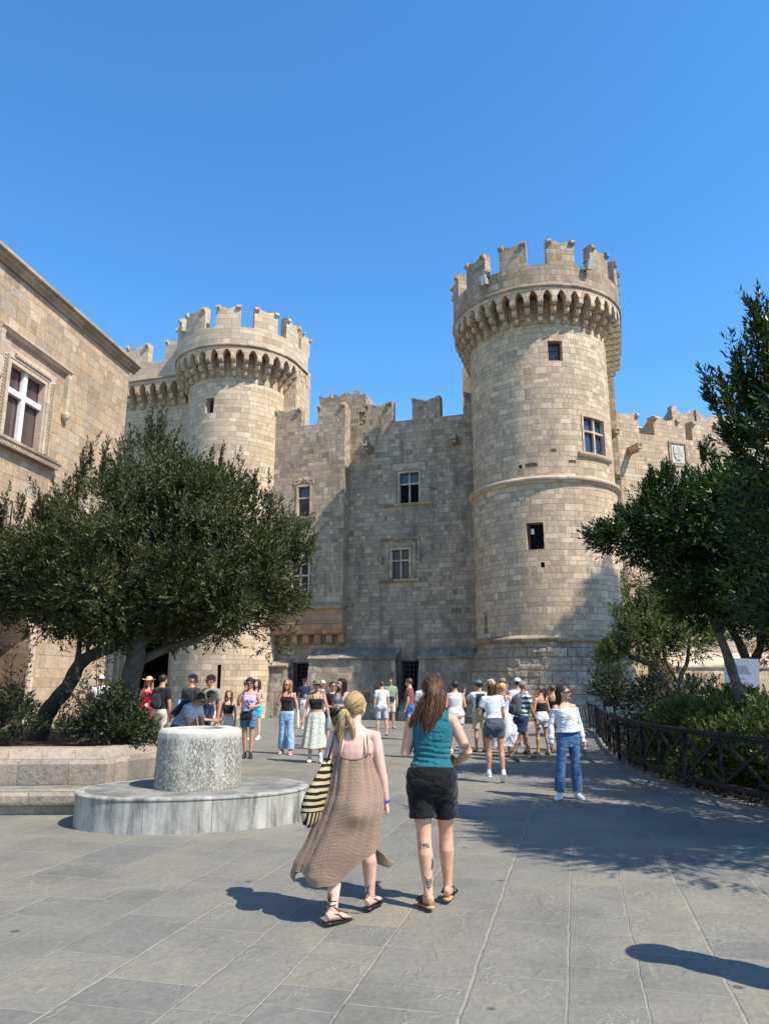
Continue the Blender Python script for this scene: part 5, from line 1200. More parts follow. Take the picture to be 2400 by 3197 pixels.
class Person:
    def __init__(s, label, x, y, heading, h=1.70, sex='f', skin=(.50, .29, .19), near=False, bulk=1.0, lean=0, sway=0, head=(0, 0), legs=None, arms=None, feet=(8, 8), heel=(0, 0), curl=(.5, .5), hands=(None, None), group='people crossing the square', bust=1.0, thick=1.0):
        s.k = h / 1.70; s.near = near; s.sex = sex; s.skin = skin_mat(skin)
        s.e = empty('person', (x, y, 0), R_(-heading), label, 'person', group); s.e.scale = (s.k,) * 3
        s.TR = FEM if sex == 'f' else MAL; s.bulk = bulk; s.th = thick
        s.lean = R_(lean); s.sway = R_(sway); s.headrot = Matrix.Rotation(R_(-head[0]), 3, 'Z') @ Matrix.Rotation(R_(-head[1]), 3, 'X')
        la = .158 if sex == 'f' else .185; s.sh = {}; s.el = {}; s.wr = {}; s.hip = {}; s.kn = {}; s.an = {}; s.foot = {}
        legs = legs or (((-.03, .03, -1), (-.01, -.04, -1)), ((.03, .0, -1), (.01, -.02, -1)))
        arms = arms or (((-.16, -.02, -1), (-.06, .14, -1)), ((.16, -.02, -1), (.06, .14, -1)))
        for i, sd_ in enumerate((-1, 1)):
            s.sh[sd_] = s.U(Vector((la * sd_ * (1 if sex == 'f' else 1) * (bulk * .4 + .6), -.012, 1.365)))
            a, b = Vector(arms[i][0]).normalized(), Vector(arms[i][1]).normalized()
            s.el[sd_] = s.sh[sd_] + a * .275; s.wr[sd_] = s.el[sd_] + b * .245
            s.hip[sd_] = Vector((.088 * sd_, 0, .89)); a, b = Vector(legs[i][0]).normalized(), Vector(legs[i][1]).normalized()
            s.kn[sd_] = s.hip[sd_] + a * .405; s.an[sd_] = s.kn[sd_] + b * .40
            yaw = R_(-feet[i] * sd_); f = Vector((-math.sin(yaw), math.cos(yaw), 0)); p = R_(heel[i])
            s.foot[sd_] = (f * math.cos(p) - Vector((0, 0, 1)) * math.sin(p), Vector((0, 0, 1)) * math.cos(p) + f * math.sin(p))
        s.body(curl, hands); 
    def U(s, p):
        """lean of the upper body about the hips"""
        t = min(max((p.z - .88) / .25, 0), 1); t = t * t * (3 - 2 * t)
        q = p - Vector((0, 0, .95)); q = Matrix.Rotation(-s.lean * t, 3, 'X') @ Matrix.Rotation(s.sway * t, 3, 'Y') @ q
        return q + Vector((0, 0, .95))
    def ring(s, z):
        T = s.TR; z = min(max(z, T[0][0]), T[-1][0]); f = lambda i: float(np.interp(z, [r[0] for r in T], [r[i] for r in T]))
        w = 1 + (s.bulk - 1) * (1 if z < 1.35 else .4); return f(1) * w, f(2) * w, f(3)
    def torso(s, mb, z0, z1, inf=0.0, flare=0.0, n=22, top=None, xs=1.0):
        zs = frange(z0, z1, .035); P, A, B = [], [], []
        for z in zs:
            a, b, o = s.ring(z); fl = flare * max(0, (z1 - z) / (z1 - z0)) if flare else 0
            P.append(s.U(Vector((0, o, z)))); A.append((a + inf + fl) * xs); B.append(b + inf + fl)
        mb.tube(P, A, B, side=(1, 0, 0), n=n, power=2.25)
    def arm(s, mb, sd_, inf=0.0, frac=1.0, r0=.05, endr=None, start=True):
        a, e, w_ = s.sh[sd_], s.el[sd_], s.wr[sd_]; tk = s.th
        inn = s.U(Vector((.07 * sd_, -.012, 1.395)))
        ks = [(inn, .040), (a, .053 * tk), (a.lerp(e, .25), .0465 * tk), (a.lerp(e, .6), .041 * tk), (e, .036 * tk), (e.lerp(w_, .22), .038 * tk), (e.lerp(w_, .6), .031 * tk), (w_, .0245 * tk)]
        acc = [0, .0, .125, .3, .5, .62, .8, 1.0]; pts, rr = [], []
        for (p, r), t in zip(ks, acc):
            if t > frac + 1e-6: break
            pts.append(p); rr.append(r * (1.06 if s.sex == 'm' else .93) + inf)
        if frac < 1:
            q = a.lerp(e, frac / .5) if frac < .5 else e.lerp(w_, (frac - .5) / .5); pts.append(q); rr.append((rr[-1] if endr is None else endr))
        mb.tube(pts, rr, n=14)
    def leg(s, mb, sd_, inf=0.0, frac=1.0, flare=0.0, start=0.0, n=16):
        a, e, w_ = s.hip[sd_], s.kn[sd_], s.an[sd_]; tk = s.th
        ks = [(a + Vector((0, 0, .05)), .085, 0), (a.lerp(e, .18), .083, .09), (a.lerp(e, .5), .070, .25), (a.lerp(e, .85), .053, .42), (e, .050, .5), (e.lerp(w_, .15), .049, .575), (e.lerp(w_, .32) + Vector((0, -.008, 0)), .053, .66), (e.lerp(w_, .6), .043, .8), (e.lerp(w_, .88), .032, .94), (w_, .033, 1.0)]
        pts, rr = [], []
        for p, r, t in ks:
            if t > frac + 1e-6: break
            pts.append(p); rr.append(r * tk * (1 if t > .5 or tk < 1 else 1) + inf + flare * max(0, t - .3))
        if frac < 1: 
            t = frac; q = a.lerp(e, t / .5) if t < .5 else e.lerp(w_, (t - .5) / .5); pts.append(q); rr.append(rr[-1] + flare * .1)
        mb.tube(pts, rr, n=n)
    def footp(s, mb, sd_, inf=0.0, drop=0.0):
        A = s.an[sd_]; f, u = s.foot[sd_]; P = lambda y, z: A + f * y + u * z
        mb.tube([P(-.062, -.045 - drop), P(-.045, -.04), P(.0, -.035), P(.06, -.045), (P(.125, -.058)), P(.175, -.066), P(.195, -.068)], [.02 + inf, .031 + inf, .033 + inf, .037 + inf, .044 + inf, .038 + inf, .02 + inf], [.022 + inf, .036 + inf, .042 + inf, .033 + inf, .022 + inf, .017 + inf, .010 + inf], side=f.cross(u), n=14)
        mb.tube([A + Vector((0, 0, .04)), P(0, -.03)], [.032 + inf * .5, .034 + inf * .5], n=12)
    def hand(s, mb, sd_, curl, normal=None):
        w_ = s.wr[sd_]; d = (w_ - s.el[sd_]).normalized(); nrm = Vector(normal) if normal is not None else Vector((-sd_, .1, 0))
        nrm = (nrm - d * nrm.dot(d)).normalized(); ac = d.cross(nrm) * -sd_      # across: towards the thumb
        if ac.y < 0 and normal is None: ac = -ac
        q = .92 if s.sex == 'f' else 1.04
        mb.tube([w_ - d * .02, w_ + d * .02, w_ + d * .06 * q, w_ + d * .095 * q], [.024, .031 * q, .040 * q, .038 * q], [.020, .017, .015, .011], side=ac, n=12)
        for i, (o, L) in enumerate(((.030, .070), (.0105, .080), (-.009, .074), (-.028, .058))):
            p = w_ + d * .088 * q + ac * o * q; a = .12 + curl * .35; pts = [p - d * .02, p]; r = [.0088, .0088]
            for j in range(3):
                ang = a + curl * (.55 + .1 * i) * (j + .3); v = d * math.cos(ang) + nrm * math.sin(ang); p = p + v * L * (.44, .32, .24)[j] * q; pts.append(p); r.append((.0082, .0076, .0062)[j])
            mb.tube(pts, [x * q for x in r], n=8)
        p = w_ + d * .025 + ac * .026 * q; v = (ac * .75 + d * .8 + nrm * .25).normalized(); p2 = p + v * .045 * q; v2 = (ac * .25 + d * 1.0 + nrm * .45 * (1 + curl)).normalized(); p3 = p2 + v2 * .032 * q
        mb.tube([p, p2, p3, p3 + v2 * .02], [.0125, .0105, .0092, .007], n=8)
        s.handc = getattr(s, 'handc', {}); s.handc[sd_] = (w_ + d * .085 + nrm * .03, d, nrm, ac)
    def H(s, x, y, z): return s.hp + s.hm @ Vector((x, y, z))
    def body(s, curl, hands):
        mb = MB(); s.torso(mb, .80, 1.46)
        for i, sd_ in enumerate((-1, 1)): 
            s.arm(mb, sd_); s.leg(mb, sd_); s.footp(mb, sd_); s.hand(mb, sd_, curl[i], hands[i])
            if s.sex == 'f': mb.ball(s.U(Vector((.072 * sd_, .085, 1.235))), (.058, .045, .055))
            mb.ball(s.hip[sd_] + Vector((0, -.055, -.015)), (.085, .07, .09))
        lm = Matrix.Rotation(-s.lean, 3, 'X') @ Matrix.Rotation(s.sway, 3, 'Y')
        s.hm = lm @ s.headrot if s.lean < .6 else lm @ s.headrot; base = s.U(Vector((0, -.012, 1.44))); s.hp = s.U(Vector((0, .0, 1.50))) + s.hm @ Vector((0, .02, .09))
        nk = .050 if s.sex == 'f' else .060
        mb.tube([base, s.U(Vector((0, -.008, 1.49))), s.H(0, -.015, -.05), s.H(0, -.01, .0)], [nk * 1.1, nk, nk * .98, nk], n=16)
        H = s.H; M4 = s.hm.to_4x4()
        mb.ball(H(0, -.012, .032), (.074, .093, .086), M4); mb.ball(H(0, .022, -.028), (.057, .066, .076), M4); mb.ball(H(0, .060, -.083), (.026, .024, .020), M4)
        mb.ball(H(0, .055, .012), (.055, .036, .05), M4)
        mb.tube([H(0, .086, .012), H(0, .098, -.012), H(0, .108, -.030), H(0, .092, -.042)], [.008, .010, .0135, .012], n=8)
        for sd_ in (-1, 1): mb.ball(H(.073 * sd_, -.006, -.010), (.010, .019, .030), M4)
        me = remesh(mb, .0065 if s.near else .0105, 3 if s.near else 1); me.name = 'body'; me.materials.append(s.skin)
        o = bpy.data.objects.new('body', me); C.objects.link(o); o.parent = s.e; s.bo = o
        n = len(me.vertices); co = np.empty(n * 3, dtype=np.float32); me.vertices.foreach_get('co', co); s.zmin = float(co.reshape(-1, 3)[:, 2].min()) - .012
        s.e.location.z = -s.zmin * s.k
        f = MB()
        for sd_ in (-1, 1): f.ball(H(.029 * sd_, .081, .008), (.0115, .007, .006), M4, 8, 6); f.tube([H(.014 * sd_, .089, .025), H(.03 * sd_, .088, .030), H(.045 * sd_, .076, .026)], .0035, n=5)
        f.build('eyes', M_eye, o, True, uv=False)
        f = MB(); f.tube([H(-.024, .078, -.056), H(-.008, .090, -.053), H(.008, .090, -.053), H(.024, .078, -.056)], [.003, .0065, .0065, .003], n=6); f.build('lips', M_lip, o, True, uv=False)
    def wear(s, mb, mat, name, vox=None, smooth=None, disp=0.0, label=None, rem=True):
        if rem:
            me = remesh(mb, vox or (.008 if s.near else .014), (3 if s.near else 2) if smooth is None else smooth); me.name = name; me.materials.append(mat)
            if disp:
                for v in me.vertices:
                    c = v.co; q = noise.noise(Vector((c.x * 7, c.y * 7, c.z * 15))) + .5 * noise.noise(Vector((c.x * 17, c.y * 17, c.z * 30))); v.co = c + v.normal * disp * q
            o = bpy.data.objects.new(name, me); C.objects.link(o); o.parent = s.e
        else: o = mb.build(name, mat, s.e, True, uv=False)
        if label: o['label'] = label
        return o
    # ---- garments
    def top(s, mat, z0=.97, z1=1.43, sleeve=.22, inf=.014, name='shirt', flare=.0, label=None, bustinf=.0, disp=.004):
        mb = MB(); s.torso(mb, z0, z1, inf, flare)
        if s.sex == 'f':
            for sd_ in (-1, 1):
                if z1 > 1.27: mb.ball(s.U(Vector((.072 * sd_, .087, 1.235))), (.062 + bustinf, .05, .06))
        if sleeve:
            for sd_ in (-1, 1): s.arm(mb, sd_, inf + .006, sleeve, endr=.062 if sleeve < .5 else None)
        return s.wear(mb, mat, name, disp=disp, label=label)
    def straps(s, mat, z=1.30, x=.085, w_=.009, name='strap'):
        mb = MB()
        for sd_ in (-1, 1):
            mb.tube([s.U(Vector((x * sd_, .105, z - .01))), s.U(Vector((x * sd_, .085, z + .06))), s.U(Vector((x * sd_, .02, 1.435))), s.U(Vector((x * sd_, -.06, 1.425))), s.U(Vector((x * sd_, -.098, z + .04))), s.U(Vector((x * sd_, -.112, z - .03)))], w_, .003, n=6)
        return s.wear(mb, mat, name, rem=False)
    def shorts(s, mat, frac=.24, inf=.014, top=1.0, flare=.06, name='shorts', disp=.004, label=None, mid=False):
        mb = MB(); s.torso(mb, .765, top, inf)
        if mid or frac < .5: mb.ball((0, -.055, .855), (.09, .075, .075))
        for sd_ in (-1, 1): s.leg(mb, sd_, inf + .008, frac, flare); mb.ball(s.hip[sd_] + Vector((0, -.055, -.015)), (.085 + inf + .008, .07 + inf + .010, .09 + inf + .006))
        return s.wear(mb, mat, name, disp=disp, label=label)
    def trousers(s, mat, frac=.98, inf=.012, top=1.02, flare=.06, name='trousers', disp=.004): return s.shorts(mat, frac, inf, top, flare, name, disp)
    def skirt(s, mat, top=1.0, hem=.30, r=.24, folds=9, amp=.02, name='skirt', inf=.015, sweep_=(0, 0), n=72, ry=.8, seed=0):
        mb = MB(); rows = 26; vs = []
        for i in range(rows + 1):
            t = i / rows; z = top + (hem - top) * t; a0, b0, o0 = s.ring(max(z, .91)) ; 
            g = t ** 1.15; a = a0 + inf + (r - a0) * g; b = b0 + inf + (r * ry - b0) * g
            for k in range(n):
                th = 2 * math.pi * k / n; f = 1 + amp / max(a, .1) * (min(1, t * 1.6 + .25)) * math.sin(folds * th + 1.5 * math.sin(2 * th + seed) + seed) + .01 * math.sin(23 * th + t * 3)
                vs.append((a * f * math.cos(th) + sweep_[0] * t ** 1.6, b * f * math.sin(th) + o0 + sweep_[1] * t ** 1.6, z + .012 * math.sin(3 * th + seed) * t))
        fs = [(i * n + k, i * n + (k + 1) % n, (i + 1) * n + (k + 1) % n, (i + 1) * n + k) for i in range(rows) for k in range(n)]
        mb.add(vs, fs); return s.wear(mb, mat, name, rem=False)
    def shoes(s, mat, kind='shoe', sole=None, sock=None):
        for sd_ in (-1, 1):
            mb = MB(); A = s.an[sd_]; f, u = s.foot[sd_]; P = lambda x, y, z: A + f.cross(u) * x + f * y + u * z
            if kind == 'shoe':
                s.footp(mb, sd_, .008); o = s.wear(mb, mat, 'shoe', vox=.009)
                m2 = MB(); m2.tube([P(0, -.07, -.082), P(0, .0, -.082), P(0, .08, -.082), P(0, .15, -.082), P(0, .205, -.078)], [.03, .036, .042, .048, .026], [.012] * 5, side=f.cross(u), n=14); m2.build('sole', sole or M_shoe, o, True, uv=False)
                if sock: m3 = MB(); m3.tube([A + Vector((0, 0, -.02)), A.lerp(s.kn[sd_], .28)], [.042, .042], n=14); m3.build('sock', sock, s.e, True, uv=False)
            else:
                mb.tube([P(0, -.072, -.090), P(0, -.03, -.090), P(0, .06, -.090), P(0, .14, -.089), P(0, .21, -.086)], [.026, .036, .038, .050, .030], [.012] * 5, side=f.cross(u), n=16); o = mb.build('sandal', sole or mat, s.e, True, uv=False)
                m2 = MB(); arc = lambda y, r, zc, th0=-75, th1=75: [P(r * math.sin(R_(a)), y, zc + (r * .72) * math.cos(R_(a))) for a in np.linspace(th0, th1, 9)]
                if kind == 'slide':
                    for dy in np.linspace(.06, .155, 6): m2.tube(arc(dy, .056, -.076), .013, .010, n=8)
                    m2.tube(arc(.11, .056, -.074, -60, 60), .018, .006, n=6)
                elif kind == 'thong':
                    m2.tube([P(.038, .03, -.078), P(.02, .09, -.045), P(-.005 * sd_, .145, -.075)], .006, n=6); m2.tube([P(-.038, .03, -.078), P(-.02, .09, -.045), P(-.005 * sd_, .145, -.075)], .006, n=6)
                else:
                    for dy in (.10, .125, .15): m2.tube(arc(dy, .047, -.076), .005, n=6)
                    m2.tube([P(.04, .1, -.07), P(.035, .03, -.03), P(.02, -.05, -.02), P(-.02, -.05, -.02), P(-.035, .03, -.03), P(-.04, .1, -.07)], .005, n=6)
                    if kind == 'laced':
                        m2.tube([P(.045, .12, -.07), P(-.03, .05, -.015), P(-.038, -.01, .01), P(0, -.045, .025), P(.038, -.01, .04), P(0, .04, .05), P(-.036, 0, .055), P(0, -.042, .06), P(.03, 0, .062)], .004, n=6)
                        m2.tube([P(-.045, .12, -.07), P(.03, .05, -.015), P(.038, -.01, .02), P(.0, -.043, .035), P(-.036, -.01, .045)], .004, n=6)
                        for a in (-1, 1): m2.tube([P(0, -.045, .055), P(.018 * a, -.05, .085), P(.012 * a, -.045, .115), P(0, -.045, .06)], .0035, n=5); m2.tube([P(0, -.045, .05), P(.02 * a, -.055, .0)], .003, n=5)
                m2.build('sandal_strap', mat, o, True, uv=False)
    # ---- hair and head wear
    def strands(s, mb, path, n, spread, r, tip=.35, jit=.25, rs=None, sides=4):
        P = np.array([list(p) for p in path], dtype=float); m = len(P); rg = np.random.default_rng(rs.randrange(1 << 30) if rs else 1)
        def W(j):
            w_ = spread[j] if isinstance(spread, list) else spread
            return w_ if isinstance(w_, tuple) else (w_, w_)
        K = 4; idx = np.linspace(0, m - 1, (m - 1) * K + 1); fine = []
        for q in idx:
            j = min(int(q), m - 2); t = q - j; a0 = P[max(j - 1, 0)]; b1 = P[min(j + 2, m - 1)]; p0, p1 = P[j], P[j + 1]
            fine.append(.5 * ((2 * p0) + (p1 - a0) * t + (2 * a0 - 5 * p0 + 4 * p1 - b1) * t * t + (3 * p0 - a0 - 3 * p1 + b1) * t ** 3))
        fine = np.array(fine); M = len(fine); sp = np.array([W(j) for j in range(m)]); sp = np.stack([np.interp(idx, range(m), sp[:, k]) for k in (0, 1)], 1)
        tan = np.gradient(fine, axis=0); tan /= np.linalg.norm(tan, axis=1, keepdims=True)
        u = np.cross(tan, np.array([0, 1, .1])); bad = np.linalg.norm(u, axis=1) < .3; u[bad] = (1, 0, 0); u /= np.linalg.norm(u, axis=1, keepdims=True); v = np.cross(tan, u)
        a = rg.uniform(0, 6.283, n); q = np.sqrt(rg.random(n)); L = rg.uniform(1 - jit, 1, n); ph = rg.uniform(-1, 1, n) * .006
        t = np.linspace(0, 1, M)[None, :] * L[:, None] * (M - 1)
        I = lambda A: np.stack([np.interp(t.ravel(), range(M), A[:, k]).reshape(n, M) for k in range(A.shape[1])], 2)
        F_, U_, V_, S_ = I(fine), I(u), I(v), I(sp)
        pts = F_ + U_ * ((q * np.cos(a))[:, None] * S_[..., 0] + ph[:, None] * np.sin(np.arange(M)[None, :] * .9 + a[:, None]))[..., None] + V_ * ((q * np.sin(a))[:, None] * S_[..., 1] + ph[:, None] * np.cos(np.arange(M)[None, :] * .7 + a[:, None]))[..., None]
        mb.addtubes(pts, r * (1 - (1 - tip) * np.linspace(0, 1, M)), U_, V_, sides)
    def combed(s, mb, n, target, rad=(.083, .100, .095), amax=100, r=.0028, rs=None, lift=.015):
        """strands lying on the skull, combed from all round towards one point"""
        rg = np.random.default_rng(rs.randrange(1 << 30)); a = np.radians(rg.uniform(-amax, amax, n)); ph = np.radians(rg.uniform(3, 92, n)); k = 1.0 + rg.uniform(0, .03, n); R = np.array(rad); cc = np.array([0, -.02, .04])
        p0 = np.stack([np.sin(a) * np.sin(ph), np.cos(a) * np.sin(ph), np.cos(ph)], 1) * k[:, None]; q = (np.array(target) - cc) / R; T = np.linspace(0, 1, 9)
        e = p0[:, None, :] * (1 - T)[None, :, None] + q[None, None, :] * T[None, :, None]; L = np.linalg.norm(e, axis=2, keepdims=True) + 1e-6
        e = e / L * np.maximum(L, k[:, None, None] + lift * np.sin(T * 3.1)[None, :, None]); loc = e * R + cc
        M3 = np.array(s.hm); pts = loc @ M3.T + np.array(s.hp); nn = e / np.linalg.norm(e, axis=2, keepdims=True) @ M3.T; tg = np.gradient(pts, axis=1); sd = np.cross(nn, tg); sd /= np.linalg.norm(sd, axis=2, keepdims=True) + 1e-9
        mb.addtubes(pts, np.full(9, r), sd, nn, 3)
    def hair(s, col, kind='short', c2=None, lenz=.30, side=0.0, vol=1.0, back=0.0):
        m = hairmat(col, c2); H = s.H; M4 = s.hm.to_4x4(); mb = MB(); v = vol
        # shell: skull cap that leaves the face free
        cen = (0, -.020, .040); rad = (.081 * v, .098 * v, .092 * v); seg, rings = 40, 24; vs = []; ok = []
        for i in range(rings + 1):
            ph = math.pi * i / rings
            for k in range(seg):
                th = 2 * math.pi * k / seg; p = Vector((math.sin(ph) * math.cos(th), math.sin(ph) * math.sin(th), math.cos(ph)))
                nn = 1 + .035 * noise.noise(p * 5) + (.05 * noise.noise(p * 12) if kind in ('curly', 'short', 'bob') else 0); q = Vector((p.x * rad[0] * nn + cen[0], p.y * rad[1] * nn + cen[1], p.z * rad[2] * nn + cen[2])); vs.append(H(*q)); ok.append(q)
        fs = []
        for i in range(rings):
            for k in range(seg):
                f = (i * seg + k, (i + 1) * seg + k, (i + 1) * seg + (k + 1) % seg, i * seg + (k + 1) % seg); c = sum((ok[j] for j in f), Vector()) / 4
                lim = -.045 if kind == 'short' else -.07
                if c.z < lim: continue
                if c.y > .028 and c.z < .062 + (.0 if abs(c.x) < .05 else -.02): continue
                if c.y > .0 and c.z < -.005: continue
                fs.append(f)
        mb.add(vs, fs); N = 1 if not s.near else 5
        rs = random.Random(int(s.e.location.x * 977) & 0xffff)
        if kind == 'long':
            for sx in (-1, -.5, 0, .5, 1):
                x = .055 * sx; yb = -.075 if abs(sx) < .9 else -.03
                s.strands(mb, [H(x * .6, -.06, .11), H(x * 1.15, yb - .03, .04), H(x * 1.25, yb - .03, -.06), H(x * 1.35, yb - .025, -.14) , H(x * 1.4 + side, yb - .035 - back, -.10 - lenz * .6), H(x * 1.2 + side * 1.6, yb - .03 - back, -.10 - lenz)], 16 * N, (.028, .02), .0085 if not s.near else .0035, rs=rs)
        elif kind == 'front':     # long, falling over both shoulders in front
            for sx in (-1, 1):
                for yy in (-.06, -.02, .02):
                    s.strands(mb, [H(.03 * sx, yy, .115), H(.078 * sx, yy, .05), H(.086 * sx, yy, -.05), H(.09 * sx, yy + .01, -.14), H(.10 * sx + side, yy + .04, -.10 - lenz * .6), H(.095 * sx + side, yy + .05, -.10 - lenz)], 14 * N, .022, .008, rs=rs)
            s.strands(mb, [H(0, -.08, .09), H(0, -.115, 0), H(0, -.11, -.12), H(0, -.11, -.1 - lenz)], 30 * N, (.07, .02), .008, rs=rs)
        elif kind == 'pony':
            s.strands(mb, [H(0, -.105, .055), H(side * .3, -.15, .04), H(side * .6, -.155, -.05), H(side, -.135, -.06 - lenz * .5), H(side * 1.2, -.125, -.06 - lenz)], 34 * N, [.016, .026, .034, .03, .012], .007 if not s.near else .003, rs=rs)
        elif kind == 'bun': mb.ball(H(0, -.115, .05), (.04, .035, .04), M4)
        elif kind == 'curly':
            for i in range(150 * N):
                a = rs.uniform(0, 6.283); z = rs.uniform(-.17 - lenz * .3, .12); rx = .095 + .035 * rs.random(); 
                if math.sin(a) > .2 and z < .07: continue
                p = H(rx * math.cos(a), -.02 + rx * math.sin(a), z); b = rs.uniform(0, 6.28); mb.tube([p + Vector((.014 * math.cos(b + t), .014 * math.sin(b + t), -.012 * t)) for t in np.linspace(0, 5, 7)], .006, n=4)
        return s.wear(mb, m, 'hair', rem=False)
    def cap(s, mat, back=False, kind='cap', rim=None):
        H = s.H; M4 = s.hm.to_4x4(); mb = MB(); seg, rings = 24, 8; vs = []
        for i in range(rings + 1):
            ph = math.pi * .5 * i / rings
            for k in range(seg):
                th = 2 * math.pi * k / seg; vs.append(H(.087 * math.sin(ph) * math.cos(th), -.012 + .106 * math.sin(ph) * math.sin(th), .045 + (.098 if kind == 'cap' else .105) * math.cos(ph) ** .8))
        mb.add(vs, [(i * seg + k, (i + 1) * seg + k, (i + 1) * seg + (k + 1) % seg, i * seg + (k + 1) % seg) for i in range(rings) for k in range(seg)])
        o = s.wear(mb, mat, 'cap' if kind == 'cap' else 'hat', rem=False); m2 = MB()
        if kind == 'cap':
            sg = -1 if back else 1; vs = []
            for i in range(5):
                for k in range(13):
                    a = R_(-62 + 124 * k / 12); r = .097 + .018 * i * math.cos(a) ** .5 if math.cos(a) > 0 else .097
                    vs.append(H(r * math.sin(a) * .88, sg * (r * math.cos(a)) - .008, .047 - .004 * i * math.cos(a)))
            m2.add(vs, [(i * 13 + k, i * 13 + k + 1, (i + 1) * 13 + k + 1, (i + 1) * 13 + k) for i in range(4) for k in range(12)])
            m2.build('peak', rim or mat, o, True, uv=False)
        else:
            vs = []
            for i, (r, z) in enumerate(((.09, .05), (.12, .046), (.155, .042), (.175, .05 if kind == 'hat' else .03))):
                for k in range(32): a = 2 * math.pi * k / 32; vs.append(H(r * math.cos(a) * (1 if kind == 'bucket' else 1), -.012 + r * 1.08 * math.sin(a), z + (.035 * math.cos(a) ** 2 * (r - .09) / .085 if kind == 'hat' else 0)))
            m2.add(vs, [(i * 32 + k, i * 32 + (k + 1) % 32, (i + 1) * 32 + (k + 1) % 32, (i + 1) * 32 + k) for i in range(3) for k in range(32)]); m2.build('brim', rim or mat, o, True, uv=False)
        return o
    def glasses(s, mat=None):
        H = s.H; mb = MB()
        for sd_ in (-1, 1):
            mb.tube([H(.033 * sd_, .096, .006), H(.033 * sd_, .103, .006)], [.026, .024], [.019, .017], n=12); mb.tube([H(.058 * sd_, .094, .01), H(.08 * sd_, .05, .008), H(.083 * sd_, -.01, .0)], .004, n=5)
        mb.tube([H(-.015, .104, .009), H(.015, .104, .009)], .004, n=5); return s.wear(mb, mat or M_black, 'sunglasses', rem=False)
    def thing(s, name, label, cat, group=None):
        e = empty(name, s.e.location, s.e.rotation_euler.z, label, cat, group); e.scale = (s.k,) * 3; return e
    def backpack(s, mat, label, w_=.26, h_=.40, z=1.20):
        e = s.thing('backpack', label, 'backpack'); mb = MB(); c = s.U(Vector((0, -.175, z))); up = (s.U(Vector((0, -.1, 1.4))) - s.U(Vector((0, -.1, 1.1)))).normalized()
        mb.tube([c + up * h_ * q for q in (-.5, -.46, -.2, .1, .36, .48, .52)], [w_ * .36, w_ * .46, w_ * .5, w_ * .5, w_ * .46, w_ * .36, w_ * .2], [.05, .085, .10, .095, .075, .055, .03], side=(1, 0, 0), n=20, power=2.8); b = mb.build('pack', mat, e, True, uv=False)
        m2 = MB(); m2.tube([c + Vector((0, -.10, 0)) + up * h_ * q for q in (-.42, -.36, -.1, .02, .06)], [w_ * .3, w_ * .38, w_ * .38, w_ * .36, w_ * .2], [.02, .035, .035, .03, .015], side=(1, 0, 0), n=16, power=3); m2.build('pocket', mat, b, True, uv=False)
        m3 = MB()
        for sd_ in (-1, 1): m3.tube([s.U(Vector((.08 * sd_, -.12, 1.38))), s.U(Vector((.095 * sd_, -.04, 1.435))), s.U(Vector((.10 * sd_, .07, 1.40))), s.U(Vector((.125 * sd_, .12, 1.25))), s.U(Vector((.16 * sd_, .05, 1.10))), s.U(Vector((.10 * sd_, -.12, 1.04)))], .022, .006, n=8)
        m3.build('strap', mat, e, True, uv=False); return e
    def bag(s, mat, label, pos, size=(.13, .05, .15), strap=None, cat='bag', name='shoulder_bag', smat=None):
        e = s.thing(name, label, cat); mb = MB(); c = Vector(pos); a, b, h_ = size
        mb.tube([c + Vector((0, 0, q * h_)) for q in (-1, -.92, -.5, .3, .9, 1)], [a * .8, a * .97, a, a * .95, a * .85, a * .8], [b * .6, b, b * 1.05, b * .9, b * .5, b * .3], side=(0, 1, 0) if abs(pos[0]) > .14 else (1, 0, 0), n=18, power=3); mb.build('bag_body', mat, e, True, uv=False)
        if strap:
            m2 = MB(); m2.tube([Vector(p) for p in strap], .011, .004, n=6); m2.build('strap', smat or mat, e, True, uv=False)
        return e
    def phone(s, sd_, label, mat=None):
        c, d, nrm, ac = s.handc[sd_]; e = s.thing('phone', label, 'phone'); mb = MB(); p = c - nrm * .008; q = p + d * .06
        mb.bar(p - d * .06, q + d * .01, .072, .009, up=tuple(nrm)); mb.build('phone_case', mat or M_black, e, uv=False); return e
# ---------------------------------------------------------------- the two women in front
FAIR = (.66, .40, .31); TAN = (.47, .26, .16); MED = (.55, .33, .23); DARKT = (.36, .19, .115)
bl = Person('woman in a loose brown waffle-weave sundress with a blonde ponytail, walking away', -.225, 5.84, 2, 1.56, 'f', FAIR, True, 1.12, 4, 0, (14, -3),
            legs=(((-.12, -.14, -1), (-.02, -.34, -1)), ((.07, .42, -1), (.02, .10, -1))), arms=(((-.28, -.05, -1), (-.05, .35, -1)), ((.20, -.04, -1), (.16, .18, -1))), feet=(-38, 22), heel=(6, 0), curl=(.6, .9), thick=1.22)
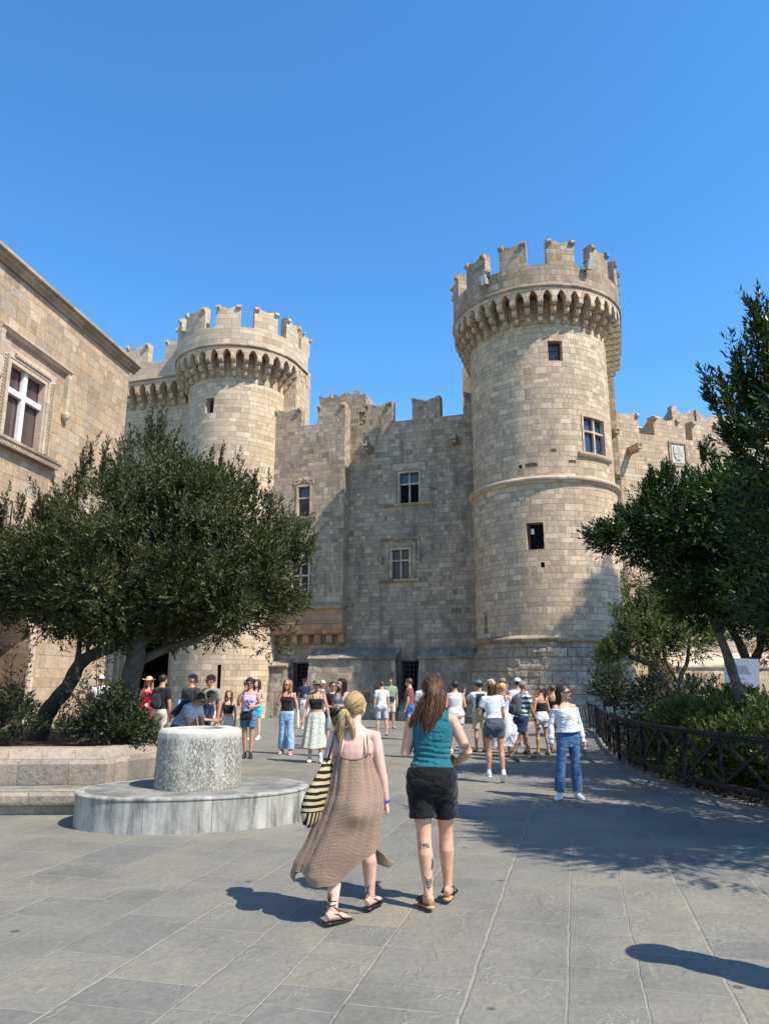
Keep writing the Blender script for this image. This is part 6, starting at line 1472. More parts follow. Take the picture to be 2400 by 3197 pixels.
# sundress
M_dress = cloth((.30, .195, .13), 'waffle', wr=.5)
mb = MB(); n = 120
PZ = [1.30, 1.235, 1.12, .96, .88, .79, .70, .60, .50, .42, .34, .28, .20]
PX0 = [-.142, -.146, -.168, -.195, -.225, -.255, -.30, -.345, -.395, -.44, -.46, -.42, -.36]; PX1 = [.142, .144, .168, .215, .222, .215, .195, .175, .15, .12, .08, .045, .02]
PRY = [.118, .120, .14, .165, .18, .185, .185, .18, .172, .165, .158, .15, .145]; POY = [-.005, -.005, 0, -.01, -.02, -.02, -.02, -.03, -.04, -.045, -.05, -.05, -.05]
rows_ = 70; vs = []
for q in range(rows_ + 1):
    t = q / rows_
    for k in range(n):
        th = 2 * math.pi * k / n; c_, s_ = math.cos(th), math.sin(th)
        hem = float(np.interp(c_, [-1, -.85, -.6, -.2, .25, .6, 1], [.36, .35, .30, .275, .28, .36, .52])) + .008 * math.sin(7 * th) + (.05 if s_ > 0 else 0) * (1 - abs(c_))
        topz = 1.245 - .055 * math.exp(-((th - 4.71) / .8) ** 2); z = topz + (hem - topz) * t
        x0, x1, ry, oy = [float(np.interp(-z, [-p for p in PZ], A)) for A in (PX0, PX1, PRY, POY)]
        cxx, rx = (x0 + x1) / 2, (x1 - x0) / 2
        fo = .014 * (abs(math.sin(7.5 * th + 1.5 * math.sin(2 * th) + .6 * t)) ** .7 - .55) * (1.15 - .6 * t) + .035 * t * math.sin(4 * th + 1 + t * 1.4) + .006 * noise.noise(Vector((th * 2, t * 6, 2)))
        lx = cxx + (rx + fo) * math.copysign(abs(c_) ** .85, c_); ly = oy + (ry + fo) * s_ - .05 * math.exp(-((z - .80) / .10) ** 2 - ((lx - .07) / .11) ** 2) * (s_ < 0)
        p = Vector((lx, ly, z)); vs.append(bl.U(p))
fz = range(rows_ + 1)
m = len(fz); mb.add(vs, [(i * n + k, (i + 1) * n + k, (i + 1) * n + (k + 1) % n, i * n + (k + 1) % n) for i in range(m - 1) for k in range(n)])
dress = bl.wear(mb, M_dress, 'sundress', rem=False)
mb = MB(); ring = [vs[k] for k in range(n)] + [vs[0]]; mb.tube([p * 1.0 for p in ring], .007, n=6, cap=False); mb.build('neckline_band', M_dress, dress, True, uv=False)
mb = MB()      # flap blown out at the side slit and the trailing corner
mb.tube([(.17, -.02, .58), (.185, -.03, .50), (.22, -.04, .44), (.28, -.05, .41), (.33, -.05, .42)], [.05, .055, .05, .03, .01], [.004] * 5, side=(.3, 0, -1), n=10)
mb.build('blown_flap', M_dress, dress, True, uv=False); mb = MB()
mb.tube([(-.40, -.02, .42), (-.45, -.03, .37), (-.48, -.05, .32), (-.46, -.05, .27)], [.05, .04, .025, .006], [.004] * 4, side=(1, 0, .5), n=10)
mb.build('blown_flap', M_dress, dress, True, uv=False)
M_bra = cloth((.72, .48, .33), wr=.2); mb = MB()
for sd_ in (-1, 1):
    mb.tube([bl.U(Vector((.075 * sd_, .06, 1.41))), bl.U(Vector((.078 * sd_, -.02, 1.432))), bl.U(Vector((.082 * sd_, -.07, 1.40))), bl.U(Vector((.09 * sd_, -.104, 1.32))), bl.U(Vector((.105 * sd_, -.118, 1.22)))], .0085, .003, n=6)
bl.wear(mb, M_bra, 'inner_strap', rem=False); mb = MB()
for sd_ in (-1, 1):
    mb.tube([bl.U(Vector((.10 * sd_, .06, 1.40))), bl.U(Vector((.102 * sd_, -.02, 1.425))), bl.U(Vector((.106 * sd_, -.07, 1.385))), bl.U(Vector((.112 * sd_, -.10, 1.32))), bl.U(Vector((.115 * sd_, -.118, 1.22)))], .005, .0035, n=6)
bl.wear(mb, M_dress, 'dress_strap', rem=False)
bl.shoes(M_black, 'laced', M_black)
mb = MB(); w_ = bl.wr[1]; d_ = (w_ - bl.el[1]).normalized(); mb.tube([w_ - d_ * .02, w_ - d_ * .002], [.033, .033], n=16); bl.wear(mb, plain('blue_wristband', (.09, .10, .42), .5), 'wristband', rem=False)
BLO = (.46, .30, .13); bm = hairmat(BLO, (.74, .55, .30))
bl.hair(BLO, 'none', (.74, .55, .30)); H = bl.H; mb = MB(); rs = random.Random(5)
knot = H(-.055, -.105, -.01)
bl.combed(mb, 620, (-.055, -.105, -.01), rs=rs)
bl.strands(mb, [knot, H(-.065, -.14, -.03), H(-.075, -.15, -.09), H(-.085, -.135, -.17), H(-.085, -.125, -.25), H(-.075, -.125, -.33)], 420, [.016, .026, .034, .040, .036, .014], .0026, .4, .45, rs, 3)
bl.strands(mb, [knot, H(-.03, -.135, -.05), H(.0, -.14, -.12), H(.02, -.13, -.19), H(.01, -.12, -.26)], 150, [.012, .022, .03, .02, .006], .0024, .4, .4, rs, 3)
bl.strands(mb, [H(-.05, -.08, .03), H(-.10, -.09, -.05), H(-.13, -.08, -.13), H(-.12, -.09, -.22)], 60, [.02, .02, .03, .03], .0018, .4, .4, rs, 3)
bl.combed(mb, 130, (-.055, -.12, -.01), (.088, .106, .102), 120, .0012, rs, .05); bl.strands(mb, [H(-.05, -.10, .0), H(-.10, -.12, -.08), H(-.13, -.12, -.16), H(-.16, -.10, -.24)], 50, [.02, .05, .07, .08], .0012, .4, .6, rs, 3)
bl.wear(mb, bm, 'ponytail', rem=False)
mb = MB(); [mb.ball(knot + Vector((rs.uniform(-.02, .02), -.018, rs.uniform(-.03, .03))), .010) for i in range(9)]; bl.wear(mb, plain('hair_clip_brown', (.10, .06, .03), .3, .5), 'hair_clip', rem=False)
# crocheted striped bag on her left shoulder
def crochet():
    T = NT('striped_crochet'); P = T.obj(); x, y, z = T.sep(P)
    zz = T.math('ADD', z, T.math('MULTIPLY', T.noise(P, 6, 2), .03))
    f = T.math('GREATER_THAN', T.math('FRACT', T.math('MULTIPLY', zz, 20.0)), .48); g = T.math('GREATER_THAN', T.math('FRACT', T.math('MULTIPLY', T.math('ADD', y, T.math('MULTIPLY', x, .9)), 22.0)), .5)
    low = T.math('LESS_THAN', z, .80); m = T.mix(low, T.mix(f, (0, 0, 0), (1, 1, 1)), T.mix(g, (0, 0, 0), (1, 1, 1)))
    col = T.mix(m, (.018, .018, .025), (.62, .50, .25)); kn = T.math('ADD', T.math('SINE', T.math('MULTIPLY', z, 700.0)), T.math('SINE', T.math('MULTIPLY', T.math('ADD', y, x), 620.0)))
    return T.fin(col, .9, T.bump(kn, .6, .004), .1)
bag = bl.thing('crochet_tote', 'black and cream striped crochet bag on the shoulder of the woman in brown', 'bag')
mb = MB(); mb.tube([(-.215, -.02, 1.20), (-.225, -.02, 1.12), (-.25, -.03, 1.02), (-.285, -.03, .92), (-.305, -.03, .84), (-.315, -.03, .78), (-.315, -.03, .72), (-.305, -.03, .70)], [.045, .075, .115, .15, .165, .16, .135, .10], [.025, .04, .06, .078, .085, .08, .06, .03], side=(.55, 1, 0), n=28); mb.build('bag_body', crochet(), bag, True, uv=False)
mb = MB()
for o_ in (0, .022): mb.tube([(-.215, -.07 + o_, 1.18), (-.19, -.10 + o_, 1.26), (-.165, -.085 + o_, 1.36), (-.145, -.02 + o_, 1.435), (-.155, .06, 1.36), (-.21, .06, 1.18)], .009, .006, n=8)
mb.build('handle', plain('navy_strap', (.02, .025, .04), .6), bag, True, uv=False)

br = Person('woman in a teal tank top and black shorts with long brown hair, walking away', .37, 6.12, 1, 1.665, 'f', (.58, .33, .21), True, 1.09, 1, 1.5, (-4, 0),
            legs=(((.05, -.08, -1), (.07, -.15, -1)), ((.06, .24, -1), (.02, .06, -1))), arms=(((-.22, -.02, -1), (.25, .85, .35)), ((.48, -.10, -1), (-.30, .75, -.35))), feet=(14, 12), heel=(8, 4), curl=(.8, .9), hands=(None, (-.4, -.4, .8)), thick=1.13)
TEAL = cloth((.012, .115, .14), wr=1.4)
mb = MB(); br.torso(mb, .97, 1.37, .012); br.torso(mb, 1.36, 1.445, .012, xs=.80)
for sd_ in (-1, 1): mb.ball(br.U(Vector((.072 * sd_, .087, 1.235))), (.06, .05, .06)); mb.tube([br.U(Vector((.098 * sd_, .06, 1.36))), br.U(Vector((.10 * sd_, -.015, 1.435))), br.U(Vector((.10 * sd_, -.075, 1.36)))], [.035] * 3, [.018] * 3, side=(1, 0, 0), n=10)
tk = br.wear(mb, TEAL, 'tank_top', vox=.007)
for v in tk.data.vertices:      # horizontal creases at the small of the back
    c = v.co; a = math.exp(-((c.z - 1.12) / .09) ** 2); v.co = c + v.normal * (.009 * a * math.sin(c.z * 150 + 2.5 * math.sin(c.x * 11)) * (.5 + .5 * noise.noise(Vector((c.x * 5, 0, c.z * 9)))) + .005 * noise.noise(Vector((c.x * 8, c.y * 8, c.z * 20))))
br.shorts(cloth((.006, .006, .007), wr=1.3), .33, .018, 1.0, .08, disp=.006, mid=True)
br.shoes(M_black, 'slide', M_cork)
M_ink2 = plain('tattoo_ink', (.07, .065, .075), .7, .1)
def decal(parent, pts_list, r, name, mat=M_ink2): 
    mb = MB(); [mb.tube(p, r, n=5) for p in pts_list]; return mb.build(name, mat, parent, False, uv=False)
# flower outline tattoo above the right elbow, lettering and dog's head on the left calf
from mathutils.bvhtree import BVHTree
dgx = bpy.context.evaluated_depsgraph_get(); bvh = BVHTree.FromObject(br.bo, dgx)
def onbody(p, off=.0012):
    l, nn, i, d = bvh.ray_cast(Vector((p[0], p[1] - .4, p[2])), Vector((0, 1, 0)))
    if l is None: l, nn, i, d = bvh.find_nearest(Vector(p))
    return l + nn * off
def project(shape, org, ux, uz): return [onbody(org + ux * a + uz * b) for a, b in shape]
ae = br.sh[1].lerp(br.el[1], .80) + Vector((.012, -.05, 0)); fl = []
for k in range(8):
    a = k * math.pi / 4; c = Vector((.020 * math.cos(a), .020 * math.sin(a), 0)); fl.append([(c.x + .0105 * math.cos(t), c.y + .0105 * math.sin(t)) for t in np.linspace(0, 6.28, 11)])
for k in range(5):
    a = k * 1.256; fl.append([(.009 * math.cos(a) + .006 * math.cos(t), .009 * math.sin(a) + .006 * math.sin(t)) for t in np.linspace(0, 6.28, 9)])
decal(br.bo, [project(q, ae, Vector((1, 0, .25)), Vector((-.2, 0, 1))) for q in fl], .0016, 'flower_tattoo')
kn, an = br.kn[-1], br.an[-1]
def digit(ch, x):
    D = {'1': [[(-.002, .008), (.001, .011), (.001, -.011)], [(-.004, -.011), (.006, -.011)]],
         '9': [[(.004 + .005 * math.cos(t), .005 + .005 * math.sin(t)) for t in np.linspace(0, 6.28, 10)], [(.009, .004), (.008, -.006), (.002, -.011)]],
         '6': [[(.004 + .005 * math.cos(t), -.005 + .005 * math.sin(t)) for t in np.linspace(0, 6.28, 10)], [(-.001, -.004), (.001, .006), (.007, .011)]]}
    return [[(a * 1.3 + x, b * 1.5) for a, b in q] for q in D[ch]]
sh = []
for i, ch in enumerate('1996'): sh += digit(ch, -.034 + .0185 * i)
decal(br.bo, [project(q, kn.lerp(an, .14) + Vector((0, -.07, 0)), Vector((1, 0, 0)), Vector((0, 0, 1))) for q in sh], .0028, 'number_tattoo')
mb = MB(); org = kn.lerp(an, .80) + Vector((.008, -.05, 0))
for (a, b) in ((-1, 1),):
    outl = [(-.026, .050), (-.018, .024), (0, .030), (.018, .024), (.026, .052), (.027, .0), (.016, -.028), (0, -.045), (-.016, -.028), (-.025, .0)]
    N_ = len(outl); rows = 6; vv = []
    for j in range(rows + 1):
        for (x, z) in outl: vv.append(onbody(org + Vector((x * j / rows, 0, z * j / rows)), .0009))
    mb.add(vv, [(j * N_ + k, j * N_ + (k + 1) % N_, (j + 1) * N_ + (k + 1) % N_, (j + 1) * N_ + k) for j in range(rows) for k in range(N_) if (j + k) % 4 != 1])
    mb.tube(project([(.022, .09), (.026, .115), (.03, .14), (.025, .17)], org, Vector((1, 0, 0)), Vector((0, 0, 1))), [.006, .010, .008, .004], n=6)
mb.build('dog_tattoo', M_ink2, br.bo, False, uv=False)
BRN = (.095, .045, .022); bm = hairmat(BRN, (.28, .15, .07)); br.hair(BRN, 'none', (.20, .11, .055), vol=1.03); H = br.H; mb = MB(); rs = random.Random(9)
br.combed(mb, 620, (.01, -.125, .015), (.085, .101, .096), 110, .003, rs, .0)
br.strands(mb, [H(.01, -.10, .06), H(.0, -.13, -.01), H(-.01, -.135, -.09), H(-.025, -.13, -.17), H(-.045, -.125, -.25), H(-.055, -.125, -.34)], 640, [.03, .058, .068, .070, .058, .022], .0028, .4, .5, rs, 3)
br.strands(mb, [H(-.05, -.08, .0), H(-.08, -.10, -.08), H(-.11, -.09, -.16), H(-.15, -.09, -.22), H(-.19, -.09, -.29)], 260, [.02, .035, .04, .035, .015], .0026, .4, .4, rs, 3)
br.strands(mb, [H(.05, -.08, .02), H(.07, -.11, -.06), H(.06, -.12, -.14), H(.03, -.12, -.22)], 130, [.02, .025, .03, .015], .0026, .4, .4, rs, 3)
br.combed(mb, 130, (.01, -.135, .0), (.090, .107, .103), 120, .0012, rs, .05); br.strands(mb, [H(-.02, -.12, -.05), H(-.04, -.14, -.16), H(-.06, -.14, -.25), H(-.06, -.14, -.35)], 90, [.05, .09, .10, .10], .0012, .4, .6, rs, 3)
br.wear(mb, bm, 'long_hair', rem=False)
wl = br.thing('wallet', 'black wallet held at the right hip of the woman in teal', 'wallet'); c_, d_, n_, a_ = br.handc[1]; mb = MB(); p = br.wr[1] + d_ * .09 + n_ * .012
mb.bar(p - Vector((.05, -.0, .055)), p + Vector((.05, -.0, .055)), .10, .026, up=(0, 1, 0)); mb.build('wallet_case', M_black, wl, uv=False)

# a passer-by just outside the frame, whose shadow reaches into the foreground
pb = Person('person in a sun hat just right of the picture edge casting a long shadow', 2.72, 4.38, 60, 1.68, 'f', MED, False, 1.35, thick=1.25)
pb.top(cloth((.5, .5, .45)), sleeve=.3); pb.shorts(cloth((.2, .2, .25)), .4); pb.hair((.1, .06, .03), 'pony'); pb.cap(cloth((.6, .55, .4)), kind='bucket')

# ---------------------------------------------------------------- the crowd
WALK = (((-.03, .25, -1), (-.01, .05, -1)), ((.03, -.08, -1), (.01, -.45, -1))); WALK2 = (((-.03, -.08, -1), (-.01, -.45, -1)), ((.03, .25, -1), (.01, .05, -1)))
STEP = (((-.04, .12, -1), (-.02, .0, -1)), ((.04, -.06, -1), (.02, -.2, -1)))
FOLD = (((-.25, .0, -1), (.75, .7, .05)), ((.25, .05, -1), (-.75, .7, .08)))
WAIST = (((-.25, -.1, -1), (.55, .7, -.1)), ((.25, -.1, -1), (-.55, .7, -.1)))
PHOTO = (((-.3, .6, -.55), (.35, .8, .75)), ((.3, .6, -.55), (-.35, .8, .75)))
BLK = (.014, .014, .016); NAV = (.022, .035, .075); WHT = (.62, .615, .60); DNM = (.075, .15, .27); KHK = (.48, .42, .32); BH = (.022, .014, .010); BR = (.07, .038, .022)
# blouse woman
p = Person('woman in a white off-shoulder blouse, blue flared jeans and black sunglasses near the railing', 2.72, 11.44, 168, 1.60, 'f', (.52, .32, .22), True, 1.0, -3, 3, (-38, 0), legs=(((-.03, .0, -1), (-.04, -.02, -1)), ((.16, .02, -1), (.10, -.03, -1))), arms=(((-.30, .0, -1), (-.12, .22, -1)), ((.30, -.05, -1), (.12, .2, -1))), feet=(4, 38))
mb = MB(); p.torso(mb, 1.0, 1.335, .03, .02)
for sd_ in (-1, 1): p.arm(mb, sd_, .018, .93, endr=.052); mb.ball(p.U(Vector((.072 * sd_, .09, 1.235))), (.066, .055, .066))
o = p.wear(mb, cloth(WHT, wr=1.2), 'off_shoulder_blouse', disp=.005)
o2 = MB(); 
for v in o.data.vertices:   # keep the shoulders bare: push the collar line down
    if v.co.z > 1.345: v.co.z = 1.345 + (v.co.z - 1.345) * .05; v.co.x *= .86; v.co.y *= .8
mb = MB(); ring = [p.U(Vector((.215 * math.cos(t), .105 * math.sin(t), 1.335 + .008 * math.sin(14 * t)))) for t in np.linspace(0, 2 * math.pi, 57)]; mb.tube(ring, .011, n=6, cap=False)
for sd_ in (-1, 1):
    w_ = p.wr[sd_]; d_ = (w_ - p.el[sd_]).normalized(); mb.tube([w_ - d_ * .03, w_ + d_ * .0, w_ + d_ * .04], [.034, .03, .06], n=14)
p.wear(mb, cloth(WHT, wr=1.2), 'ruffle', rem=False)
p.trousers(cloth((.045, .10, .20), 'denim'), .98, .006, 1.0, .045, 'jeans', .003); p.shoes(M_shoe, 'shoe'); p.hair(BH, 'long', lenz=.26, side=.03); p.glasses()
# beige cap woman
p = Person('woman in a beige cap, pale grey T-shirt and dark denim shorts, seen from behind', 1.89, 13.25, -8, 1.60, 'f', (.45, .26, .17), False, 1.0, 3, -3, (-10, -12), STEP, (((-.35, .15, -1), (.2, 1, .2)), ((.2, .1, -1), (.0, .6, -.9))), (5, 10), (0, 38), thick=1.05)
p.top(cloth((.62, .62, .63)), 1.0, 1.43, .27); p.shorts(cloth((.06, .07, .085), 'denim'), .25, .016, 1.03, .05); p.shoes(M_shoe, 'shoe'); p.hair((.13, .065, .035), 'long', lenz=.26); p.cap(cloth((.42, .30, .20)), False)
# curly blonde in white dress
p = Person('blonde curly-haired woman in a long white dress beside the beige-cap woman', 2.78, 17.9, 15, 1.63, 'f', FAIR, head=(40, -5), legs=STEP, arms=WAIST); p.skirt(cloth(WHT), 1.05, .25, .40, 9, .03, 'dress_skirt'); p.top(cloth((.55, .62, .70)), 1.0, 1.30, 0); p.straps(cloth(WHT)); p.hair((.42, .27, .11), 'curly', lenz=.35); p.shoes(M_leather, 'sandal')
e = p.bag(cloth(WHT), 'white cloth tote hanging beside the blonde woman in the white dress', (.24, .02, .80), (.13, .05, .19), [(.24, -.06, .97), (.19, -.03, 1.42), (.24, .08, .97)])
# man in olive cap & denim shirt
p = Person('man in an olive cap and faded navy shirt behind the blonde in the white dress', 3.05, 19.6, 5, 1.74, 'm', TAN, legs=STEP); p.top(cloth((.07, .11, .19)), .95, 1.44, .3); p.shorts(cloth(NAV), .46); p.hair(BR); p.cap(cloth((.16, .18, .10))); p.shoes(M_leather, 'sandal')
# white cap man with red print
p = Person('man in a white cap and white T-shirt with a red round back print', 3.22, 18.4, -12, 1.74, 'm', TAN, head=(30, 0), legs=STEP); p.top(cloth(WHT), .95, 1.44, .3); p.shorts(cloth(BLK), .42); p.hair(BH); p.cap(cloth(WHT), kind='cap'); p.shoes(M_shoeb, 'shoe', M_shoeb, cloth(WHT))
mb = MB(); c0 = Vector((-.02, -.138, 1.22)); mb.tube([c0, c0 + Vector((0, -.012, 0))], [.085, .083], n=24); o = p.wear(mb, plain('red_print', (.62, .03, .05), .7), 'red_print', rem=False)
mb = MB(); [mb.ball(c0 + Vector((x, -.013, z)), (.011, .003, .02)) for x, z in ((-.04, .03), (.0, .04), (.04, .02), (-.03, -.03), (.025, -.04))]; mb.build('print_mark', cloth(WHT), o, uv=False)
# striped polo man
p = Person('grey-haired man in a green and white striped polo striding right with a grey backpack', 3.0, 16.8, 62, 1.70, 'm', DARKT, lean=8, head=(10, -12), legs=(((-.03, .42, -1), (-.01, .28, -1)), ((.03, -.38, -1), (.01, -.62, -1))), arms=(((-.1, .25, -1), (-.0, .6, -.9)), ((.1, .28, -1), (.0, .42, -.9))), heel=(-6, 22))
p.top(cloth((.66, .70, .66), 'stripes', (.035, .075, .055), 9.5), .90, 1.44, .32); p.shorts(cloth(NAV), .36, flare=.1); p.hair((.16, .14, .12)); p.shoes(cloth((.20, .19, .16)), 'slide', cloth((.20, .19, .16)))
p.backpack(cloth((.07, .075, .08)), 'dark grey backpack on the man in the striped polo', .27, .40, 1.16)
mb = MB(); w_ = p.wr[1]; d_ = (w_ - p.el[1]).normalized(); mb.tube([w_ - d_ * .03, w_], [.035, .034], n=12); p.wear(mb, M_black, 'watch', rem=False)
# ponytail floral shorts
p = Person('woman with a dark ponytail, black tube top and floral shorts, seen from behind', 3.74, 18.3, -20, 1.56, 'f', TAN, head=(-50, 0), legs=STEP, arms=WAIST); p.top(cloth(BLK), 1.06, 1.30, 0); p.shorts(cloth((.66, .66, .62), 'floral', (.30, .36, .55), 16.0), .27, .018, 1.06, .08); p.hair(BR, 'pony', lenz=.25); p.shoes(M_leather, 'sandal')
p.bag(cloth((.52, .33, .16)), 'straw-coloured tote on the shoulder of the woman in floral shorts', (.21, -.02, .86), (.12, .045, .16), [(.2, -.08, 1.0), (.17, -.03, 1.42), (.2, .07, 1.0)])
p = Person('woman with auburn hair up and thin black straps, behind the blouse woman', 4.32, 19.6, 10, 1.58, 'f', TAN); p.top(cloth((.02, .012, .02)), 1.0, 1.30, 0); p.straps(cloth(BLK)); p.skirt(cloth((.05, .05, .06)), 1.02, .5, .22); p.hair((.12, .045, .03), 'bun'); p.shoes(M_shoeb, 'sandal')
# romper
p = Person('stout short-haired woman in a white sleeveless top and striped white shorts, seen from behind', 1.72, 18.6, -5, 1.68, 'f', (.52, .29, .21), False, 1.22, 0, 0, (-15, 0), STEP, WAIST, thick=1.22); p.top(cloth(WHT), .98, 1.43, 0, .016); p.shorts(cloth(WHT, 'vstripes', (.45, .45, .50), 7.0), .26, .02, 1.04, .1); p.hair(BH, 'short', vol=1.06); p.shoes(M_shoe, 'shoe')
# blue hat man taking a photo
p = Person('man in a blue sun hat and white T-shirt raising a phone for a picture', 2.35, 18.95, -8, 1.68, 'm', TAN, lean=-2, head=(-8, 10), arms=(((-.45, .5, -.45), (.15, .7, .95)), ((-.1, .7, -.35), (-.25, .6, .95))), curl=(1.1, 1.1)); p.top(cloth(WHT), .92, 1.44, .3); p.shorts(cloth(KHK), .42); p.hair(BR); p.cap(cloth((.10, .16, .23)), kind='hat'); p.shoes(M_leather, 'sandal'); p.backpack(cloth((.02, .022, .03)), 'black backpack on the man in the blue sun hat', .26, .44, 1.18); p.phone(-1, 'black phone held up by the man in the blue sun hat')
e = p.thing('plastic_bag', 'crumpled blue plastic bag hanging from the wrist of the man raising his phone', 'bag'); mb = MB(); w_ = p.wr[-1]; mb.tube([w_ + Vector((-.02, 0, .01)), w_ + Vector((-.05, .02, -.03)), w_ + Vector((-.07, .02, -.10)), w_ + Vector((-.07, .02, -.17))], [.012, .06, .10, .07], [.01, .03, .04, .03], side=(1, 0, 0), n=12); mb.build('bag_body', cloth((.03, .12, .50)), e, True, uv=False)
# man white tee grey hair behind brunette
p = Person('grey-haired man in a white T-shirt mostly hidden behind the woman in teal', .95, 17.4, 10, 1.74, 'm', TAN, arms=(((-.2, 0, -1), (.1, .5, -.8)), ((.2, 0, -1), (-.1, .5, -.8)))); p.top(cloth(WHT), .93, 1.44, .28); p.shorts(cloth(KHK), .42); p.hair((.30, .27, .24)); p.shoes(M_leather, 'sandal')
p = Person('young man in a burgundy T-shirt and blue patterned shorts, hands in front', .75, 23.0, -78, 1.76, 'm', MED, arms=(((-.1, .05, -1), (.1, .35, -1)), ((.1, .05, -1), (-.1, .35, -1)))); p.top(cloth((.22, .055, .07)), .93, 1.44, .28); p.shorts(cloth((.03, .10, .28), 'spots', (.3, .42, .6), 22.0), .36); p.hair(BR, vol=1.06); p.glasses(); p.shoes(M_shoeb, 'thong')
p = Person('boy in a plain white T-shirt and pale grey shorts, seen from behind', -.09, 24.8, -6, 1.68, 'm', MED, False, .88, legs=(((-.1, .0, -1), (-.04, -.02, -1)), ((.12, .0, -1), (.05, -.02, -1)))); p.top(cloth((.70, .69, .66)), .93, 1.44, .28); p.shorts(cloth((.42, .45, .52)), .44, flare=.1); p.hair(BR); p.shoes(M_shoeb, 'thong')
p = Person('man in a sage green T-shirt and cream shorts with sunglasses, facing the camera', .22, 28.6, 170, 1.80, 'm', TAN); p.top(cloth((.20, .27, .19)), .93, 1.44, .30); p.shorts(cloth((.62, .55, .38)), .42); p.hair((.06, .045, .035)); p.glasses(); p.shoes(M_leather, 'thong'); p.bag(cloth(NAV), 'small navy waist bag on the man in the sage T-shirt', (-.03, .13, 1.0), (.10, .035, .09), [(.15, .02, 1.05), (-.12, .0, 1.44), (-.15, .02, 1.05)])
# group behind the blonde
p = Person('woman with long dark hair, grey top and folded arms, left of the blonde ponytail', -.98, 17.6, 205, 1.73, 'f', (.58, .38, .29), head=(20, 0), arms=FOLD); p.top(cloth((.30, .34, .42)), 1.0, 1.30, 0); p.straps(cloth((.30, .34, .42)), w_=.014); p.shorts(cloth(BLK), .28, .02, 1.03, .1); p.hair(BH, 'front', lenz=.28); p.shoes(M_shoe, 'shoe')
p = Person('dark-haired woman in glasses looking down at her phone, behind the woman with folded arms', -1.35, 19.6, 150, 1.66, 'f', MED, lean=4, head=(0, -14), arms=WAIST); p.top(cloth(BLK), .98, 1.40, .15); p.shorts(cloth(BLK), .3); p.hair(BH, 'bun', vol=1.05); p.glasses(); p.shoes(M_shoe, 'shoe'); p.phone(1, 'phone in the hand of the woman looking down')
p.bag(cloth((.55, .50, .40)), 'cream tote beside the woman looking down at her phone', (-.22, .0, .78), (.13, .05, .18), [(-.2, -.08, .95), (-.15, -.02, 1.42), (-.2, .08, .95)])
p = Person('woman in a black top and white cap, far behind the green-cap woman', -1.95, 24.0, 130, 1.70, 'f', FAIR, head=(0, -8), arms=WAIST); p.top(cloth(BLK), 1.0, 1.42, .25); p.skirt(cloth(WHT), 1.02, .5, .22); p.hair((.30, .12, .06), 'long', lenz=.1); p.cap(cloth(WHT)); p.shoes(M_shoe, 'shoe')
p = Person('dark-haired woman with a patterned dark top, seen from behind near the green-cap woman', -1.80, 20.6, 20, 1.73, 'f', TAN, arms=WAIST); p.top(cloth((.10, .10, .12), 'floral', (.35, .30, .28), 12.0), .95, 1.42, .3, .03); p.trousers(cloth((.12, .12, .14))); p.hair(BH, 'bun', vol=1.08); p.shoes(M_shoeb, 'shoe', M_shoeb)
p = Person('woman in an olive green cap, black crop top and long white skirt facing the camera', -1.47, 16.5, 172, 1.70, 'f', TAN, head=(-14, -3), legs=STEP, arms=(((-.32, .0, -1), (-.16, .1, -1)), ((.25, -.05, -1), (.25, .35, -1)))); p.top(cloth(BLK), 1.10, 1.30, 0); p.straps(cloth(BLK), x=.075); p.skirt(cloth((.50, .51, .45)), 1.04, .30, .245, 10, .02, 'skirt', sweep_=(.04, 0)); p.hair(BH, 'bun'); p.cap(cloth((.13, .18, .09))); p.glasses(M_leather); p.shoes(M_shoe, 'shoe', None, cloth(WHT))
p.bag(cloth((.30, .31, .34)), 'grey slouchy bag carried by the woman in the olive green cap', (-.27, .02, .80), (.10, .06, .15), [(-.26, -.05, .94), (-.19, -.01, 1.40), (-.14, .04, 1.43), (-.25, .07, .94)])
p = Person('man in a navy T-shirt and black cap with pale shorts, standing by the wall', -3.36, 32.0, 185, 1.80, 'm', TAN, head=(-25, -5)); p.top(cloth(NAV), .93, 1.44, .3); p.shorts(cloth((.45, .55, .66)), .42); p.hair(BH); p.cap(cloth(BLK)); p.shoes(M_leather, 'sandal')
p = Person('small child in a blue and white cap beside the man in the navy T-shirt', -2.95, 28.5, 170, 1.22, 'm', MED); p.top(cloth((.6, .65, .72)), .93, 1.44, .3); p.shorts(cloth((.45, .55, .66)), .42); p.hair(BH); p.cap(cloth((.08, .17, .36)), rim=cloth(WHT)); p.shoes(M_shoe, 'shoe')
p = Person('woman in a sheer black top and light blue jeans raising a hand to her face', -2.34, 18.4, 183, 1.70, 'f', (.50, .28, .18), head=(18, -4), arms=(((-.28, -.05, -1), (-.12, .12, -1)), ((.28, .30, -1), (-.28, .25, 1))), legs=STEP); p.top(cloth((.03, .016, .018)), 1.0, 1.31, 0); p.straps(cloth(BLK), x=.09); p.trousers(cloth((.24, .37, .52), 'denim'), .97, .012, 1.0, .07, 'jeans'); p.hair((.30, .17, .075), 'front', lenz=.08); p.glasses(); p.shoes(cloth((.45, .2, .2)), 'shoe')
p.bag(cloth((.60, .56, .47)), 'long cream tote at the side of the woman in light blue jeans', (-.27, .0, .80), (.11, .03, .22), [(-.25, -.06, 1.0), (-.18, -.02, 1.42), (-.25, .06, 1.0)])
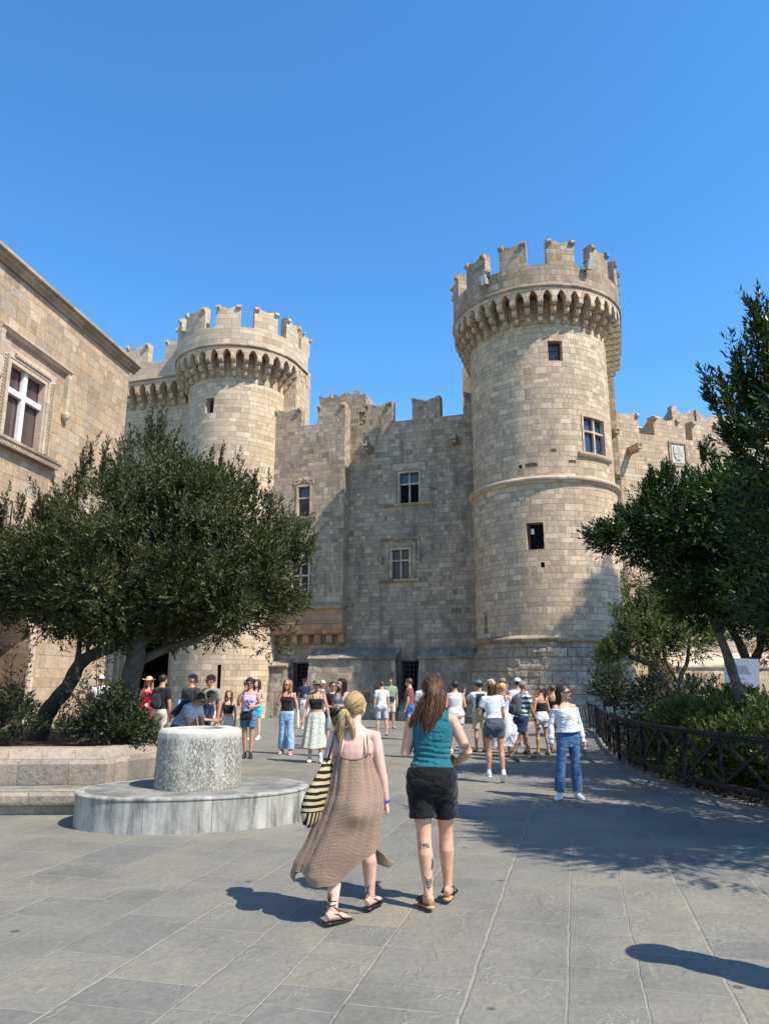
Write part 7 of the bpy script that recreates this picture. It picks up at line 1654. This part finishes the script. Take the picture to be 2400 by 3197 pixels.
p = Person('curly dark-haired woman in a lavender tank top and denim shorts with sunglasses', -3.1, 17.5, 176, 1.74, 'f', TAN, head=(-6, 0), legs=(((.0, .06, -1), (.03, .0, -1)), ((-.04, -.02, -1), (-.06, -.05, -1))), arms=(((-.38, -.05, -1), (.55, .75, -.05)), ((.30, .1, -1), (-.1, .8, .75)))); p.top(cloth((.52, .42, .68)), 1.0, 1.33, 0, .012); p.straps(cloth((.52, .42, .68)), w_=.016); p.shorts(cloth((.065, .15, .26), 'denim'), .30, .02, 1.03, .12); p.hair(BH, 'curly', lenz=.3, vol=1.12); p.glasses(); p.shoes(M_shoeb, 'shoe', M_shoeb); p.phone(-1, 'phone in the hand of the woman in the lavender top')
p.bag(cloth(BLK), 'black crossbody bag on the woman in the lavender top', (.03, .16, .90), (.13, .05, .095), [(-.10, .12, .98), (.02, .14, 1.2), (.12, .05, 1.43), (.14, -.06, 1.4), (.16, .05, 1.05), (.12, .14, .98)])
p = Person('woman with long brown hair and turquoise shorts standing behind the lavender top woman', -3.85, 23.0, 200, 1.73, 'f', FAIR, arms=WAIST); p.top(cloth((.45, .40, .38)), 1.0, 1.32, 0); p.shorts(cloth((.05, .50, .52)), .30, .014); p.hair(BR, 'front', lenz=.3); p.shoes(M_shoe, 'shoe')
p = Person('girl in a black crop top and white trousers', -3.65, 17.9, 178, 1.46, 'f', (.56, .36, .27), False, .92); p.top(cloth(BLK), 1.10, 1.32, 0); p.straps(cloth(BLK), w_=.014); p.trousers(cloth(WHT), .97, .016, 1.04, .12); p.hair((.13, .07, .04), 'front', lenz=.18); p.shoes(M_shoe, 'shoe')
p = Person('man in a taupe polo shirt, cream shorts and black cap, facing left', -3.92, 17.2, 205, 1.80, 'm', TAN, head=(30, 0), arms=(((-.2, .0, -1), (-.05, .2, -1)), ((.2, 0, -1), (.05, .2, -1)))); p.top(cloth((.27, .235, .19)), .93, 1.44, .32); p.shorts(cloth((.62, .58, .50)), .44); p.hair((.05, .04, .03)); p.cap(cloth(BLK)); p.glasses(); p.shoes(M_shoeb, 'sandal')
p = Person('grey-bearded man in a charcoal T-shirt and black cap, back half turned', -4.45, 17.6, 30, 1.82, 'm', TAN, head=(55, 0)); p.top(cloth((.045, .048, .055)), .93, 1.44, .30); p.shorts(cloth((.30, .28, .25)), .44); p.hair((.35, .33, .3)); p.cap(cloth(BLK)); p.shoes(M_shoeb, 'shoe', M_shoeb)
p.bag(cloth((.16, .30, .56)), 'light blue tote bag of the man in the charcoal T-shirt', (-.24, -.02, .98), (.15, .045, .20), [(-.22, -.06, 1.14), (-.19, -.02, 1.43), (-.22, .08, 1.14)])
# bending man behind the well
p = Person('man in a white and blue shirt bending forward behind the well head with sunglasses on', -3.72, 14.0, 115, 1.62, 'm', TAN, lean=44, head=(0, -12), arms=(((-.1, .25, -1), (.05, .5, -.8)), ((.1, .25, -1), (-.05, .5, -.9)))); p.top(cloth((.55, .60, .68), 'floral', (.25, .33, .5), 7.0), .93, 1.44, .30, .022); p.shorts(cloth(NAV), .44); p.hair(BH); p.glasses(); p.shoes(M_shoeb, 'shoe', M_shoeb); p.backpack(cloth(NAV), 'navy backpack on the man bending behind the well', .25, .38, 1.2)
p = Person('person in an olive hat looking down, behind the bending man', -3.5, 15.0, 95, 1.48, 'm', TAN, lean=10, head=(0, -10), arms=WAIST); p.top(cloth(NAV), .93, 1.44, .32); p.shorts(cloth(NAV), .44); p.hair(BH); p.cap(cloth((.07, .08, .035)), kind='bucket'); p.shoes(M_shoeb, 'shoe', M_shoeb)
# people by the gate
p = Person('man in a black printed T-shirt and cream shorts, seen from behind by the gate', -5.25, 18.0, 25, 1.82, 'm', TAN); p.top(cloth((.018, .022, .028)), .93, 1.44, .32); p.shorts(cloth((.60, .56, .48)), .46); p.hair(BH); p.shoes(M_shoeb, 'shoe', M_shoeb); p.backpack(cloth((.015, .02, .03)), 'small dark backpack on the man in the black T-shirt', .18, .30, 1.15)
p = Person('woman in a long red dress and a straw boater hat facing the camera', -6.35, 20.5, 175, 1.78, 'f', MED, arms=(((-.3, .3, -1), (.2, .4, .9)), ((.2, 0, -1), (.1, .2, -1)))); p.top(cloth((.50, .015, .03)), 1.0, 1.34, 0); p.straps(cloth((.50, .015, .03)), w_=.02); p.skirt(cloth((.50, .015, .03)), 1.03, .28, .32); p.hair((.30, .16, .07), 'front', lenz=.1); p.cap(cloth((.66, .46, .22)), kind='hat'); p.shoes(M_leather, 'sandal')
mb = MB(); mb.tube([(.06, .13, 1.36), (.03, .15, 1.2), (.0, .15, 1.06), (-.03, .15, 1.2), (-.06, .13, 1.36)], .004, n=5); o = p.wear(mb, M_black, 'lanyard', rem=False); mb = MB(); mb.box(-.035, .035, .150, .156, .96, 1.06); mb.build('badge', M_shoe, o, uv=False)
p = Person('child in a pink bucket hat and pink patterned dress beside the woman in red', -6.75, 19.8, 175, 1.34, 'f', MED, False, .95); p.top(cloth((.66, .36, .42), 'floral', (.2, .05, .08), 14.0), 1.0, 1.42, .2); p.skirt(cloth((.66, .36, .42), 'floral', (.2, .05, .08), 14.0), 1.03, .4, .26); p.hair(BR, 'long', lenz=.1); p.cap(cloth((.72, .12, .26)), kind='bucket'); p.shoes(M_shoe, 'shoe')
p = Person('man in a white shirt and white cap half hidden by the shrub near the gate', -8.4, 22.5, 170, 1.84, 'm', TAN, arms=WAIST); p.top(cloth(WHT), .93, 1.44, .35); p.trousers(cloth((.05, .05, .06))); p.hair(BH); p.cap(cloth(WHT), rim=cloth(BLK)); p.glasses(); p.shoes(M_shoeb, 'shoe', M_shoeb)
p = Person('person in a light blue outfit standing at the edge of the gate', -11.4, 29.5, 60, 1.78, 'm', TAN); p.top(cloth((.18, .50, .75)), .93, 1.44, .3); p.trousers(cloth((.12, .48, .72))); p.hair(BH); p.shoes(M_shoe, 'shoe')
